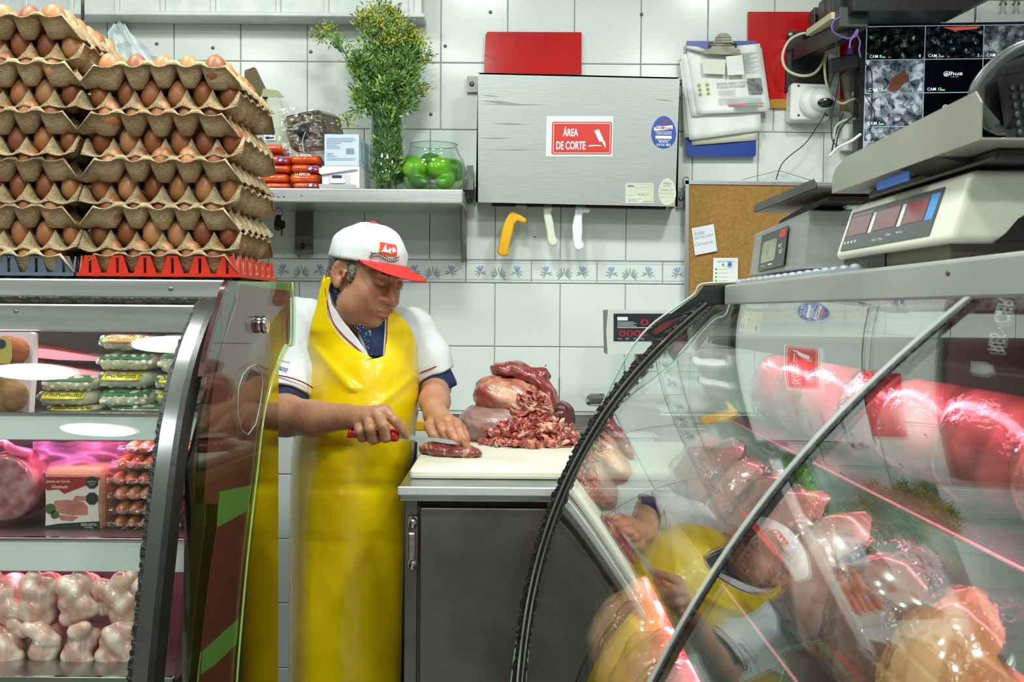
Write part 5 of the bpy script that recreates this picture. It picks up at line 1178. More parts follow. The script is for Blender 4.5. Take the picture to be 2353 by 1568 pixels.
for i, s_ in enumerate(('MARCA', 'MODELO', 'N.S.', 'VMAX', 'Div. Min')): g.text(mb, s_, .08, .46 + i * .12, w=.32, h=.05, l=.0004)
obj('plate_text', mb, INK, t)
obj('under_base', MB().bb((x0 + .03, y0 + .01, zrt + .003), (x0 + .29, y1 - .04, zb_ + .001)), BLACK, t)
obj('side_ledge', MB().bb((x0 + .12, y0 - .03, zrt + .008), (x0 + .26, y0 + .002, zrt + .018)), STEEL, t)
pz = zrt + .128
mb = MB(); mb.bb((x0 - .006, 1.50, pz), (x0 + .32, 1.885, pz + .002)); mb.prism([(x0 - .006, y, z) for y, z in ((1.50, pz), (1.885, pz), (1.885, pz + .010), (1.86, pz + .014), (1.51, pz + .014), (1.50, pz + .008))], (.002, 0, 0))
obj('pan', mb, STEELD, t); 
obj('spider_arm', MB().prism([(x0 + .03, y, z) for y, z in ((1.56, pz - .006), (1.70, pz - .008), (1.84, pz - .018), (1.85, zt_), (1.82, zt_), (1.80, pz - .026), (1.62, pz - .016), (1.56, pz - .012))], (.24, 0, 0)), mat('brown_casting', '2e2724', .5), t)
obj('cable_ring', MB().lathe([(.014, 0), (.016, .006), (.014, .012)], (x0 + .08, 1.60, pz - .022), 14), STEEL, t)
obj('pan_post', MB().lathe([(.02, 0), (.02, pz - zt_)], (x0 + .15, 1.7, zt_), 14), BLACK, t)
# black perforated basket on the near scale pan
bx = thing('plastic_basket', (.60, 1.14, zrt + .112), 'black perforated plastic basket on the near scale pan at the right edge', 'basket')
cz = zrt + .112; rim = [P(x, y, 1.05) for x, y in ((2420, 92), (2353, 108), (2310, 130), (2270, 165), (2245, 200), (2240, 225), (2252, 250), (2285, 290))]
GB = mat('worn_black_plastic', '26282a', .42, 0, '1b1c1e', 20)
obj('rim', MB().tube(smooth_path(rim, 5), [.0065] * 36, 10), mat('rim_highlight_tone', '3c3f3d', .35), bx)  # lighter grey paints a highlight along the black plastic rim
mb = MB()
inn = [P(x, y, 1.10) for x, y in ((2420, 110), (2350, 130), (2300, 155), (2265, 190), (2254, 220), (2262, 245), (2292, 285), (2330, 300))]
top_ = smooth_path([p for p in rim], 5); ins_ = smooth_path(inn, 5)
k = min(len(top_), len(ins_)); mb.add(top_[:k] + ins_[:k], [(i, i + 1, k + i + 1, k + i) for i in range(k - 1)], True)
mb.prism([P(x, y, 1.11) for x, y in ((2420, 108), (2352, 128), (2300, 155), (2262, 200), (2262, 235), (2290, 285), (2320, 300), (2420, 300))], (0, .03, 0)); obj('body', mb, GB, bx)
mb = MB(); mb.prism([P(x, y, 1.08) for x, y in ((2312, 170), (2420, 160), (2440, 420), (2350, 420), (2335, 330))], (0, .02, 0)); pl = obj('perforated_wall', mb, GB, bx)
mb = MB()
for i in range(11):
    for j in range(4): 
        c = P(2326 + j * 20 + i * 3.5, 200 + i * 21, 1.078); mb.ell(c, (.0028, .0015, .0036), n=8, m=5)
obj('perforation', mb, mat('perforation_grey', '474a47', .5), pl, kind='stuff')
obj('foot_plate', MB().prism([P(x, y, 1.06) for x, y in ((2150, 360), (2240, 338), (2420, 332), (2420, 400), (2280, 392))], (0, .10, 0)), GB, bx)
# ---------------------------------------------------------------- monitor, tv, camera and cables
MY = 3.06
t = thing('monitor', P(2250, 380, MY), 'large wall monitor showing a grid of security camera pictures', 'monitor')
mb = MB(); mb.prism([P(x, y, MY) for x, y in ((1978, 56), (2560, 46), (2555, 385), (1970, 385))], (0, .05, 0)); obj('casing', mb, BLACK, t)
def scr_pt(c, r, l=0): # cell coordinates
    x = 1991 + 134.5 * c - 2.3 * r; y = 62 + 76.8 * r - 1.6 * c; p = P(x, y, MY); p.y -= l; return p
obj('screen_glass', MB().prism([scr_pt(0, 0, .001), scr_pt(4.1, 0, .001), scr_pt(4.1, 4.1, .001), scr_pt(0, 4.1, .001)], (0, .0008, 0)), mat('screen_black', '0a0d10', .12, emit=0.0), t)
def picmat(name, a, b, c, sc, e=.9, base=.45):
    m = bpy.data.materials.new(name); m.use_nodes = True; nt = m.node_tree; N = nt.nodes; L = nt.links; N.remove(N['Principled BSDF'])
    tc = N.new('ShaderNodeTexCoord'); v = N.new('ShaderNodeTexVoronoi'); v.inputs['Scale'].default_value = sc; n = N.new('ShaderNodeTexNoise'); n.inputs['Scale'].default_value = sc * .6; n.inputs['Detail'].default_value = 7; n.inputs['Distortion'].default_value = .3
    L.new(tc.outputs['Object'], v.inputs['Vector']); L.new(tc.outputs['Object'], n.inputs['Vector'])
    mx = N.new('ShaderNodeMix'); mx.data_type = 'FLOAT'; mx.inputs[0].default_value = .66; L.new(v.outputs['Color'], mx.inputs[2]); L.new(n.outputs['Fac'], mx.inputs[3])
    r = N.new('ShaderNodeValToRGB'); e_ = r.color_ramp.elements; e_[0].position = base - .12; e_[0].color = lin(a); e_[1].position = base + .22; e_[1].color = lin(c); q = e_.new(base + .05); q.color = lin(b)
    L.new(mx.outputs[0], r.inputs[0]); em_ = N.new('ShaderNodeEmission'); em_.inputs[1].default_value = e; L.new(r.outputs[0], em_.inputs[0]); L.new(em_.outputs[0], N['Material Output'].inputs[0]); return m
pm = {'crowd': picmat('picture_crowd', '050708', '1c2625', 'b7c6cc', 70, .8, .58), 'hall': picmat('picture_hall', '07090b', '2a3034', 'cfd9df', 95, .8, .60), 'street': picmat('picture_street', '2b3436', '5a6668', '9fb0b3', 60, .8, .5), 'shop': picmat('picture_shop', '1c2226', '66757c', 'c5d3d8', 60, .85, .46), 'shop2': picmat('picture_shop_low', '20262a', '76868c', 'd5e2e6', 75, .9, .44), 'blank': picmat('picture_blank', '04060a', '060a0e', '0b1116', 9, .8, .5)}
LINE = mat('screen_line', '9fb2c4', .5, emit=.6); SW = mat('screen_text', 'dfe9ee', .5, emit=.9); SGN = mat('screen_green', '4fd07a', .5, emit=.8); SRD = mat('screen_red', 'c0503c', .5, emit=.7); 
cells = {(0, 0): ('crowd', 'CAM 8', '8'), (1, 0): ('hall', 'CAM 3', '3'), (2, 0): ('street', 'CAM 4', ''), (0, 1): ('shop', 'CAM 10', '10'), (1, 1): ('blank', 'CAM 15', ''), (2, 1): ('blank', '', ''), (0, 2): ('shop2', 'CAM 1', ''), (1, 2): ('blank', '', '13'), (2, 2): ('blank', 'CAM 16', ''), (0, 3): ('shop2', '', ''), (1, 3): ('blank', '', ''), (2, 3): ('blank', '', ''), (3, 0): ('street', '', ''), (3, 1): ('blank', '', ''), (3, 2): ('blank', '', ''), (3, 3): ('blank', '', '')}
for (c, r), (k, nm, num) in cells.items():
    q = obj('camera_picture', MB().prism([scr_pt(c + .012, r + .02, .003), scr_pt(c + .988, r + .02, .003), scr_pt(c + .988, r + .98, .003), scr_pt(c + .012, r + .98, .003)], (0, .0006, 0)), pm[k], t)
    mb = MB(); exx = scr_pt(c + 1, r) - scr_pt(c, r); eyy = scr_pt(c, r) - scr_pt(c, r + 1); cw = exx.length
    if nm: put_text(mb, nm, scr_pt(c + .06, r + .94, .005), exx, eyy, cw * .040 * len(nm), cw * .052, bold=.004)
    if num: put_text(mb, num, scr_pt(c + .90, r + .94, .005), exx, eyy, None, cw * .05, bold=.01)
    if k == 'blank' and c < 3: put_text(mb, 'alhua', scr_pt(c + .5 + (.02 if c == 2 else 0), r + .49, .005), exx, eyy, cw * .31, cw * .066, bold=.012, shear=.2, align='C'); mb.tube([scr_pt(c + .5 + .045 * math.cos(a) - .115 - .005, r + .445 - .075 * math.sin(a), .005) for a in np.linspace(.6, 5.6, 14)], .0009, 4); put_text(mb, 'TECHNOLOGY', scr_pt(c + .52, r + .545, .005), exx, eyy, cw * .14, cw * .012, align='C')
    if mb.v: obj('screen_text', mb, SW, q)
    if nm: obj('battery_icon', MB().prism([scr_pt(c + .27 + .03 * (len(nm) > 5), r + .90, .005), scr_pt(c + .33 + .03 * (len(nm) > 5), r + .90, .005), scr_pt(c + .33 + .03 * (len(nm) > 5), r + .945, .005), scr_pt(c + .27 + .03 * (len(nm) > 5), r + .945, .005)], (0, .0005, 0)), SGN, q)
    if nm in ('CAM 8', 'CAM 3', 'CAM 10', 'CAM 1'): obj('alarm_icon', MB().prism([scr_pt(c + .38, r + .88, .005), scr_pt(c + .40, r + .94, .005), scr_pt(c + .42, r + .88, .005), scr_pt(c + .42, r + .95, .005), scr_pt(c + .38, r + .95, .005)], (0, .0005, 0)), SRD, q)
for c in range(5): obj('grid_line', MB().prism([scr_pt(c - .006, 0, .004), scr_pt(c + .006, 0, .004), scr_pt(c + .006, 4, .004), scr_pt(c - .006, 4, .004)], (0, .0005, 0)), LINE, t)
for r in range(5): obj('grid_line', MB().prism([scr_pt(0, r - .01, .004), scr_pt(4, r - .01, .004), scr_pt(4, r + .01, .004), scr_pt(0, r + .01, .004)], (0, .0005, 0)), LINE, t)
obj('red_awning_picture', MB().prism([scr_pt(1.3, .05, .0045), scr_pt(1.9, .03, .0045), scr_pt(1.88, .10, .0045), scr_pt(1.5, .16, .0045)], (0, .0004, 0)), SRD, t)
obj('floor_picture', MB().prism([scr_pt(.45, 1.55, .0045), scr_pt(.68, 1.30, .0045), scr_pt(.72, 1.6, .0045), scr_pt(.55, 1.95, .0045), scr_pt(.38, 1.95, .0045)], (0, .0004, 0)), mat('picture_brown', '5a3424', .5, emit=.7), t)
obj('figure_picture', MB().prism([scr_pt(.52, 1.38, .0042), scr_pt(.60, 1.36, .0042), scr_pt(.63, 1.5, .0042), scr_pt(.58, 1.62, .0042), scr_pt(.51, 1.6, .0042)], (0, .0004, 0)), mat('picture_green', '2f6a52', .5, emit=.7), t)
t = thing('television', P(2080, 0, 2.95), 'dark underside of a television mounted above the security monitor', 'television')
obj('casing', MB().prism([P(x, y, 2.80) for x, y in ((1955, -120), (2460, -120), (2400, -70), (2215, 23), (1960, 25))], (0, .12, 0)), BLACK, t)
obj('wall_bracket', MB().prism([P(x, y, 3.10) for x, y in ((1965, 25), (2180, 25), (2180, 40), (1965, 40))], (0, .1, 0)), mat('bracket_grey', '6f7474', .5), t)
# dome camera on its junction box
t = thing('security_camera', P(1862, 277, 3.17), 'white dome security camera on a square junction box', 'camera')
o = obj('junction_box', MB().prism([P(x, y, 3.135) for x, y in ((1822, 190), (1905, 194), (1908, 198), (1906, 276), (1820, 276), (1816, 272), (1818, 195))], (0, .06, 0)), WPLAS, t); o.modifiers.new('b', 'BEVEL').width = .004
c = P(1872, 237, 3.135); pass
obj('mount_ring', MB().lathe([(.047, 0), (.047, .006), (.041, .018), (.030, .024)], c, 28, axis=(.08, -1, 0)), WPLAS, t)
dome = obj('ball', MB().ell(c + Vector((.010, -.028, .006)), (.034, .034, .034), n=24, m=16), mat('gloss_white', 'eceeea', .2, coat=.4), t)
q = c + Vector((.016, -.050, -.008)); obj('lens_window', MB().lathe([(.0215, -.004), (.0235, .0), (.0225, .0075), (.001, .0085)], q, 24, axis=(.12, -1, -.3), sy=.62), BLACK, dome)
for px, py in ((1835, 197), (1835, 265), (1900, 265)): obj('screw', MB().lathe([(.0001, -.002), (.003, -.002), (.0035, 0)], P(px, py, 3.134), 10, axis=(0, 1, 0)), BLACK, t)
t = thing('tv_mount_arm', P(1870, 140, 3.1), 'black folding television arm with power strip and boxes on its wall plate', 'wall mount')
obj('wall_plate', MB().prism([P(x, y, 3.17) for x, y in ((1812, 70), (1900, 74), (1900, 212), (1806, 210), (1806, 200))], (0, .015, 0)), mat('grey_black_metal', '1f2223', .5, .3), t)
obj('bolt', MB().lathe([(.0001, -.006), (.010, -.006), (.012, 0)], P(1818, 80, 3.17), 14, axis=(0, 1, 0)), STEELD, t)
def bar(a, b, w_, h_):
    d = (b - a).normalized(); up = Vector((0, 0, 1)); s_ = d.cross(up).normalized(); u2 = s_.cross(d); R = Matrix((d, s_, u2)).transposed(); return MB().box((a + b) / 2, ((b - a).length, w_, h_), R)
obj('arm', bar(P(1836, 122, 3.15), P(1960, 66, 2.86), .035, .045), BLACK, t)
obj('power_strip', bar(P(1868, 76, 3.05), P(1926, 36, 2.88), .04, .018), mat('cream_strip', 'c9c4a6', .5), t)
obj('end_box', MB().bb(P(1928, 62, 2.84), P(1979, 30, 2.90), .003), mat('dark_box', '343a38', .5), t)
for (x0, y0, x1, y1, Y) in ((1894, 44, 1912, 8, 2.95), (1912, 34, 1952, -30, 2.88), (1870, 58, 1893, 30, 3.05)): obj('plug_block', MB().bb(P(x0, y0, Y), P(x1, y1, Y + .06), .003), BLACK, t)
WC = mat('cream_cable', 'c6c3a2', .5); GC = mat('grey_white_cable', 'b9bab2', .5); BC = mat('black_cable', '0d0e0f', .5); VC = mat('violet_cable', '6a4a9c', .4)
cable('coiled_cable', [(1870, 76), (1840, 78), (1812, 95), (1798, 130), (1808, 160), (1840, 174), (1872, 168), (1892, 140), (1900, 110)], 3.11, .0042, WC, 'thick cream cable looped in front of the black wall plate', 'cable')
cable('hanging_cable', [(1902, 110), (1895, 150), (1900, 195), (1915, 225), (1935, 238), (1955, 230), (1968, 228), (1972, 240)], 3.10, .0040, WC, 'cream cable running down past the dome camera to the socket', 'cable')
cable('thin_cable', [(1918, 166), (1905, 205), (1898, 255), (1878, 290), (1850, 330), (1815, 358), (1795, 380), (1783, 414)], 3.12, .0015, BC, 'thin black cable running down the tiles to the cork board', 'cable')
cable('thin_cable', [(1930, 170), (1922, 220), (1912, 262), (1912, 320), (1930, 336), (1950, 330)], 3.09, .0015, BC, 'thin black cable beside the monitor edge, under the adapter', 'cable')
cable('thin_cable', [(1928, 60), (1922, 100), (1924, 130)], 2.88, .0015, BC, 'short thin black cable dropping from the tv arm to the adapter', 'cable')
cable('thin_cable', [(1972, 140), (1990, 148), (2003, 170), (2003, 250), (1998, 302)], 3.02, .0015, BC, 'thin black cable hanging in front of the monitor picture', 'cable')
cable('thin_cable', [(1968, 160), (1975, 195), (1995, 230), (2010, 262), (2000, 300)], 3.03, .0013, BC, 'second thin black cable crossing the lower monitor picture', 'cable')
cable('thin_cable', [(1938, 260), (1925, 290), (1915, 330), (1910, 356)], 3.10, .0022, BC, 'black cable bundle low beside the monitor, left strand', 'cable')
cable('thin_cable', [(1976, 262), (1950, 275), (1930, 300), (1922, 330), (1918, 350)], 3.08, .0022, BC, 'black cable bundle low beside the monitor, right strand', 'cable')
cable('grey_cable', [(1978, 272), (1945, 276), (1922, 290), (1916, 320)], 3.09, .0036, GC, 'grey cable curling under the socket beside the monitor', 'cable')
cable('white_cable', [(1978, 308), (1955, 325), (1925, 340), (1905, 360)], 3.02, .0042, WPLAS, 'thick white cable ending behind the near scale pan', 'cable')
cable('network_cable', [(1932, 38), (1915, 50), (1912, 68), (1928, 82), (1955, 88), (1970, 68), (1968, 80), (1955, 92), (1952, 112)], 2.84, .0028, VC, 'violet network cable looped around the tv arm end', 'cable')
cable('network_cable', [(1966, 76), (1976, 95), (1974, 115), (1978, 132)], 2.85, .0024, VC, 'violet network cable strand dropping behind the monitor edge', 'cable')
t = thing('power_adapter', P(1942, 160, 3.0), 'black adapter box hanging between the cables left of the monitor', 'adapter')
o = obj('body', MB().prism([P(x, y, 2.98) for x, y in ((1908, 134), (1970, 123), (1974, 128), (1974, 153), (1914, 168), (1909, 164))], (0, .025, 0)), mat('adapter_black', '1a1c20', .55), t); o.modifiers.new('b', 'BEVEL').width = .003
obj('violet_plug', MB().prism([P(x, y, 2.985) for x, y in ((1949, 104), (1959, 104), (1959, 124), (1948, 126))], (0, .01, 0)), VC, t)
t = thing('wall_socket', P(1945, 230, 3.17), 'grey twin socket plate half hidden by cables left of the monitor', 'socket')
obj('plate', MB().prism([P(x, y, 3.16) for x, y in ((1935, 170), (1972, 150), (1980, 230), (1962, 262), (1948, 240))], (0, .02, 0)), mat('grimy_plate', '8a8b7c', .6), t)
obj('plug', MB().lathe([(.010, 0), (.010, .022), (.007, .03)], P(1962, 218, 3.16), 12, axis=(0, -1, 0)), WC, t)
obj('trunking', MB().prism([P(x, y, 3.165) for x, y in ((1936, 285), (1980, 285), (1980, 345), (1936, 345))], (0, .03, 0)), WPLAS, t)
obj('back_strip', MB().prism([P(x, y, 3.178) for x, y in ((1902, 95), (1930, 90), (1930, 260), (1906, 270))], (0, .008, 0)), mat('pale_box', 'a9b3ad', .5), t)
t = thing('wall_pliers', P(2325, 5, 3.17), 'small metal tools hanging at the top right corner of the wall', 'tool')
for k, x in enumerate((2300, 2308, 2330, 2338)): obj('tool_leg', MB().tube([P(x, -30, 3.17), P(x + 2, 4, 3.16), P(x + (4 if k % 2 else -3), 12, 3.16)], .003, 6), STEELD, t)
t = thing('wall_conduit', P(2240, 45, 3.17), 'thin vertical conduit on the wall above the monitor', 'conduit'); obj('pipe', MB().tube([P(2242, 5, 3.18), P(2241, 46, 3.18)], .003, 6), mat('conduit_grey', '6d726c', .5), t)
# ================================================================ steel counter with cutting board
CF = 2.11; ZT = P(1176, 1121, CF).z; CX0 = P(915, 1121, CF).x
ct = thing('steel_counter', (.25, 2.6, 0), 'stainless steel refrigerated counter carrying the white cutting board', 'counter')
obj('worktop', MB().bb((CX0, CF, ZT - .030), (1.2, 3.19, ZT), .004), STEEL, ct)
obj('worktop_lip', MB().bb((CX0 - .001, CF - .002, ZT - .017), (1.2, CF + .004, ZT + .0005), .002), mat('lip_sheen_tone', 'd9dfe2', .3, .45), ct)  # lip toned paler than the worktop to paint in its reflected light
obj('backsplash', MB().bb((CX0, 3.175, ZT), (1.2, 3.198, P(1176, 949, 3.18).z), .003), STEEL, ct)
xc0 = P(930, 1200, 2.16).x
obj('cabinet_body', MB().bb((xc0, 2.165, .05), (1.2, 3.15, ZT - .031)), STEELD, ct)
xd = P(964, 1200, 2.16).x
obj('frame_post', MB().bb((xc0, 2.155, .05), (xd - .004, 2.17, ZT - .034), .002), STEELD, ct)
zdt = P(1176, 1168, 2.15).z
dr = obj('door', MB().bb((xd, 2.150, .08), (.55, 2.17, zdt), .004), STEELD, ct)
obj('door_gasket', MB().bb((xd - .004, 2.160, zdt), (.55, 2.168, zdt + .009)), RUBBER, ct)
obj('drip_edge', MB().bb((xc0, 2.145, ZT - .034), (1.2, 2.165, ZT - .030)), STEEL, ct)
hx = P(948, 1200, 2.13).x; z0, z1h = P(948, 1312, 2.13).z, P(948, 1188, 2.13).z
h_ = obj('door_latch', MB().bb((hx - .011, 2.138, z0), (hx + .011, 2.155, z1h), .006), STEELD, ct)
obj('latch_grip', MB().bb((hx - .009, 2.118, z0 + .024), (hx + .007, 2.138, z1h - .030), .004), STEEL, h_)
for z in (z0 + .012, z1h - .014): obj('latch_cap', MB().ell((hx, 2.136, z), (.010, .010, .013), n=14, m=8), CHROME, h_)
for x in (xc0 + .05, 1.1):
    for y in (2.25, 3.05): obj('foot', MB().lathe([(.02, 0), (.02, .06)], (x, y, 0), 10), BLACK, ct)
# cutting board
b0 = PZ(941, 1078, ZT + .022); BYF = b0.y; BX0 = b0.x; BYB = BYF + .50; BX1 = BX0 + .66; ZB = ZT + .022
o = obj('cutting_board', MB().bb((BX0, BYF, ZT + .0005), (BX1, BYB, ZB), .007), mat('white_polyethylene', 'dfdece', .42, 0, 'd4d1bd', 5, bump=.05, bscale=60, sss=.1), label='thick white plastic cutting board on the steel counter', cat='cutting board', base=(BX0, BYF, ZT))
for q in o.data.polygons: q.use_smooth = False
t = thing('yellow_board', P(975, 985, 3.1), 'yellow plastic board standing at the back of the counter behind the butcher', 'board')
obj('board', MB().bb((P(925, 985, 3.1).x, 3.08, ZT), (P(1000, 985, 3.1).x, 3.10, P(975, 966, 3.09).z), .004), mat('yellow_poly', 'd9a91a', .4), t)
# meats
MEM = mat('membrane_meat', '8e6c66', .30, 0, 'b08c82', 11, lo=.35, hi=.62, coat=.5, bump=.3, bscale=18, stretch=(1, 1, 3), dist=1.0)
FATM = mat('fat_covered_meat', '9c4a3e', .32, 0, 'd0a184', 9, lo=.38, hi=.60, coat=.5, bump=.4, bscale=22, detail=7, dist=1.5)
REDM = mat('red_meat', '7e2a28', .28, 0, 'b5837a', 16, lo=.52, hi=.72, coat=.5, bump=.4, bscale=26, detail=8, dist=2.0)
def lumps(name, els, m, label, sd=1, amp=.004, fr=60):
    ps = [P(*e[0]) for e in els]; R_ = max(max(e[1]) for e in els)
    lo = [min(p[i] for p in ps) - R_ - .01 for i in range(3)]; hi = [max(p[i] for p in ps) + R_ + .01 for i in range(3)]
    vx = Vox(lo, hi, .0026)
    for p, e in zip(ps, els):
        a = e[2] if len(e) > 2 else 0; R = Matrix.Rotation(a, 3, 'Y'); k = e[3] if len(e) > 3 else .018
        vx.ell(p, e[1], np.array(R), k=k)
    vx.wobble(lambda X, Y, Z: amp * (np.sin(X * fr + sd + 1.7 * np.sin(Z * fr * .6)) * np.sin(Z * fr * 1.3 + sd * 2 + np.sin(Y * fr)) + .5 * np.sin(X * fr * 2.3 + Y * fr * 2) * np.sin(Z * fr * 2.1 + sd)) + amp * .5 * np.sin((X * .4 + Z) * fr * 3.1 + np.sin(X * fr * 2)) * np.sin(Y * fr * 2.7))
    ct_ = (np.array(lo) + np.array(hi)) / 2; base = (ct_[0], ct_[1], ZB)
    t = thing(name, base, label, 'meat'); obj('muscle', vx.mesh('muscle', base, 1), m, t, base=base); return t
t1 = lumps('beef_piece', [((1125, 972, 2.70), (.082, .075, .050), .1), ((1165, 975, 2.68), (.07, .07, .044)), ((1090, 985, 2.70), (.035, .05, .034))], MEM, 'large grey membrane-covered piece of meat at the left foot of the pile', 1, .002)
t2 = lumps('beef_piece', [((1170, 912, 2.72), (.088, .08, .050), .15), ((1130, 905, 2.70), (.045, .055, .045), .6), ((1215, 925, 2.70), (.075, .06, .045), .35), ((1110, 925, 2.70), (.018, .03, .016))], FATM, 'big pale fat-marbled piece of meat in the middle of the pile', 2, .003)
t3 = lumps('beef_piece', [((1165, 850, 2.74), (.045, .05, .020), .1), ((1200, 858, 2.73), (.050, .05, .023), .5), ((1240, 885, 2.72), (.050, .05, .022), .9), ((1265, 920, 2.72), (.035, .05, .020), 1.2), ((1250, 858, 2.72), (.022, .03, .012), .5)], REDM, 'dark red slab of meat draped over the top of the pile', 3, .003)
t4 = lumps('beef_piece', [((1290, 950, 2.74), (.035, .05, .03), .6), ((1275, 965, 2.74), (.05, .05, .04))], mat('dark_meat', '54231f', .3, coat=.4, bump=.3, bscale=30), 'small dark piece of meat behind the trimmings at the right of the pile', 4, .002)
# slice being cut
cs = PZ(1036, 1048, ZB); vx = Vox((cs.x - .11, cs.y - .08, ZB - .01), (cs.x + .11, cs.y + .08, ZB + .05), .0022)
for dx, dy, rx, ry, rz_, z in ((-.043, .030, .030, .030, .016, .012), (-.012, .012, .042, .040, .018, .012), (.026, -.006, .040, .034, .015, .011), (.052, -.018, .022, .018, .009, .008), (-.060, .040, .014, .018, .012, .010)):
    vx.ell((cs.x + dx, cs.y + dy, ZB + z), (rx, ry, rz_), k=.012)
vx.wobble(lambda X, Y, Z: .0016 * np.sin(X * 150 + 3 * np.sin(Y * 90)) * np.sin(Y * 170 + Z * 60) + .0008 * np.sin(X * 400) * np.sin(Y * 380))
sl_ = thing('meat_slice', (cs.x, cs.y, ZB), 'lean red cut of meat under the knife at the front of the board', 'meat')
obj('muscle', vx.mesh('slice', (cs.x, cs.y, ZB), 1), mat('lean_red', '7a3533', .28, 0, 'c79f8c', 22, lo=.50, hi=.66, coat=.5, bump=.35, bscale=40, detail=6, dist=1.6), sl_, base=(cs.x, cs.y, ZB))
# trimmings: individual strips in a heap
TM = [mat('trim_red', '9c3b34', .3, 0, 'c58677', 60, lo=.45, hi=.7, coat=.5, bump=.3, bscale=90), mat('trim_pink', 'b9614f', .3, 0, 'd9a98e', 50, lo=.4, hi=.65, coat=.5, bump=.3, bscale=90), mat('trim_fat', 'd3a88a', .35, 0, 'c08069', 40, lo=.5, hi=.7, coat=.4, bump=.3, bscale=90), mat('trim_dark', '7c2a27', .3, 0, 'a65b50', 60, coat=.5, bump=.3, bscale=90)]
trims = []
for k in range(16):
    rg = random.Random(40 + k); L_ = rg.uniform(.016, .034); w_ = rg.uniform(.007, .014); h_t = rg.uniform(.003, .007); bend = rg.choice((-1, 1)) * rg.uniform(1.0, 3.0); tw = rg.uniform(-1.2, 1.2)
    def fn(u, v, L_=L_, w_=w_, h_t=h_t, bend=bend, tw=tw, rg=rg):
        q = u * 2 - 1; e = (1 - abs(q) ** 3) ** .5 if abs(q) < 1 else 0; a = v * 2 * math.pi + tw * q
        x = L_ * q; y = w_ * e * math.cos(a); z = h_t * e * math.sin(a); n = mnoise.noise(Vector((q * 3 + k, math.cos(a), math.sin(a)))); y += w_ * .35 * n; z += h_t * .8 * n
        c = x * bend / L_ * .5; R_ = L_ / (bend * .5 if abs(bend) > .1 else .1)
        return Vector((R_ * math.sin(x / R_), y + .3 * w_ * math.sin(q * 4 + k), R_ * (1 - math.cos(x / R_)) * .9 + z))
    me = MB().grid(fn, 12, 8).mesh('trimming', merge=.0002); trims.append(me)
tmm = {}
hc = PZ(1226, 1032, ZB) + Vector((0, .10, 0)); rg = random.Random(77)
def heap(x, y):
    r = math.hypot((x + .01) / .125, (y - .01) / .105); r2 = math.hypot((x + .005) / .05, (y - .03) / .06)
    return max(0, .07 * (1 - r * r)) + .065 * max(0, 1 - r2 ** 1.5)
obj('trimmings_core', MB().grid(lambda u, v: Vector((hc.x - .095 + .19 * u, hc.y - .075 + .15 * v, ZB + .001 + max(0, heap(-.095 + .19 * u, -.075 + .15 * v) - .012))), 20, 18), TM[0], label='packed lower mass of the meat trimmings on the board', cat='meat', kind='stuff', solid=.002)
nt_ = 0
while nt_ < 285:
    x, y = rg.uniform(-.125, .125), rg.uniform(-.10, .09); hgt = heap(x, y)
    if hgt <= 0: continue
    if y > .055 and rg.random() < .6: continue
    k = rg.randrange(16); m_i = rg.choices(range(4), (6, 4, 2, 3))[0]; key = (k, m_i)
    if key not in tmm: me = trims[k].copy(); me.materials.append(TM[m_i]); tmm[key] = me
    o = bpy.data.objects.new('meat_trimming', tmm[key]); COL.objects.link(o); o.location = (hc.x + x, hc.y + y, ZB + hgt + rg.uniform(0, .006))
    slope = Vector((x, y, .09)).normalized(); R = slope.to_track_quat('Z', 'Y').to_euler(); o.rotation_euler = (R.x + rg.uniform(-.4, .4), R.y + rg.uniform(-.4, .4), rg.uniform(0, 6.28))
    o.location.z = max(o.location.z, ZB + .007); tagit(o, 'small strip of red and pale fat meat trimming in the heap on the board', 'meat trimming', 'meat trimmings heap'); nt_ += 1
mb = MB().tube([PZ(1325, 1058, ZT + .001), PZ(1328, 1060, ZT + .001)], .003, 6); tagit(obj('meat_scrap', MB().ell(PZ(1270, 1091, ZT + .003), (.005, .004, .003)), TM[0]), 'tiny red meat scrap on the steel just in front of the cutting board', 'meat')
# white wire rack and third scale on the counter
t = thing('wire_tray', P(1455, 985, 2.95), 'white wire grid rack lying on the steel counter behind the curved glass', 'rack')
a = PZ(1404, 1004, ZT + .03); 
for i in range(9): obj('wire', MB().tube([(a.x + i * .0155, a.y, ZT + .03), (a.x + i * .0155, a.y + .16, ZT + .03)], .0014, 5), WPLAS, t)
for i in range(7): obj('wire', MB().tube([(a.x, a.y + i * .0266, ZT + .03), (a.x + .124, a.y + i * .0266, ZT + .03)], .0014, 5), WPLAS, t)
obj('base', MB().bb((a.x, a.y, ZT), (a.x + .124, a.y + .16, ZT + .012)), mat('rack_pan_white', 'cfd6d2', .4), t)
t = thing('column_scale', (P(1480, 1000, 2.95).x, 2.98, ZT), 'white bench scale with red digits seen beside the curved glass edge', 'scale')
hd = obj('display_head', MB().prism([P(x, y, 2.93) for x, y in ((1397, 712), (1590, 714), (1592, 812), (1396, 815), (1393, 760))], (0, .06, 0)), mat('scale_grey_white', 'bfc5bf', .4), t)
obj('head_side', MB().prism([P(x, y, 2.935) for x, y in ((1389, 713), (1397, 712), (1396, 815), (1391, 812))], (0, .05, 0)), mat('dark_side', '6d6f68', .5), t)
g = Frame(P(1410, 721, 2.929), P(1580, 721, 2.929), P(1410, 784, 2.929)); dk = obj('display_panel', g.rect(MB(), 0, 0, 1, 1, 0, .001), mat('panel_navy', '2a2f36', .2), hd)
mb = MB(); g.rect(mb, .05, .12, .19, .25, .001, .0014); g.rect(mb, .05, .50, .55, .52, .001, .0014)
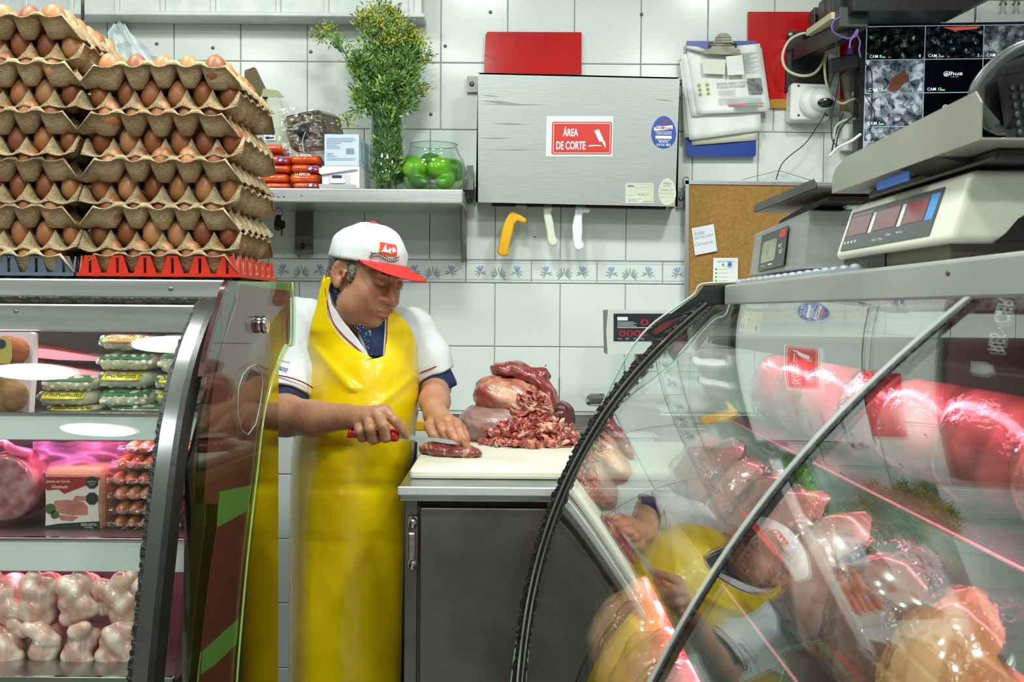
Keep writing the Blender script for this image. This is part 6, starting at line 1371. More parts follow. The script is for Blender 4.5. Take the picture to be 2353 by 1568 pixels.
for i in range(4): g.rect(mb, .05, .30 + i * .05, .27 + .04 * (i % 2), .315 + i * .05, .001, .0013); g.text(mb, ('Kg', 'NET', 'T', 'G')[i], .06 + i * .1, .94, w=.05, h=.05, l=.0014)
obj('lettering', mb, MATS['panel_white'], dk)
mb = MB()
for v, s_, u in ((.44, '0.00', .36), (.84, '000000', .07)): g.text(mb, s_, u, v, w=.10 * len(s_), h=.24, l=.0014, bold=.02)
obj('red_digits', mb, mat('dim_red_led', '7a1d20', .4, emit=.5), dk)
obj('column', MB().tube([P(1470, 812, 3.0), P(1470, 985, 3.0)], .016, 12), STEEL, t)
pl = MB().bb((P(1340, 935, 2.9).x, 2.80, P(1400, 935, 2.8).z), (P(1530, 935, 2.9).x, 3.0, P(1400, 906, 2.8).z), .012); obj('pan', pl, STEELM, t)
obj('base', MB().bb((P(1400, 970, 2.9).x, 2.84, ZT), (P(1510, 970, 2.9).x, 3.06, P(1400, 940, 2.85).z), .006), STEELD, t)
t = thing('plumb_line', P(1285, 930, 3.17), 'thin dark cord ending in a small weight on the tiles behind the meat pile', 'cord')
obj('cord', MB().tube([P(1286, 868, 3.19), P(1285, 925, 3.19)], .001, 5), mat('cord_brown', '3b3a30', .7), t); obj('weight', MB().lathe([(.0005, .012), (.005, 0), (.003, -.004)], P(1286, 930, 3.18), 8), mat('dark_blood', '2c0d0d', .5), t)
# ---------------------------------------------------------------- vase with herbs, bowl of limes
VY = 3.035; vb = P(889, 433, VY); SZ = za; vb.z = SZ; vt = P(889, 256, VY).z
t = thing('glass_vase', (vb.x, VY, SZ), 'tall clear cylinder vase holding the flowering herbs on the wall shelf', 'vase')
hV = vt - SZ; obj('glass', MB().lathe([(.0001, .001), (.050, .001), (.0505, .004), (.0495, hV), (.0475, hV), (.0475, .008), (.0001, .008)], (vb.x, VY, SZ), 40), GLASS, t)
t = thing('herb_bouquet', (vb.x, VY, SZ + .01), 'tall bunch of green flowering herbs with small yellow blossoms', 'plant')
rg = random.Random(21); stems = MB(); leaves = [MB(), MB(), MB()]; flowers = [MB(), MB()]; tops = []
def leaf(mb, p, d, L_, w_):
    s_ = d.cross(Vector((rg.uniform(-1, 1), rg.uniform(-1, 1), rg.uniform(-1, 1)))).normalized(); up = d.cross(s_).normalized()
    mb.add([p, p + d * L_ * .45 + s_ * w_ + up * w_ * .4, p + d * L_ + up * L_ * rg.uniform(-.3, .2), p + d * L_ * .45 - s_ * w_ + up * w_ * .4], [(0, 1, 2), (0, 2, 3)])
def sprig(path, n, L_, spread, den=1.0, inside=None):
    pts = smooth_path(path, 6)
    for i in range(1, len(pts)):
        for k in range(n):
            p = pts[i] + (pts[i - 1] - pts[i]) * rg.random(); t_ = (pts[i] - pts[i - 1]).normalized()
            o_ = Vector((rg.gauss(0, 1), rg.gauss(0, 1), rg.gauss(0, .5))).normalized()
            d = (o_ + t_ * .9).normalized(); q = p + d * rg.uniform(0, spread)
            if inside:
                r_ = Vector((q.x - vb.x, q.y - VY)); 
                if r_.length > inside: r_ *= inside / r_.length; q.x, q.y = vb.x + r_.x, VY + r_.y; d = Vector((d.x * .2, d.y * .2, abs(d.z) + .6)).normalized()
            leaf(leaves[rg.choice((0, 0, 1, 1, 2))], q, d, L_ * rg.uniform(.7, 1.4), L_ * .19)
tip_pts = [(735, 75), (752, 62), (828, 38), (845, 28), (868, 20), (885, 14), (902, 22), (915, 40), (935, 62), (950, 75), (960, 95), (975, 130), (900, 60), (872, 50), (855, 70), (925, 95), (940, 110), (890, 90), (862, 100), (910, 130), (845, 150), (800, 270), (965, 200), (945, 240), (820, 210)]
for i in range(44):
    if i < len(tip_pts): tx, ty = tip_pts[i]
    else: tx, ty = rg.uniform(840, 950), rg.uniform(60, 200)
    a = rg.uniform(0, 6.28); r_ = rg.uniform(0, .032); b_ = Vector((vb.x + r_ * math.cos(a), VY + r_ * math.sin(a), SZ + .012)); a2 = a + rg.uniform(1, 2.5); m1 = Vector((vb.x + .034 * math.cos(a2), VY + .034 * math.sin(a2), SZ + hV * .55))
    tp = P(tx, ty, VY + rg.uniform(-.05, .05)); ex_ = max(-.04, min(.04, (tp.x - vb.x) * .6)); m2 = Vector((vb.x + ex_, VY + .02 * math.sin(a), vt))
    if tx < 760: path = [b_, m1, P(868, 250, VY), P(835, 190, VY - .02), P(795, 125, VY - .03), P(775, 95, VY - .03), tp]
    elif (tx, ty) == (800, 270): path = [b_, m1, P(866, 235, VY), P(848, 235, VY - .03), P(822, 252, VY - .04), tp]
    elif (tx, ty) == (975, 130): path = [b_, m1, m2, P(935, 200, VY - .03), P(955, 165, VY - .03), tp]
    else: path = [b_, m1, m2, (m2 + tp) / 2 + Vector((rg.uniform(-.015, .015), rg.uniform(-.02, .02), 0)), tp]
    pth = smooth_path(path, 5); stems.tube(pth, [.0022 - .0014 * j / len(pth) for j in range(len(pth))], 5)
    nz = [p for p in path if p.z > vt - .01]
    sprig(nz, 11 if tx > 780 else 7, .016, .030 if tx > 780 else .024)
    if ty < 100 or tx > 955 : tops.append(tp)
    else: tops.append(tp) if rg.random() < .12 else None
for i in range(26):
    a = rg.uniform(0, 6.28); r_ = rg.uniform(.02, .045)
    sprig([Vector((vb.x + r_ * math.cos(a), VY + r_ * math.sin(a), SZ + .02 + .03 * rg.random())), Vector((vb.x + r_ * math.cos(a + .6), VY + r_ * math.sin(a + .6), SZ + hV * .5)), Vector((vb.x + r_ * math.cos(a + 1), VY + r_ * math.sin(a + 1), vt))], 9, .018, .012, inside=.044)
for i in range(34): # bushy collar above the rim
    c = P(rg.uniform(822, 950), rg.uniform(150, 262), VY + rg.uniform(-.06, .04)); sprig([c, c + Vector((rg.uniform(-.02, .02), rg.uniform(-.02, .02), .03))], 17, .018, .026)
for tp in tops:
    for k in range(46):
        q = tp + Vector((rg.gauss(0, .014), rg.gauss(0, .014), rg.gauss(-.004, .012))); r_ = rg.uniform(.002, .0040); flowers[rg.random() < .4].ell(q, (r_, r_, r_ * .8), n=5, m=3)
        if k % 3 == 0: stems.tube([tp - Vector((0, 0, .02)), q], .0005, 3, caps=False)
obj('stems', stems, mat('stem_green', '5d7a33', .6), t, kind='stuff')
for mb, m in zip(leaves, (mat('leaf_green', '5f9448', .55), mat('leaf_light', 'a0bb62', .55), mat('leaf_dark', '3f6b45', .55))): obj('leaves', mb, m, t, kind='stuff')
obj('blossoms', flowers[0], mat('blossom_yellow', 'cfc02e', .6), t, kind='stuff'); obj('blossoms', flowers[1], mat('blossom_olive', '8f9a2c', .6), t, kind='stuff')
BYc = 3.035; bc = P(996, 432, BYc); bc.z = SZ
R_b = .0945; Hb = .143; zc_b = .062
def bw(z, d=0):
    k = (z - zc_b) / (.083 if z > zc_b else .078); return max(.0001, (R_b - d) * math.sqrt(max(0, 1 - min(1, abs(k)) ** 2.4)))
prof_o = [(.0001, .001), (.045, .001)] + [(bw(z), z) for z in np.linspace(.006, Hb - .006, 18)] ; prof_o = [(max(r, .045) if z < .02 else r, z) for r, z in prof_o] 
rim_r = .070; prof_o = prof_o[:2] + [(r, z) for r, z in prof_o[2:] if not (z > .1 and r < rim_r)] + [(rim_r, Hb)]
prof_o[0] = (.0001, .001)
t = thing('glass_bowl', (bc.x, BYc, SZ), 'round clear glass bowl of water with limes on the right end of the shelf', 'bowl')
obj('glass', MB().lathe(prof_o + [(r - .0025, z) for r, z in prof_o[::-1][:-1]] + [(.0001, .004)], (bc.x, BYc, SZ), 48), GLASS, t)
obj('rim', MB().tube([Vector((bc.x + rim_r * math.cos(a), BYc + rim_r * math.sin(a), SZ + Hb)) for a in np.linspace(0, 6.2832, 49)[:-1]], .0018, 6, closed=True), glassmat('rim_glass', (.72, .8, .76), 0, 1.6), t)
zw = P(996, 360, 2.94).z - SZ
wp = [(.0001, .006)] + [(r - .0032, z) for r, z in prof_o[1:] if .006 < z < zw]; wp.append((bw(zw, .0035), zw)); wp.append((.0001, zw))
obj('water', MB().lathe(wp, (bc.x, BYc, SZ), 40), glassmat('lime_water', (.80, .93, .50), 0, 1.33), t)
LIME = [mat('lime_green', '4f8f12', .3, 0, '6fae1c', 6, bump=.12, bscale=160, coat=.3), mat('lime_yellowish', '86b62a', .3, 0, '6aa020', 6, bump=.12, bscale=160, coat=.3), mat('lime_dark', '336f10', .3, 0, '447f14', 6, bump=.12, bscale=160, coat=.3)]
lm = []
for m in LIME:
    pf = [(max(.0001, .0315 * math.sin(a) * (1 + .02 * math.cos(2 * a))), -.0345 * math.cos(a) + (.003 * (math.cos(a) ** 9) * -1)) for a in np.linspace(0, math.pi, 15)]
    me = MB().lathe(pf, (0, 0, 0), 20).mesh('lime'); me.materials.append(m); lm.append(me)
LP_ = [(955, 388, 2.992, 1, 'pale green lime floating at the left front of the bowl'), (1011, 386, 2.985, 1, 'pale green lime floating at the middle front of the bowl'), (1044, 392, 3.03, 2, 'dark green lime floating at the right side of the bowl'), (945, 383, 3.065, 0, 'green lime touching the left wall of the bowl'), (962, 410, 3.0, 2, 'sunken lime low at the left of the bowl'), (1022, 411, 3.0, 0, 'sunken lime low at the right of the bowl'), (995, 400, 3.07, 0, 'lime at the back of the bowl'), (990, 375, 3.08, 2, 'lime floating at the back of the bowl')]
for x, y, Y, k, lab in LP_:
    o = bpy.data.objects.new('lime', lm[k]); COL.objects.link(o); o.location = P(x, y, Y); o.rotation_euler = (rg.uniform(.8, 2), rg.uniform(0, 1), rg.uniform(0, 6)); tagit(o, lab, 'lime', 'limes in the glass bowl')
# ================================================================ the butcher
MAN = thing('person', (P(820, 900, 2.66).x, 2.66, 0), 'man in a white and red cap, white shirt and long yellow apron cutting meat', 'person')
mb0 = (MAN.location.x, MAN.location.y, 0)
HC = P(840, 630, 2.60)
yaw = math.radians(50); pit = math.radians(18); roll = math.radians(4)
Fd = Vector((math.sin(yaw) * math.cos(pit), -math.cos(yaw) * math.cos(pit), -math.sin(pit)))
Rt = Fd.cross(Vector((0, 0, 1))).normalized(); Up = Rt.cross(Fd).normalized()
Rt, Up = (Rt * math.cos(roll) + Up * math.sin(roll)), (Up * math.cos(roll) - Rt * math.sin(roll))
HM = Matrix((Fd, Rt, Up)).transposed()
HS = 1.0
def H(a, b, c): return HC + HM @ (Vector((a, b, c)) * HS)
HMn = np.array(HM)
vx = Vox((-.80, 2.10, .86), (.10, 2.86, 1.56), .0024)
def he(c, r, k=.02, sub=False, rot=None):
    M_ = HM if rot is None else HM @ rot
    vx.ell(H(*c), [q * HS for q in r], np.array(M_), k=k, sub=sub)
def hrc(a, b, ra, rb, k=.012, sub=False): vx.rc(H(*a), H(*b), ra * HS, rb * HS, k=k, sub=sub)
# torso under the clothes
vx.rc(P(690, 745, 2.68), P(938, 764, 2.70), .053, .048, .03); vx.ell(P(822, 850, 2.68), (.15, .10, .17), k=.03); vx.ell(P(815, 985, 2.67), (.14, .115, .16), k=.03)
# neck and head
vx.rc(H(-.035, 0, -.06), P(826, 770, 2.67), .058, .064, .03)
he((-.012, 0, .035), (.100, .078, .088), .03); he((.030, 0, -.028), (.060, .062, .085), .03); he((.030, 0, -.078), (.052, .056, .040), .03)
he((.078, 0, -.098), (.020, .024, .018), .02)
for s in (1, -1):
    he((.055, s * .036, -.036), (.032, .030, .032), .025); he((.028, s * .048, -.078), (.036, .026, .034), .025)
    hrc((.082, s * .044, .024), (.094, s * .012, .020), .010, .010, .014)
he((.022, 0, -.112), (.052, .046, .024), .03)
he((.084, 0, -.060), (.022, .034, .028), .018)
for s in (1, -1): he((.104, s * .030, .004), (.013, .021, .012), .012, sub=True)
hrc((.094, 0, .012), (.112, 0, -.028), .010, .013, .010); he((.117, 0, -.034), (.0155, .0155, .014), .008)
for s in (1, -1): he((.104, s * .0165, -.037), (.011, .009, .010), .006)
for s in (1, -1): he((.112, s * .009, -.047), (.005, .004, .003), .003, sub=True)
he((.1035, 0, -.063), (.0075, .024, .0055), .006); he((.1015, 0, -.0755), (.0075, .020, .0060), .006)
hrc((.110, -.020, -.0695), (.1125, 0, -.069), .0030, .0034, .003, True); hrc((.110, .020, -.0695), (.1125, 0, -.069), .0030, .0034, .003, True)
hrc((.113, -.02, -.070), (.100, -.032, -.076), .0022, .0014, .004, True); hrc((.113, .02, -.070), (.100, .032, -.076), .0022, .0014, .004, True)
for s in (1, -1):
    hrc((.108, s * .021, -.040), (.097, s * .037, -.066), .0020, .0014, .006, True)
    he((.0855, s * .030, .003), (.0145, .0160, .0125), .004)
    hrc((.0985, s * .020, -.0040), (.0905, s * .042, -.0035), .0013, .0011, .003, True)
    hrc((.102, s * .016, -.014), (.090, s * .044, -.016), .0018, .0015, .006, True)
for s in (1, -1):
    rot = Matrix.Rotation(s * -.35, 3, 'Z') @ Matrix.Rotation(.15, 3, 'Y')
    he((-.008, s * .0800, -.004), (.021, .0085, .034), .006, rot=rot); he((-.004, s * .079, -.034), (.010, .008, .012), .006)
    he((-.004, s * .0885, .002), (.0125, .006, .022), .004, True, rot=rot); he((.004, s * .085, -.010), (.008, .012, .009), .004, True)
    hrc((.010, s * .080, -.012), (.012, s * .078, .002), .0045, .004, .004)
# arms and hands
SR = P(690, 752, 2.68); ER = P(612, 955, 2.56); WR = P(792, 958, 2.405)
vx.chain([SR, P(650, 860, 2.62), ER], [.060, .052, .047], .02)
vx.chain([ER, P(655, 955, 2.52), P(720, 962, 2.46), WR], [.047, .049, .040, .030], .02)
SLh = P(946, 768, 2.70); EL = P(1000, 888, 2.70); WL = P(1000, 953, 2.52)
vx.chain([SLh, P(980, 825, 2.71), EL], [.052, .044, .038], .02); vx.chain([EL, P(999, 922, 2.60), WL], [.038, .036, .028], .02)
def hand(w, mcp, fingers, thumb, rk=.0125):
    for i, m in enumerate(mcp): vx.rc(w, m, .021, rk + .001, .014)
    for i in range(len(mcp) - 1): vx.rc(mcp[i], mcp[i + 1], rk, rk, .010)
    for ch, rs in fingers + [thumb]: vx.chain(ch, rs, .0022)
Yh = 2.372
mr = [P(823, 972, 2.362), P(845, 962, 2.350), P(866, 952, 2.348), P(884, 944, 2.355)]
fr = [([mr[0], P(826, 990, 2.338), P(832, 1006, 2.350), P(845, 1006, 2.385)], [.0112, .0118, .0108, .009]),
      ([mr[1], P(850, 986, 2.322), P(857, 1011, 2.336), P(868, 1010, 2.378)], [.0118, .0128, .0115, .0095]),
      ([mr[2], P(880, 978, 2.318), P(885, 1006, 2.330), P(890, 1008, 2.376)], [.0122, .0135, .012, .010]),
      ([mr[3], P(906, 966, 2.340), P(922, 985, 2.352), P(933, 1000, 2.366)], [.0125, .0118, .0105, .0085])]
hand(WR, mr, fr, ([P(810, 960, 2.41), P(845, 985, 2.415), P(880, 992, 2.402), P(905, 992, 2.392)], [.020, .0145, .0125, .010]))
ml = [P(1014, 975, 2.435), P(1030, 970, 2.430), P(1046, 976, 2.440), P(1058, 988, 2.46)]
fl = [([ml[0], P(1018, 990, 2.405), P(1028, 1006, 2.400), P(1036, 1016, 2.405)], [.0125, .012, .011, .009]),
      ([ml[1], P(1036, 992, 2.392), P(1046, 1010, 2.385), P(1050, 1020, 2.390)], [.0125, .0122, .011, .009]),
      ([ml[2], P(1056, 992, 2.405), P(1066, 1010, 2.390), P(1072, 1026, 2.388)], [.0125, .0118, .0105, .0088]),
      ([ml[3], P(1068, 1000, 2.44), P(1072, 1014, 2.43)], [.011, .0105, .009])]
hand(WL, ml, fl, ([P(1002, 962, 2.50), P(988, 980, 2.455), P(996, 1000, 2.425), P(1014, 1008, 2.412)], [.020, .0150, .0125, .0098]))
vx.wobble(lambda X, Y, Z: .00035 * np.sin(X * 420 + 2 * np.sin(Z * 200)) * np.sin(Z * 390 + Y * 200))
def skinmat():
    m = mat('skin', 'ba8a6b', .42, 0, 'a87355', 20, lo=.35, hi=.75, bump=.12, bscale=260, sss=.12, detail=6)
    return m
me = vx.mesh('body', mb0, 1); SK = skinmat()
# natural skin tones (lips, nose, cheeks, shaved beard area, knuckles) kept as a colour attribute
_n = len(me.vertices); _co = np.empty(_n * 3, np.float32); me.vertices.foreach_get('co', _co); _co = _co.reshape(-1, 3) + np.array(mb0)
_l = (_co - np.array(HC)) @ np.array(HM); tone = np.ones((_n, 4), np.float32)
def blob(c, r, col):
    d = np.exp(-(((_l - np.array(c)) / np.array(r)) ** 2).sum(1)); tone[:, :3] *= 1 - d[:, None] * (1 - np.array(col))
blob((.06, 0, -.085), (.05, .055, .028), (.80, .80, .84)); blob((.11, 0, -.063), (.02, .024, .006), (.86, .58, .60)); blob((.11, 0, -.0775), (.02, .021, .006), (.90, .62, .62)); blob((.12, 0, -.034), (.02, .02, .018), (1.02, .82, .80))
for s in (1, -1): blob((.08, s * .042, -.03), (.03, .024, .020), (1.02, .86, .84)); blob((.095, s * .03, -.012), (.02, .02, .007), (.80, .74, .76)); blob((.09, s * .03, .004), (.02, .02, .008), (.85, .78, .78)); blob((0, s * .085, -.003), (.02, .012, .02), (1.0, .80, .76))
for f_ in [c for c, _ in fr + fl]:
    for q in f_[:3]: tone[:, :3] *= 1 - np.exp(-(((_co - np.array(q)) / .013) ** 2).sum(1))[:, None] * (1 - np.array((1.0, .84, .82)))
at = me.color_attributes.new('tone', 'FLOAT_COLOR', 'POINT'); at.data.foreach_set('color', tone.ravel())
_nt = SK.node_tree; _b = _nt.nodes['Principled BSDF']; _src = _b.inputs['Base Color'].links[0].from_socket; _a = _nt.nodes.new('ShaderNodeAttribute'); _a.attribute_name = 'tone'
_m = _nt.nodes.new('ShaderNodeMix'); _m.data_type = 'RGBA'; _m.blend_type = 'MULTIPLY'; _m.inputs[0].default_value = 1.0
_nt.links.new(_src, _m.inputs[6]); _nt.links.new(_a.outputs['Color'], _m.inputs[7]); _nt.links.new(_m.outputs[2], _b.inputs['Base Color'])
obj('body', me, SK, MAN, base=mb0)
# darker beard shade and lips through small skin-conforming patches are left to the surface; brows, lids and hair below
HAIR = mat('grey_hair', '3d3a38', .7, 0, '8b8680', 160, lo=.4, hi=.6, bump=.6, bscale=300, detail=4)
vh = Vox(H(0, 0, 0) - Vector((.14, .14, .14)), H(0, 0, 0) + Vector((.14, .14, .14)), .0028)
cutn = HM @ Vector((-.15, 0, 1)).normalized(); 
vh.ell(H(-.013, 0, .028), [.1015, .0805, .080], HMn, k=.01)
vh.ell(H(-.045, 0, -.03), [.062, .066, .05], HMn, k=.02)
vh.ell(H(.11, 0, -.05), [.106, .2, .135], HMn, k=.004, sub=True)   # open the face
vh.ell(H(.02, 0, -.16), [.14, .2, .115], HMn, k=.004, sub=True)
for s in (1, -1): vh.ell(H(-.006, s * .086, -.012), [.027, .030, .038], HMn, k=.004, sub=True)
for s in (1, -1): vh.ell(H(.026, s * .070, .006), [.013, .009, .028], HMn, k=.006)
vh.wobble(lambda X, Y, Z: .0016 * np.sin(X * 500 + Y * 700) * np.sin(Z * 300 + Y * 400))
obj('hair', vh.mesh('hair', mb0, 0), HAIR, MAN, base=mb0)
mb = MB()
for s in (1, -1): mb.tube(smooth_path([H(.0995, s * .014, .022), H(.0985, s * .028, .027), H(.088, s * .046, .024)], 4), [.002, .003, .0032, .003, .0028, .0026, .0022, .0018, .001], 6)
obj('eyebrows', mb, mat('brow_hair', '4a3b32', .8), MAN)
mb = MB()
for s in (1, -1): mb.tube(smooth_path([H(.0985, s * .019, -.0035), H(.1005, s * .030, -.0065), H(.0925, s * .043, -.0040)], 4), .0010, 5)
obj('eyelashes', mb, mat('lash', '2a1a14', .7), MAN)
# cap
CAPW = mat('cap_cotton', 'e3e8ea', .8, 0, 'd8dde0', 14, bump=.12, bscale=45); CAPR = mat('cap_red', 'cf2a26', .7, bump=.1, bscale=400)
cap_axis = Matrix.Rotation(math.radians(15), 3, 'Y')   # tips the crown back against the bowed head
CMx = HM @ Matrix.Rotation(math.radians(-10), 3, 'Y')
CC = H(-.008, 0, .045)
def capp(a, e, s=1.0, dr=0):
    q = Vector((math.cos(a) * math.cos(e) * .1055, math.sin(a) * math.cos(e) * .0880, (math.sin(e) ** .9 if e > 0 else math.sin(e)) * .080))
    n_ = mnoise.noise(q * 20) * .0055 + abs(mnoise.noise(q * 34 + Vector((3, 0, 0)))) * .004 + mnoise.noise(q * 60) * .0014
    return CC + CMx @ (q * (s + dr) + q.normalized() * n_)
mb = MB().grid(lambda u, v: capp(u * 2 * math.pi, -.20 + v * (math.pi / 2 + .20)), 56, 22)
crown = obj('cap_crown', mb, CAPW, MAN, merge=.0003, solid=.002)
mb = MB()
for k in range(6):
    a = k * math.pi / 3 + .52; mb.tube([capp(a, e, 1.006) for e in np.linspace(-.2, 1.5, 14)], .0007, 4)
obj('cap_seam', mb, mat('cap_thread', 'c9ced1', .8), crown); obj('cap_button', MB().ell(capp(0, 1.57, 1.01), (.008, .008, .005)), CAPR, crown)
def brim(u, v):
    a = (u - .5) * 2.15; base = capp(a, -.17, 1.01); s_ = math.cos((u - .5) * math.pi) ** .6 if abs(u - .5) < .4999 else 0
    out = CMx @ Vector((.92, math.sin(a) * .25, -.50)); return base + out * (.084 * v * s_) + CMx @ Vector((0, 0, -1)) * (.014 * abs(math.sin(a)) ** 2 * v - .010 * v * v) + CMx @ Vector((0, 0, .004 * v))
obj('cap_brim', MB().grid(brim, 40, 10), CAPR, crown, solid=.003)
def cpt(u, v, l=1.012):   # logo frame on the front panel, right of centre
    a = .76 - u * .74; e = -.06 + v * .50; return capp(a, e, l)
def capgrid(mb, u0, v0, u1, v1, l=1.012, n=6): return mb.grid(lambda u, v: cpt(u0 + (u1 - u0) * u, v0 + (v1 - v0) * v, l), n, n)
lg = obj('cap_badge', capgrid(MB(), .2, .25, .9, 1), mat('badge_gold', 'd9a23a', .6), crown)
obj('badge_field', capgrid(MB(), .235, .29, .865, .96, 1.018), mat('badge_red_cloth', 'd2382e', .7), lg)
mb = MB()
for pts in ([(.27, .40), (.36, .62), (.42, .86), (.47, .84), (.46, .62), (.55, .50), (.5, .42), (.38, .45)], [(.5, .5), (.58, .70), (.66, .66), (.60, .5), (.66, .38), (.58, .42)], [(.66, .55), (.72, .80), (.80, .72), (.84, .5), (.76, .55), (.74, .42)]):
    c_ = [sum(p[i] for p in pts) / len(pts) for i in (0, 1)]; n = len(pts); mb.add([cpt(*c_, 1.024)] + [cpt(*p, 1.024) for p in pts], [(0, 1 + i, 1 + (i + 1) % n) for i in range(n)])
obj('badge_figures', mb, PAPER, lg)
def rib(u, v): return cpt(.02 + 1.0 * u, .10 + .14 * v + .09 * math.sin(u * 7 + .3), 1.02)
obj('badge_ribbon', MB().grid(rib, 16, 3), mat('ribbon_grey', 'b9bbb6', .6), lg)
mb = MB()
for k in range(9): mb.tube([rib(.22 + k * .075, .25), rib(.22 + k * .075 + .02, .8)], .0010, 4)
mb.tube([rib(i / 12, 0) for i in range(13)], .0007, 4).tube([rib(i / 12, 1) for i in range(13)], .0007, 4).tube([cpt(.02, .06, 1.02), cpt(-.08, .12, 1.02), cpt(.02, .2, 1.02), cpt(-.05, .3, 1.02), cpt(.1, .28, 1.02)], .001, 4); obj('ribbon_print', mb, INK, lg)
# shirt
COT = mat('white_cotton', 'd9dee0', .75, 0, 'd0d5d8', 8, bump=.55, bscale=16)
vs = Vox((-.78, 2.42, .86), (.06, 2.90, 1.38), .0034)
vs.rc(P(690, 747, 2.69), P(938, 764, 2.71), .066, .058, .03); vs.ell(P(822, 850, 2.69), (.165, .115, .18), k=.03); vs.ell(P(815, 985, 2.68), (.155, .125, .17), k=.03); vs.rc(P(822, 700, 2.70), P(822, 760, 2.70), .062, .085, .04)
d1 = (P(648, 900, 2.60) - SR).normalized(); e1 = P(655, 905, 2.60); vs.chain([SR, P(668, 820, 2.65)], [.068, .066], .03); vs.rc(P(668, 820, 2.65), e1 + d1 * .05, .066, .078, .02, cut=(e1, d1))
d2 = (P(1005, 880, 2.70) - P(955, 760, 2.70)).normalized(); e2 = P(994, 862, 2.70); vs.chain([P(946, 768, 2.70), P(980, 822, 2.705)], [.064, .060], .03); vs.rc(P(980, 822, 2.705), e2 + d2 * .05, .060, .056, .02, cut=(e2, d2))
vs.wobble(lambda X, Y, Z: .0022 * np.sin(Z * 28 + 55 * X + 2 * np.sin(X * 30 + Y * 20)) * np.sin(X * 35 + Z * 22 + Y * 30) + .0010 * np.sin(Z * 60 + X * 110 + 2 * np.sin(Y * 50)))
sh = obj('shirt', vs.mesh('shirt', mb0, 1), COT, MAN, base=mb0)
def ring(c, ax, r, sy=1.0, tilt=None): 
    R = Vector(ax).to_track_quat('Z', 'Y').to_matrix(); return [Vector(c) + R @ Vector((r * math.cos(a), r * sy * math.sin(a), 0)) for a in np.linspace(0, 6.2832, 37)[:-1]]
PIPE = mat('red_piping', '9c1f2c', .7)
obj('sleeve_piping', MB().tube(ring(e1 - d1 * .016, d1, .0775), .0018, 6, closed=True), PIPE, sh); obj('sleeve_piping', MB().tube(ring(e2 - d2 * .018, d2, .0580), .0018, 6, closed=True), PIPE, sh)
NAVY = mat('navy_cotton', '1d2c57', .8, 0, '16213f', 12, bump=.15, bscale=60)
cf = [(.0480, -.02), (.050, .012), (.051, .040), (.048, .048), (.043, .046), (.040, .0)]
obj('navy_cuff', MB().lathe(cf, e2, 32, axis=d2), NAVY, MAN); obj('navy_cuff', MB().lathe([(r * 1.28, z * .6) for r, z in cf], e1, 32, axis=d1), NAVY, MAN)
# sleeve lettering
g0 = P(664, 838, 2.555); exv = (P(664, 838, 2.555) - P(600, 822, 2.57)).normalized(); eyv = (P(640, 800, 2.56) - P(640, 830, 2.555)).normalized(); eyv = (eyv - exv * eyv.dot(exv)).normalized()
mb = MB(); put_text(mb, 'Orgullosamente', P(665, 839, 2.548), exv, eyv, .078, .0095, bold=.01, shear=.15, align='R'); obj('red_lettering', mb, mat('thread_red', 'b33a3a', .7), sh)
mb = MB(); put_text(mb, 'Colombiano', P(660, 855, 2.548), exv, eyv, .075, .0125, bold=.02, shear=.25, align='R'); obj('blue_lettering', mb, mat('thread_blue', '2c4c9c', .7), sh)
# neckline layers
def tor(x, y, t=0): # front surface of the chest
    u = (x - 822) / 165.0; return 2.685 - .128 * math.sqrt(max(0.02, 1 - u * u)) - .012 * max(0, (y - 700) / 120)
def patch(pl, pr, y0, y1, dY, nu=10, nv=16): return sheet(tab(pl), tab(pr), y0, y1, lambda x, y, t: tor(x, y) + dY, nu, nv)
obj('t_shirt', patch([(725, 806), (760, 820), (815, 840)], [(725, 872), (760, 872), (815, 870)], 725, 815, .006), mat('tee_white', 'd3d8dc', .8, bump=.1, bscale=60), MAN, solid=.002)
obj('navy_shirt_front', patch([(640, 752), (665, 756), (700, 768), (740, 800), (770, 830), (822, 850)], [(640, 770), (665, 778), (700, 800), (740, 832), (770, 852), (822, 862)], 640, 822, -.004), NAVY, MAN, solid=.003)
obj('navy_shirt_front', patch([(700, 868), (740, 858), (770, 852), (822, 850)], [(700, 890), (740, 890), (770, 888), (822, 884)], 700, 822, -.004), NAVY, MAN, solid=.003)
mb = MB(); rg = random.Random(9)
for k in range(46):
    y = rg.uniform(665, 815); x = rg.uniform(np.interp(y, (640, 700, 740, 770, 822), (756, 775, 805, 834, 852)), np.interp(y, (640, 700, 740, 770, 822), (768, 795, 830, 850, 882)))
    mb.ell(P(x, y, tor(x, y) - .0085), (.0012, .0006, .0012), n=6, m=4)
obj('shirt_dots', mb, mat('pale_dot', 'aeb6c8', .7), MAN, kind='stuff')
lap = patch([(660, 744), (700, 748), (740, 757), (780, 785), (824, 830)], [(660, 752), (700, 762), (740, 790), (780, 822), (824, 852)], 660, 824, -.009); obj('shirt_lapel', lap, COT, MAN, solid=.003)
obj('shirt_lapel', patch([(705, 886), (760, 884), (822, 880)], [(705, 892), (760, 893), (822, 888)], 705, 822, -.009), COT, MAN, solid=.003)
pp = [P(x, y, tor(x, y) - .012) for x, y in ((747, 662), (753, 700), (765, 740), (790, 772), (815, 795), (843, 822))]; obj('lapel_piping', MB().tube(smooth_path(pp, 5), .0017, 6), PIPE, MAN)
pp = [P(x, y, tor(x, y) - .012) for x, y in ((890, 700), (889, 760), (884, 822))]; obj('lapel_piping', MB().tube(smooth_path(pp, 5), .0015, 6), PIPE, MAN)
# collar around the neck
obj('navy_collar', MB().tube(smooth_path([P(775, 668, 2.60), P(768, 640, 2.66), P(800, 640, 2.73), P(860, 660, 2.74), P(892, 700, 2.66), P(888, 725, 2.60)], 5), .014, 8), NAVY, MAN)
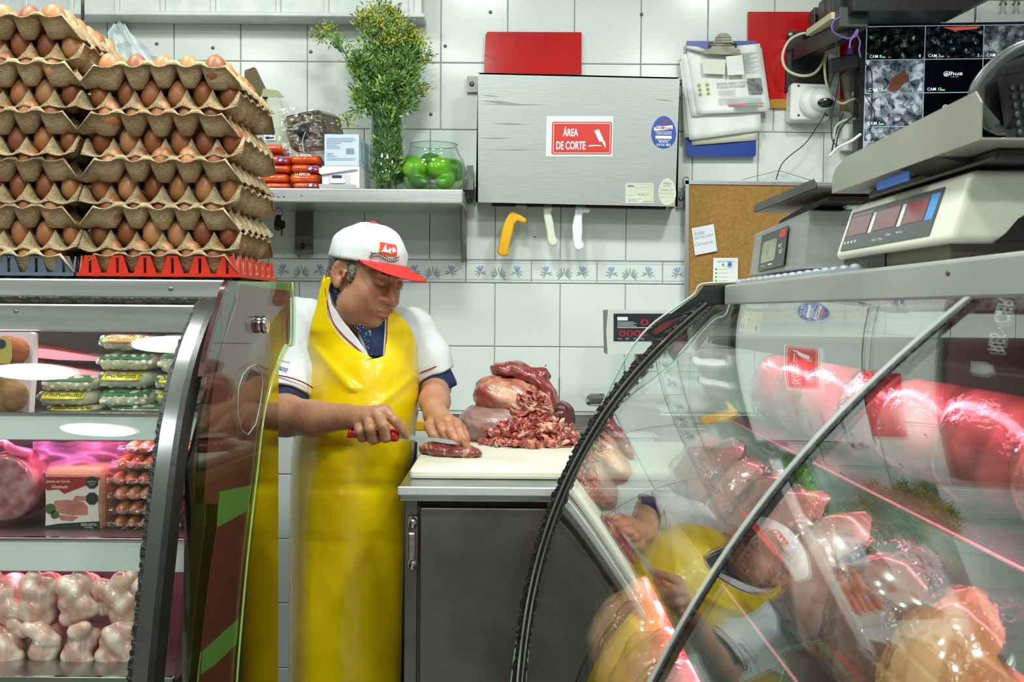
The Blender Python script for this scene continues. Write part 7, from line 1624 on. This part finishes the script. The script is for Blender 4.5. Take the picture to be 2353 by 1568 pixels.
# apron
YEL = mat('yellow_vinyl_apron', 'f4d405', .22, 0, 'edca02', 5, coat=.5, bump=.10, bscale=14)
xl = tab([(635, 752), (660, 736), (700, 728), (740, 716), (780, 707), (820, 703), (880, 700), (940, 690), (1000, 675), (1060, 668), (1150, 665), (1568, 662), (2150, 655)])
xr_ = tab([(635, 878), (700, 893), (720, 915), (750, 942), (790, 958), (850, 965), (920, 966), (980, 956), (1060, 950), (1120, 935), (1568, 925), (2150, 925)])
gl = tab([(635, 768), (655, 757), (690, 750), (730, 752), (770, 778), (800, 812), (820, 850), (825, 860), (2150, 800)])
gr = tab([(635, 878), (700, 893), (720, 892), (770, 889), (800, 886), (820, 884), (825, 860), (2150, 800)])
gm = lambda y: (xl(y) + xr_(y)) / 2
def glf(y): return gl(y) if y < 824 else gm(y)
def grf(y): return gr(y) if y < 824 else gm(y)
def Yap(x, y, t):
    u = min(1, abs(t)); bulge = np.interp(y, (640, 700, 820, 960, 1080, 1250, 2150), (.06, .11, .15, .175, .155, .14, .13)); edge = np.interp(y, (640, 720, 820, 960, 2150), (2.68, 2.68, 2.67, 2.665, 2.66))
    Y = edge - bulge * math.sqrt(max(0, 1 - u ** 2.3))
    if y < 760: Y = tor(x, y) - .014 if 728 < x < 915 else tor(x, y) - .014
    elif y < 840: k = (y - 760) / 80; Y = (tor(x, y) - .014) * (1 - k) + Y * k
    # creases
    Y += .007 * math.exp(-((x - 700 - (y - 780) * .95) / 16) ** 2) * (1 if 780 < y < 900 else 0) * -1
    Y -= .006 * math.exp(-(((x - 790) - (1000 - y) * 1.2) / 12) ** 2) * math.exp(-((y - 880) / 70) ** 2)
    Y += .010 * math.exp(-((y - 1032 + (x - 800) * .1) / 16) ** 2) * math.exp(-((x - 760) / 70) ** 2)
    Y += .0035 * math.exp(-((y - 1245 - 4 * math.sin(x / 20)) / 5) ** 2) + .004 * math.exp(-((y - 1120) / 5) ** 2)
    Y -= .008 * math.exp(-((x - 700) / 22) ** 2) * (1 if y > 1100 else 0) * min(1, max(0, (y - 1100) / 60))
    return Y
def apron_mesh():
    mb = MB(); rows = list(np.arange(637, 1000, 6.0)) + list(np.arange(1000, 2150, 12.0)); nu = 28
    def row(y, a, b, k):
        L_, R_ = xl(y), xr_(y); out = []
        for i in range(k + 1):
            x = a + (b - a) * i / k; t_ = (x - (L_ + R_) / 2) / ((R_ - L_) / 2 + 1e-6); Y = Yap(x, y, t_) + .0045 * mnoise.noise(Vector((x / 90, y / 110, 2.2))) + .0015 * mnoise.noise(Vector((x / 30, y / 45, 7)))
            out.append(P(x, y, Y))
        return out
    for a, b in ((xl, glf), (grf, xr_)):
        vs = []; 
        for y in rows: vs += row(y, a(y), max(b(y), a(y) + .5), nu)
        fs = [(j * (nu + 1) + i, j * (nu + 1) + i + 1, (j + 1) * (nu + 1) + i + 1, (j + 1) * (nu + 1) + i) for j in range(len(rows) - 1) for i in range(nu)]; mb.add(vs, fs, True)
    return mb
ap = obj('apron', apron_mesh(), YEL, MAN, merge=.0008, solid=.0025)
st_ = smooth_path([P(752, 690, 2.60), P(742, 652, 2.635), P(750, 628, 2.68), P(790, 625, 2.735), P(850, 640, 2.755), P(895, 680, 2.73), P(905, 705, 2.70), P(905, 735, 2.63)], 6)
mb = MB(); n = len(st_)
vsx = []
for i, p in enumerate(st_):
    c_ = Vector((P(822, 700, 2.68).x, 2.68, p.z)); o_ = (p - c_); o_.z = 0; o_.normalize(); w_ = .019
    up_ = (Vector((0, 0, 1)) * .9 + o_ * -.5).normalized(); vsx += [p - up_ * w_, p + up_ * w_]
mb.add(vsx, [(2 * i, 2 * i + 1, 2 * i + 3, 2 * i + 2) for i in range(n - 1)], True); obj('neck_strap', mb, YEL, ap, solid=.0025)
obj('apron_stain', MB().ell(P(862, 843, 2.525), (.006, .001, .004)), mat('olive_stain', '9a8a1c', .4), ap)
# trousers and boots, below the frame
mb = MB()
for s in (-1, 1):
    x = MAN.location.x + s * .068; mb.tube([(x, 2.72, .93), (x, 2.71, .55), (x, 2.73, .12)], [.082, .070, .058], 20)
obj('trousers', mb, mat('dark_trousers', '22252c', .8), MAN)
for s in (-1, 1): 
    x = MAN.location.x + s * .068; vb_ = Vox((x - .07, 2.48, -.01), (x + .07, 2.82, .22), .005); vb_.rc((x, 2.72, .05), (x, 2.72, .19), .055, .06); vb_.ell((x, 2.63, .04), (.045, .12, .038), k=.03); obj('boot', vb_.mesh('boot', mb0, 1), mat('white_boot', 'c9cac6', .5), MAN, base=mb0)
# knife in his hand
kn = thing('boning_knife', P(905, 998, Yh), 'red-handled knife held in his right hand over the meat', 'knife')
kd = (P(1048, 1019, 2.365) - P(800, 994, 2.375)).normalized()
vk = Vox(P(790, 1010, 2.34), P(925, 975, 2.41) + Vector((.01, 0, .01)), .002) if False else None
RH = mat('red_handle', 'c81f1c', .3, coat=.4)
pth = [P(800, 993, 2.375), P(812, 996, 2.375), P(840, 997, 2.373), P(870, 998, 2.372), P(892, 999, 2.371), P(905, 1001, 2.371), P(918, 1003, 2.370)]
obj('handle', MB().tube(smooth_path(pth, 4), [.008] + [.0125, .0135, .013] + [.0115] * 12 + [.0125, .0135, .0145, .0150, .0150, .0145, .0135, .011, .007], 14), RH, kn)
bl = [(918, 998), (960, 1003), (1010, 1008), (1040, 1012), (1050, 1018), (1052, 1021), (1035, 1021), (990, 1014), (940, 1011), (918, 1009)]
obj('blade', MB().prism([P(x, y, 2.368) for x, y in bl], (0, .0016, 0)), mat('satin_blade', 'b4bcc0', .35, .45), kn)
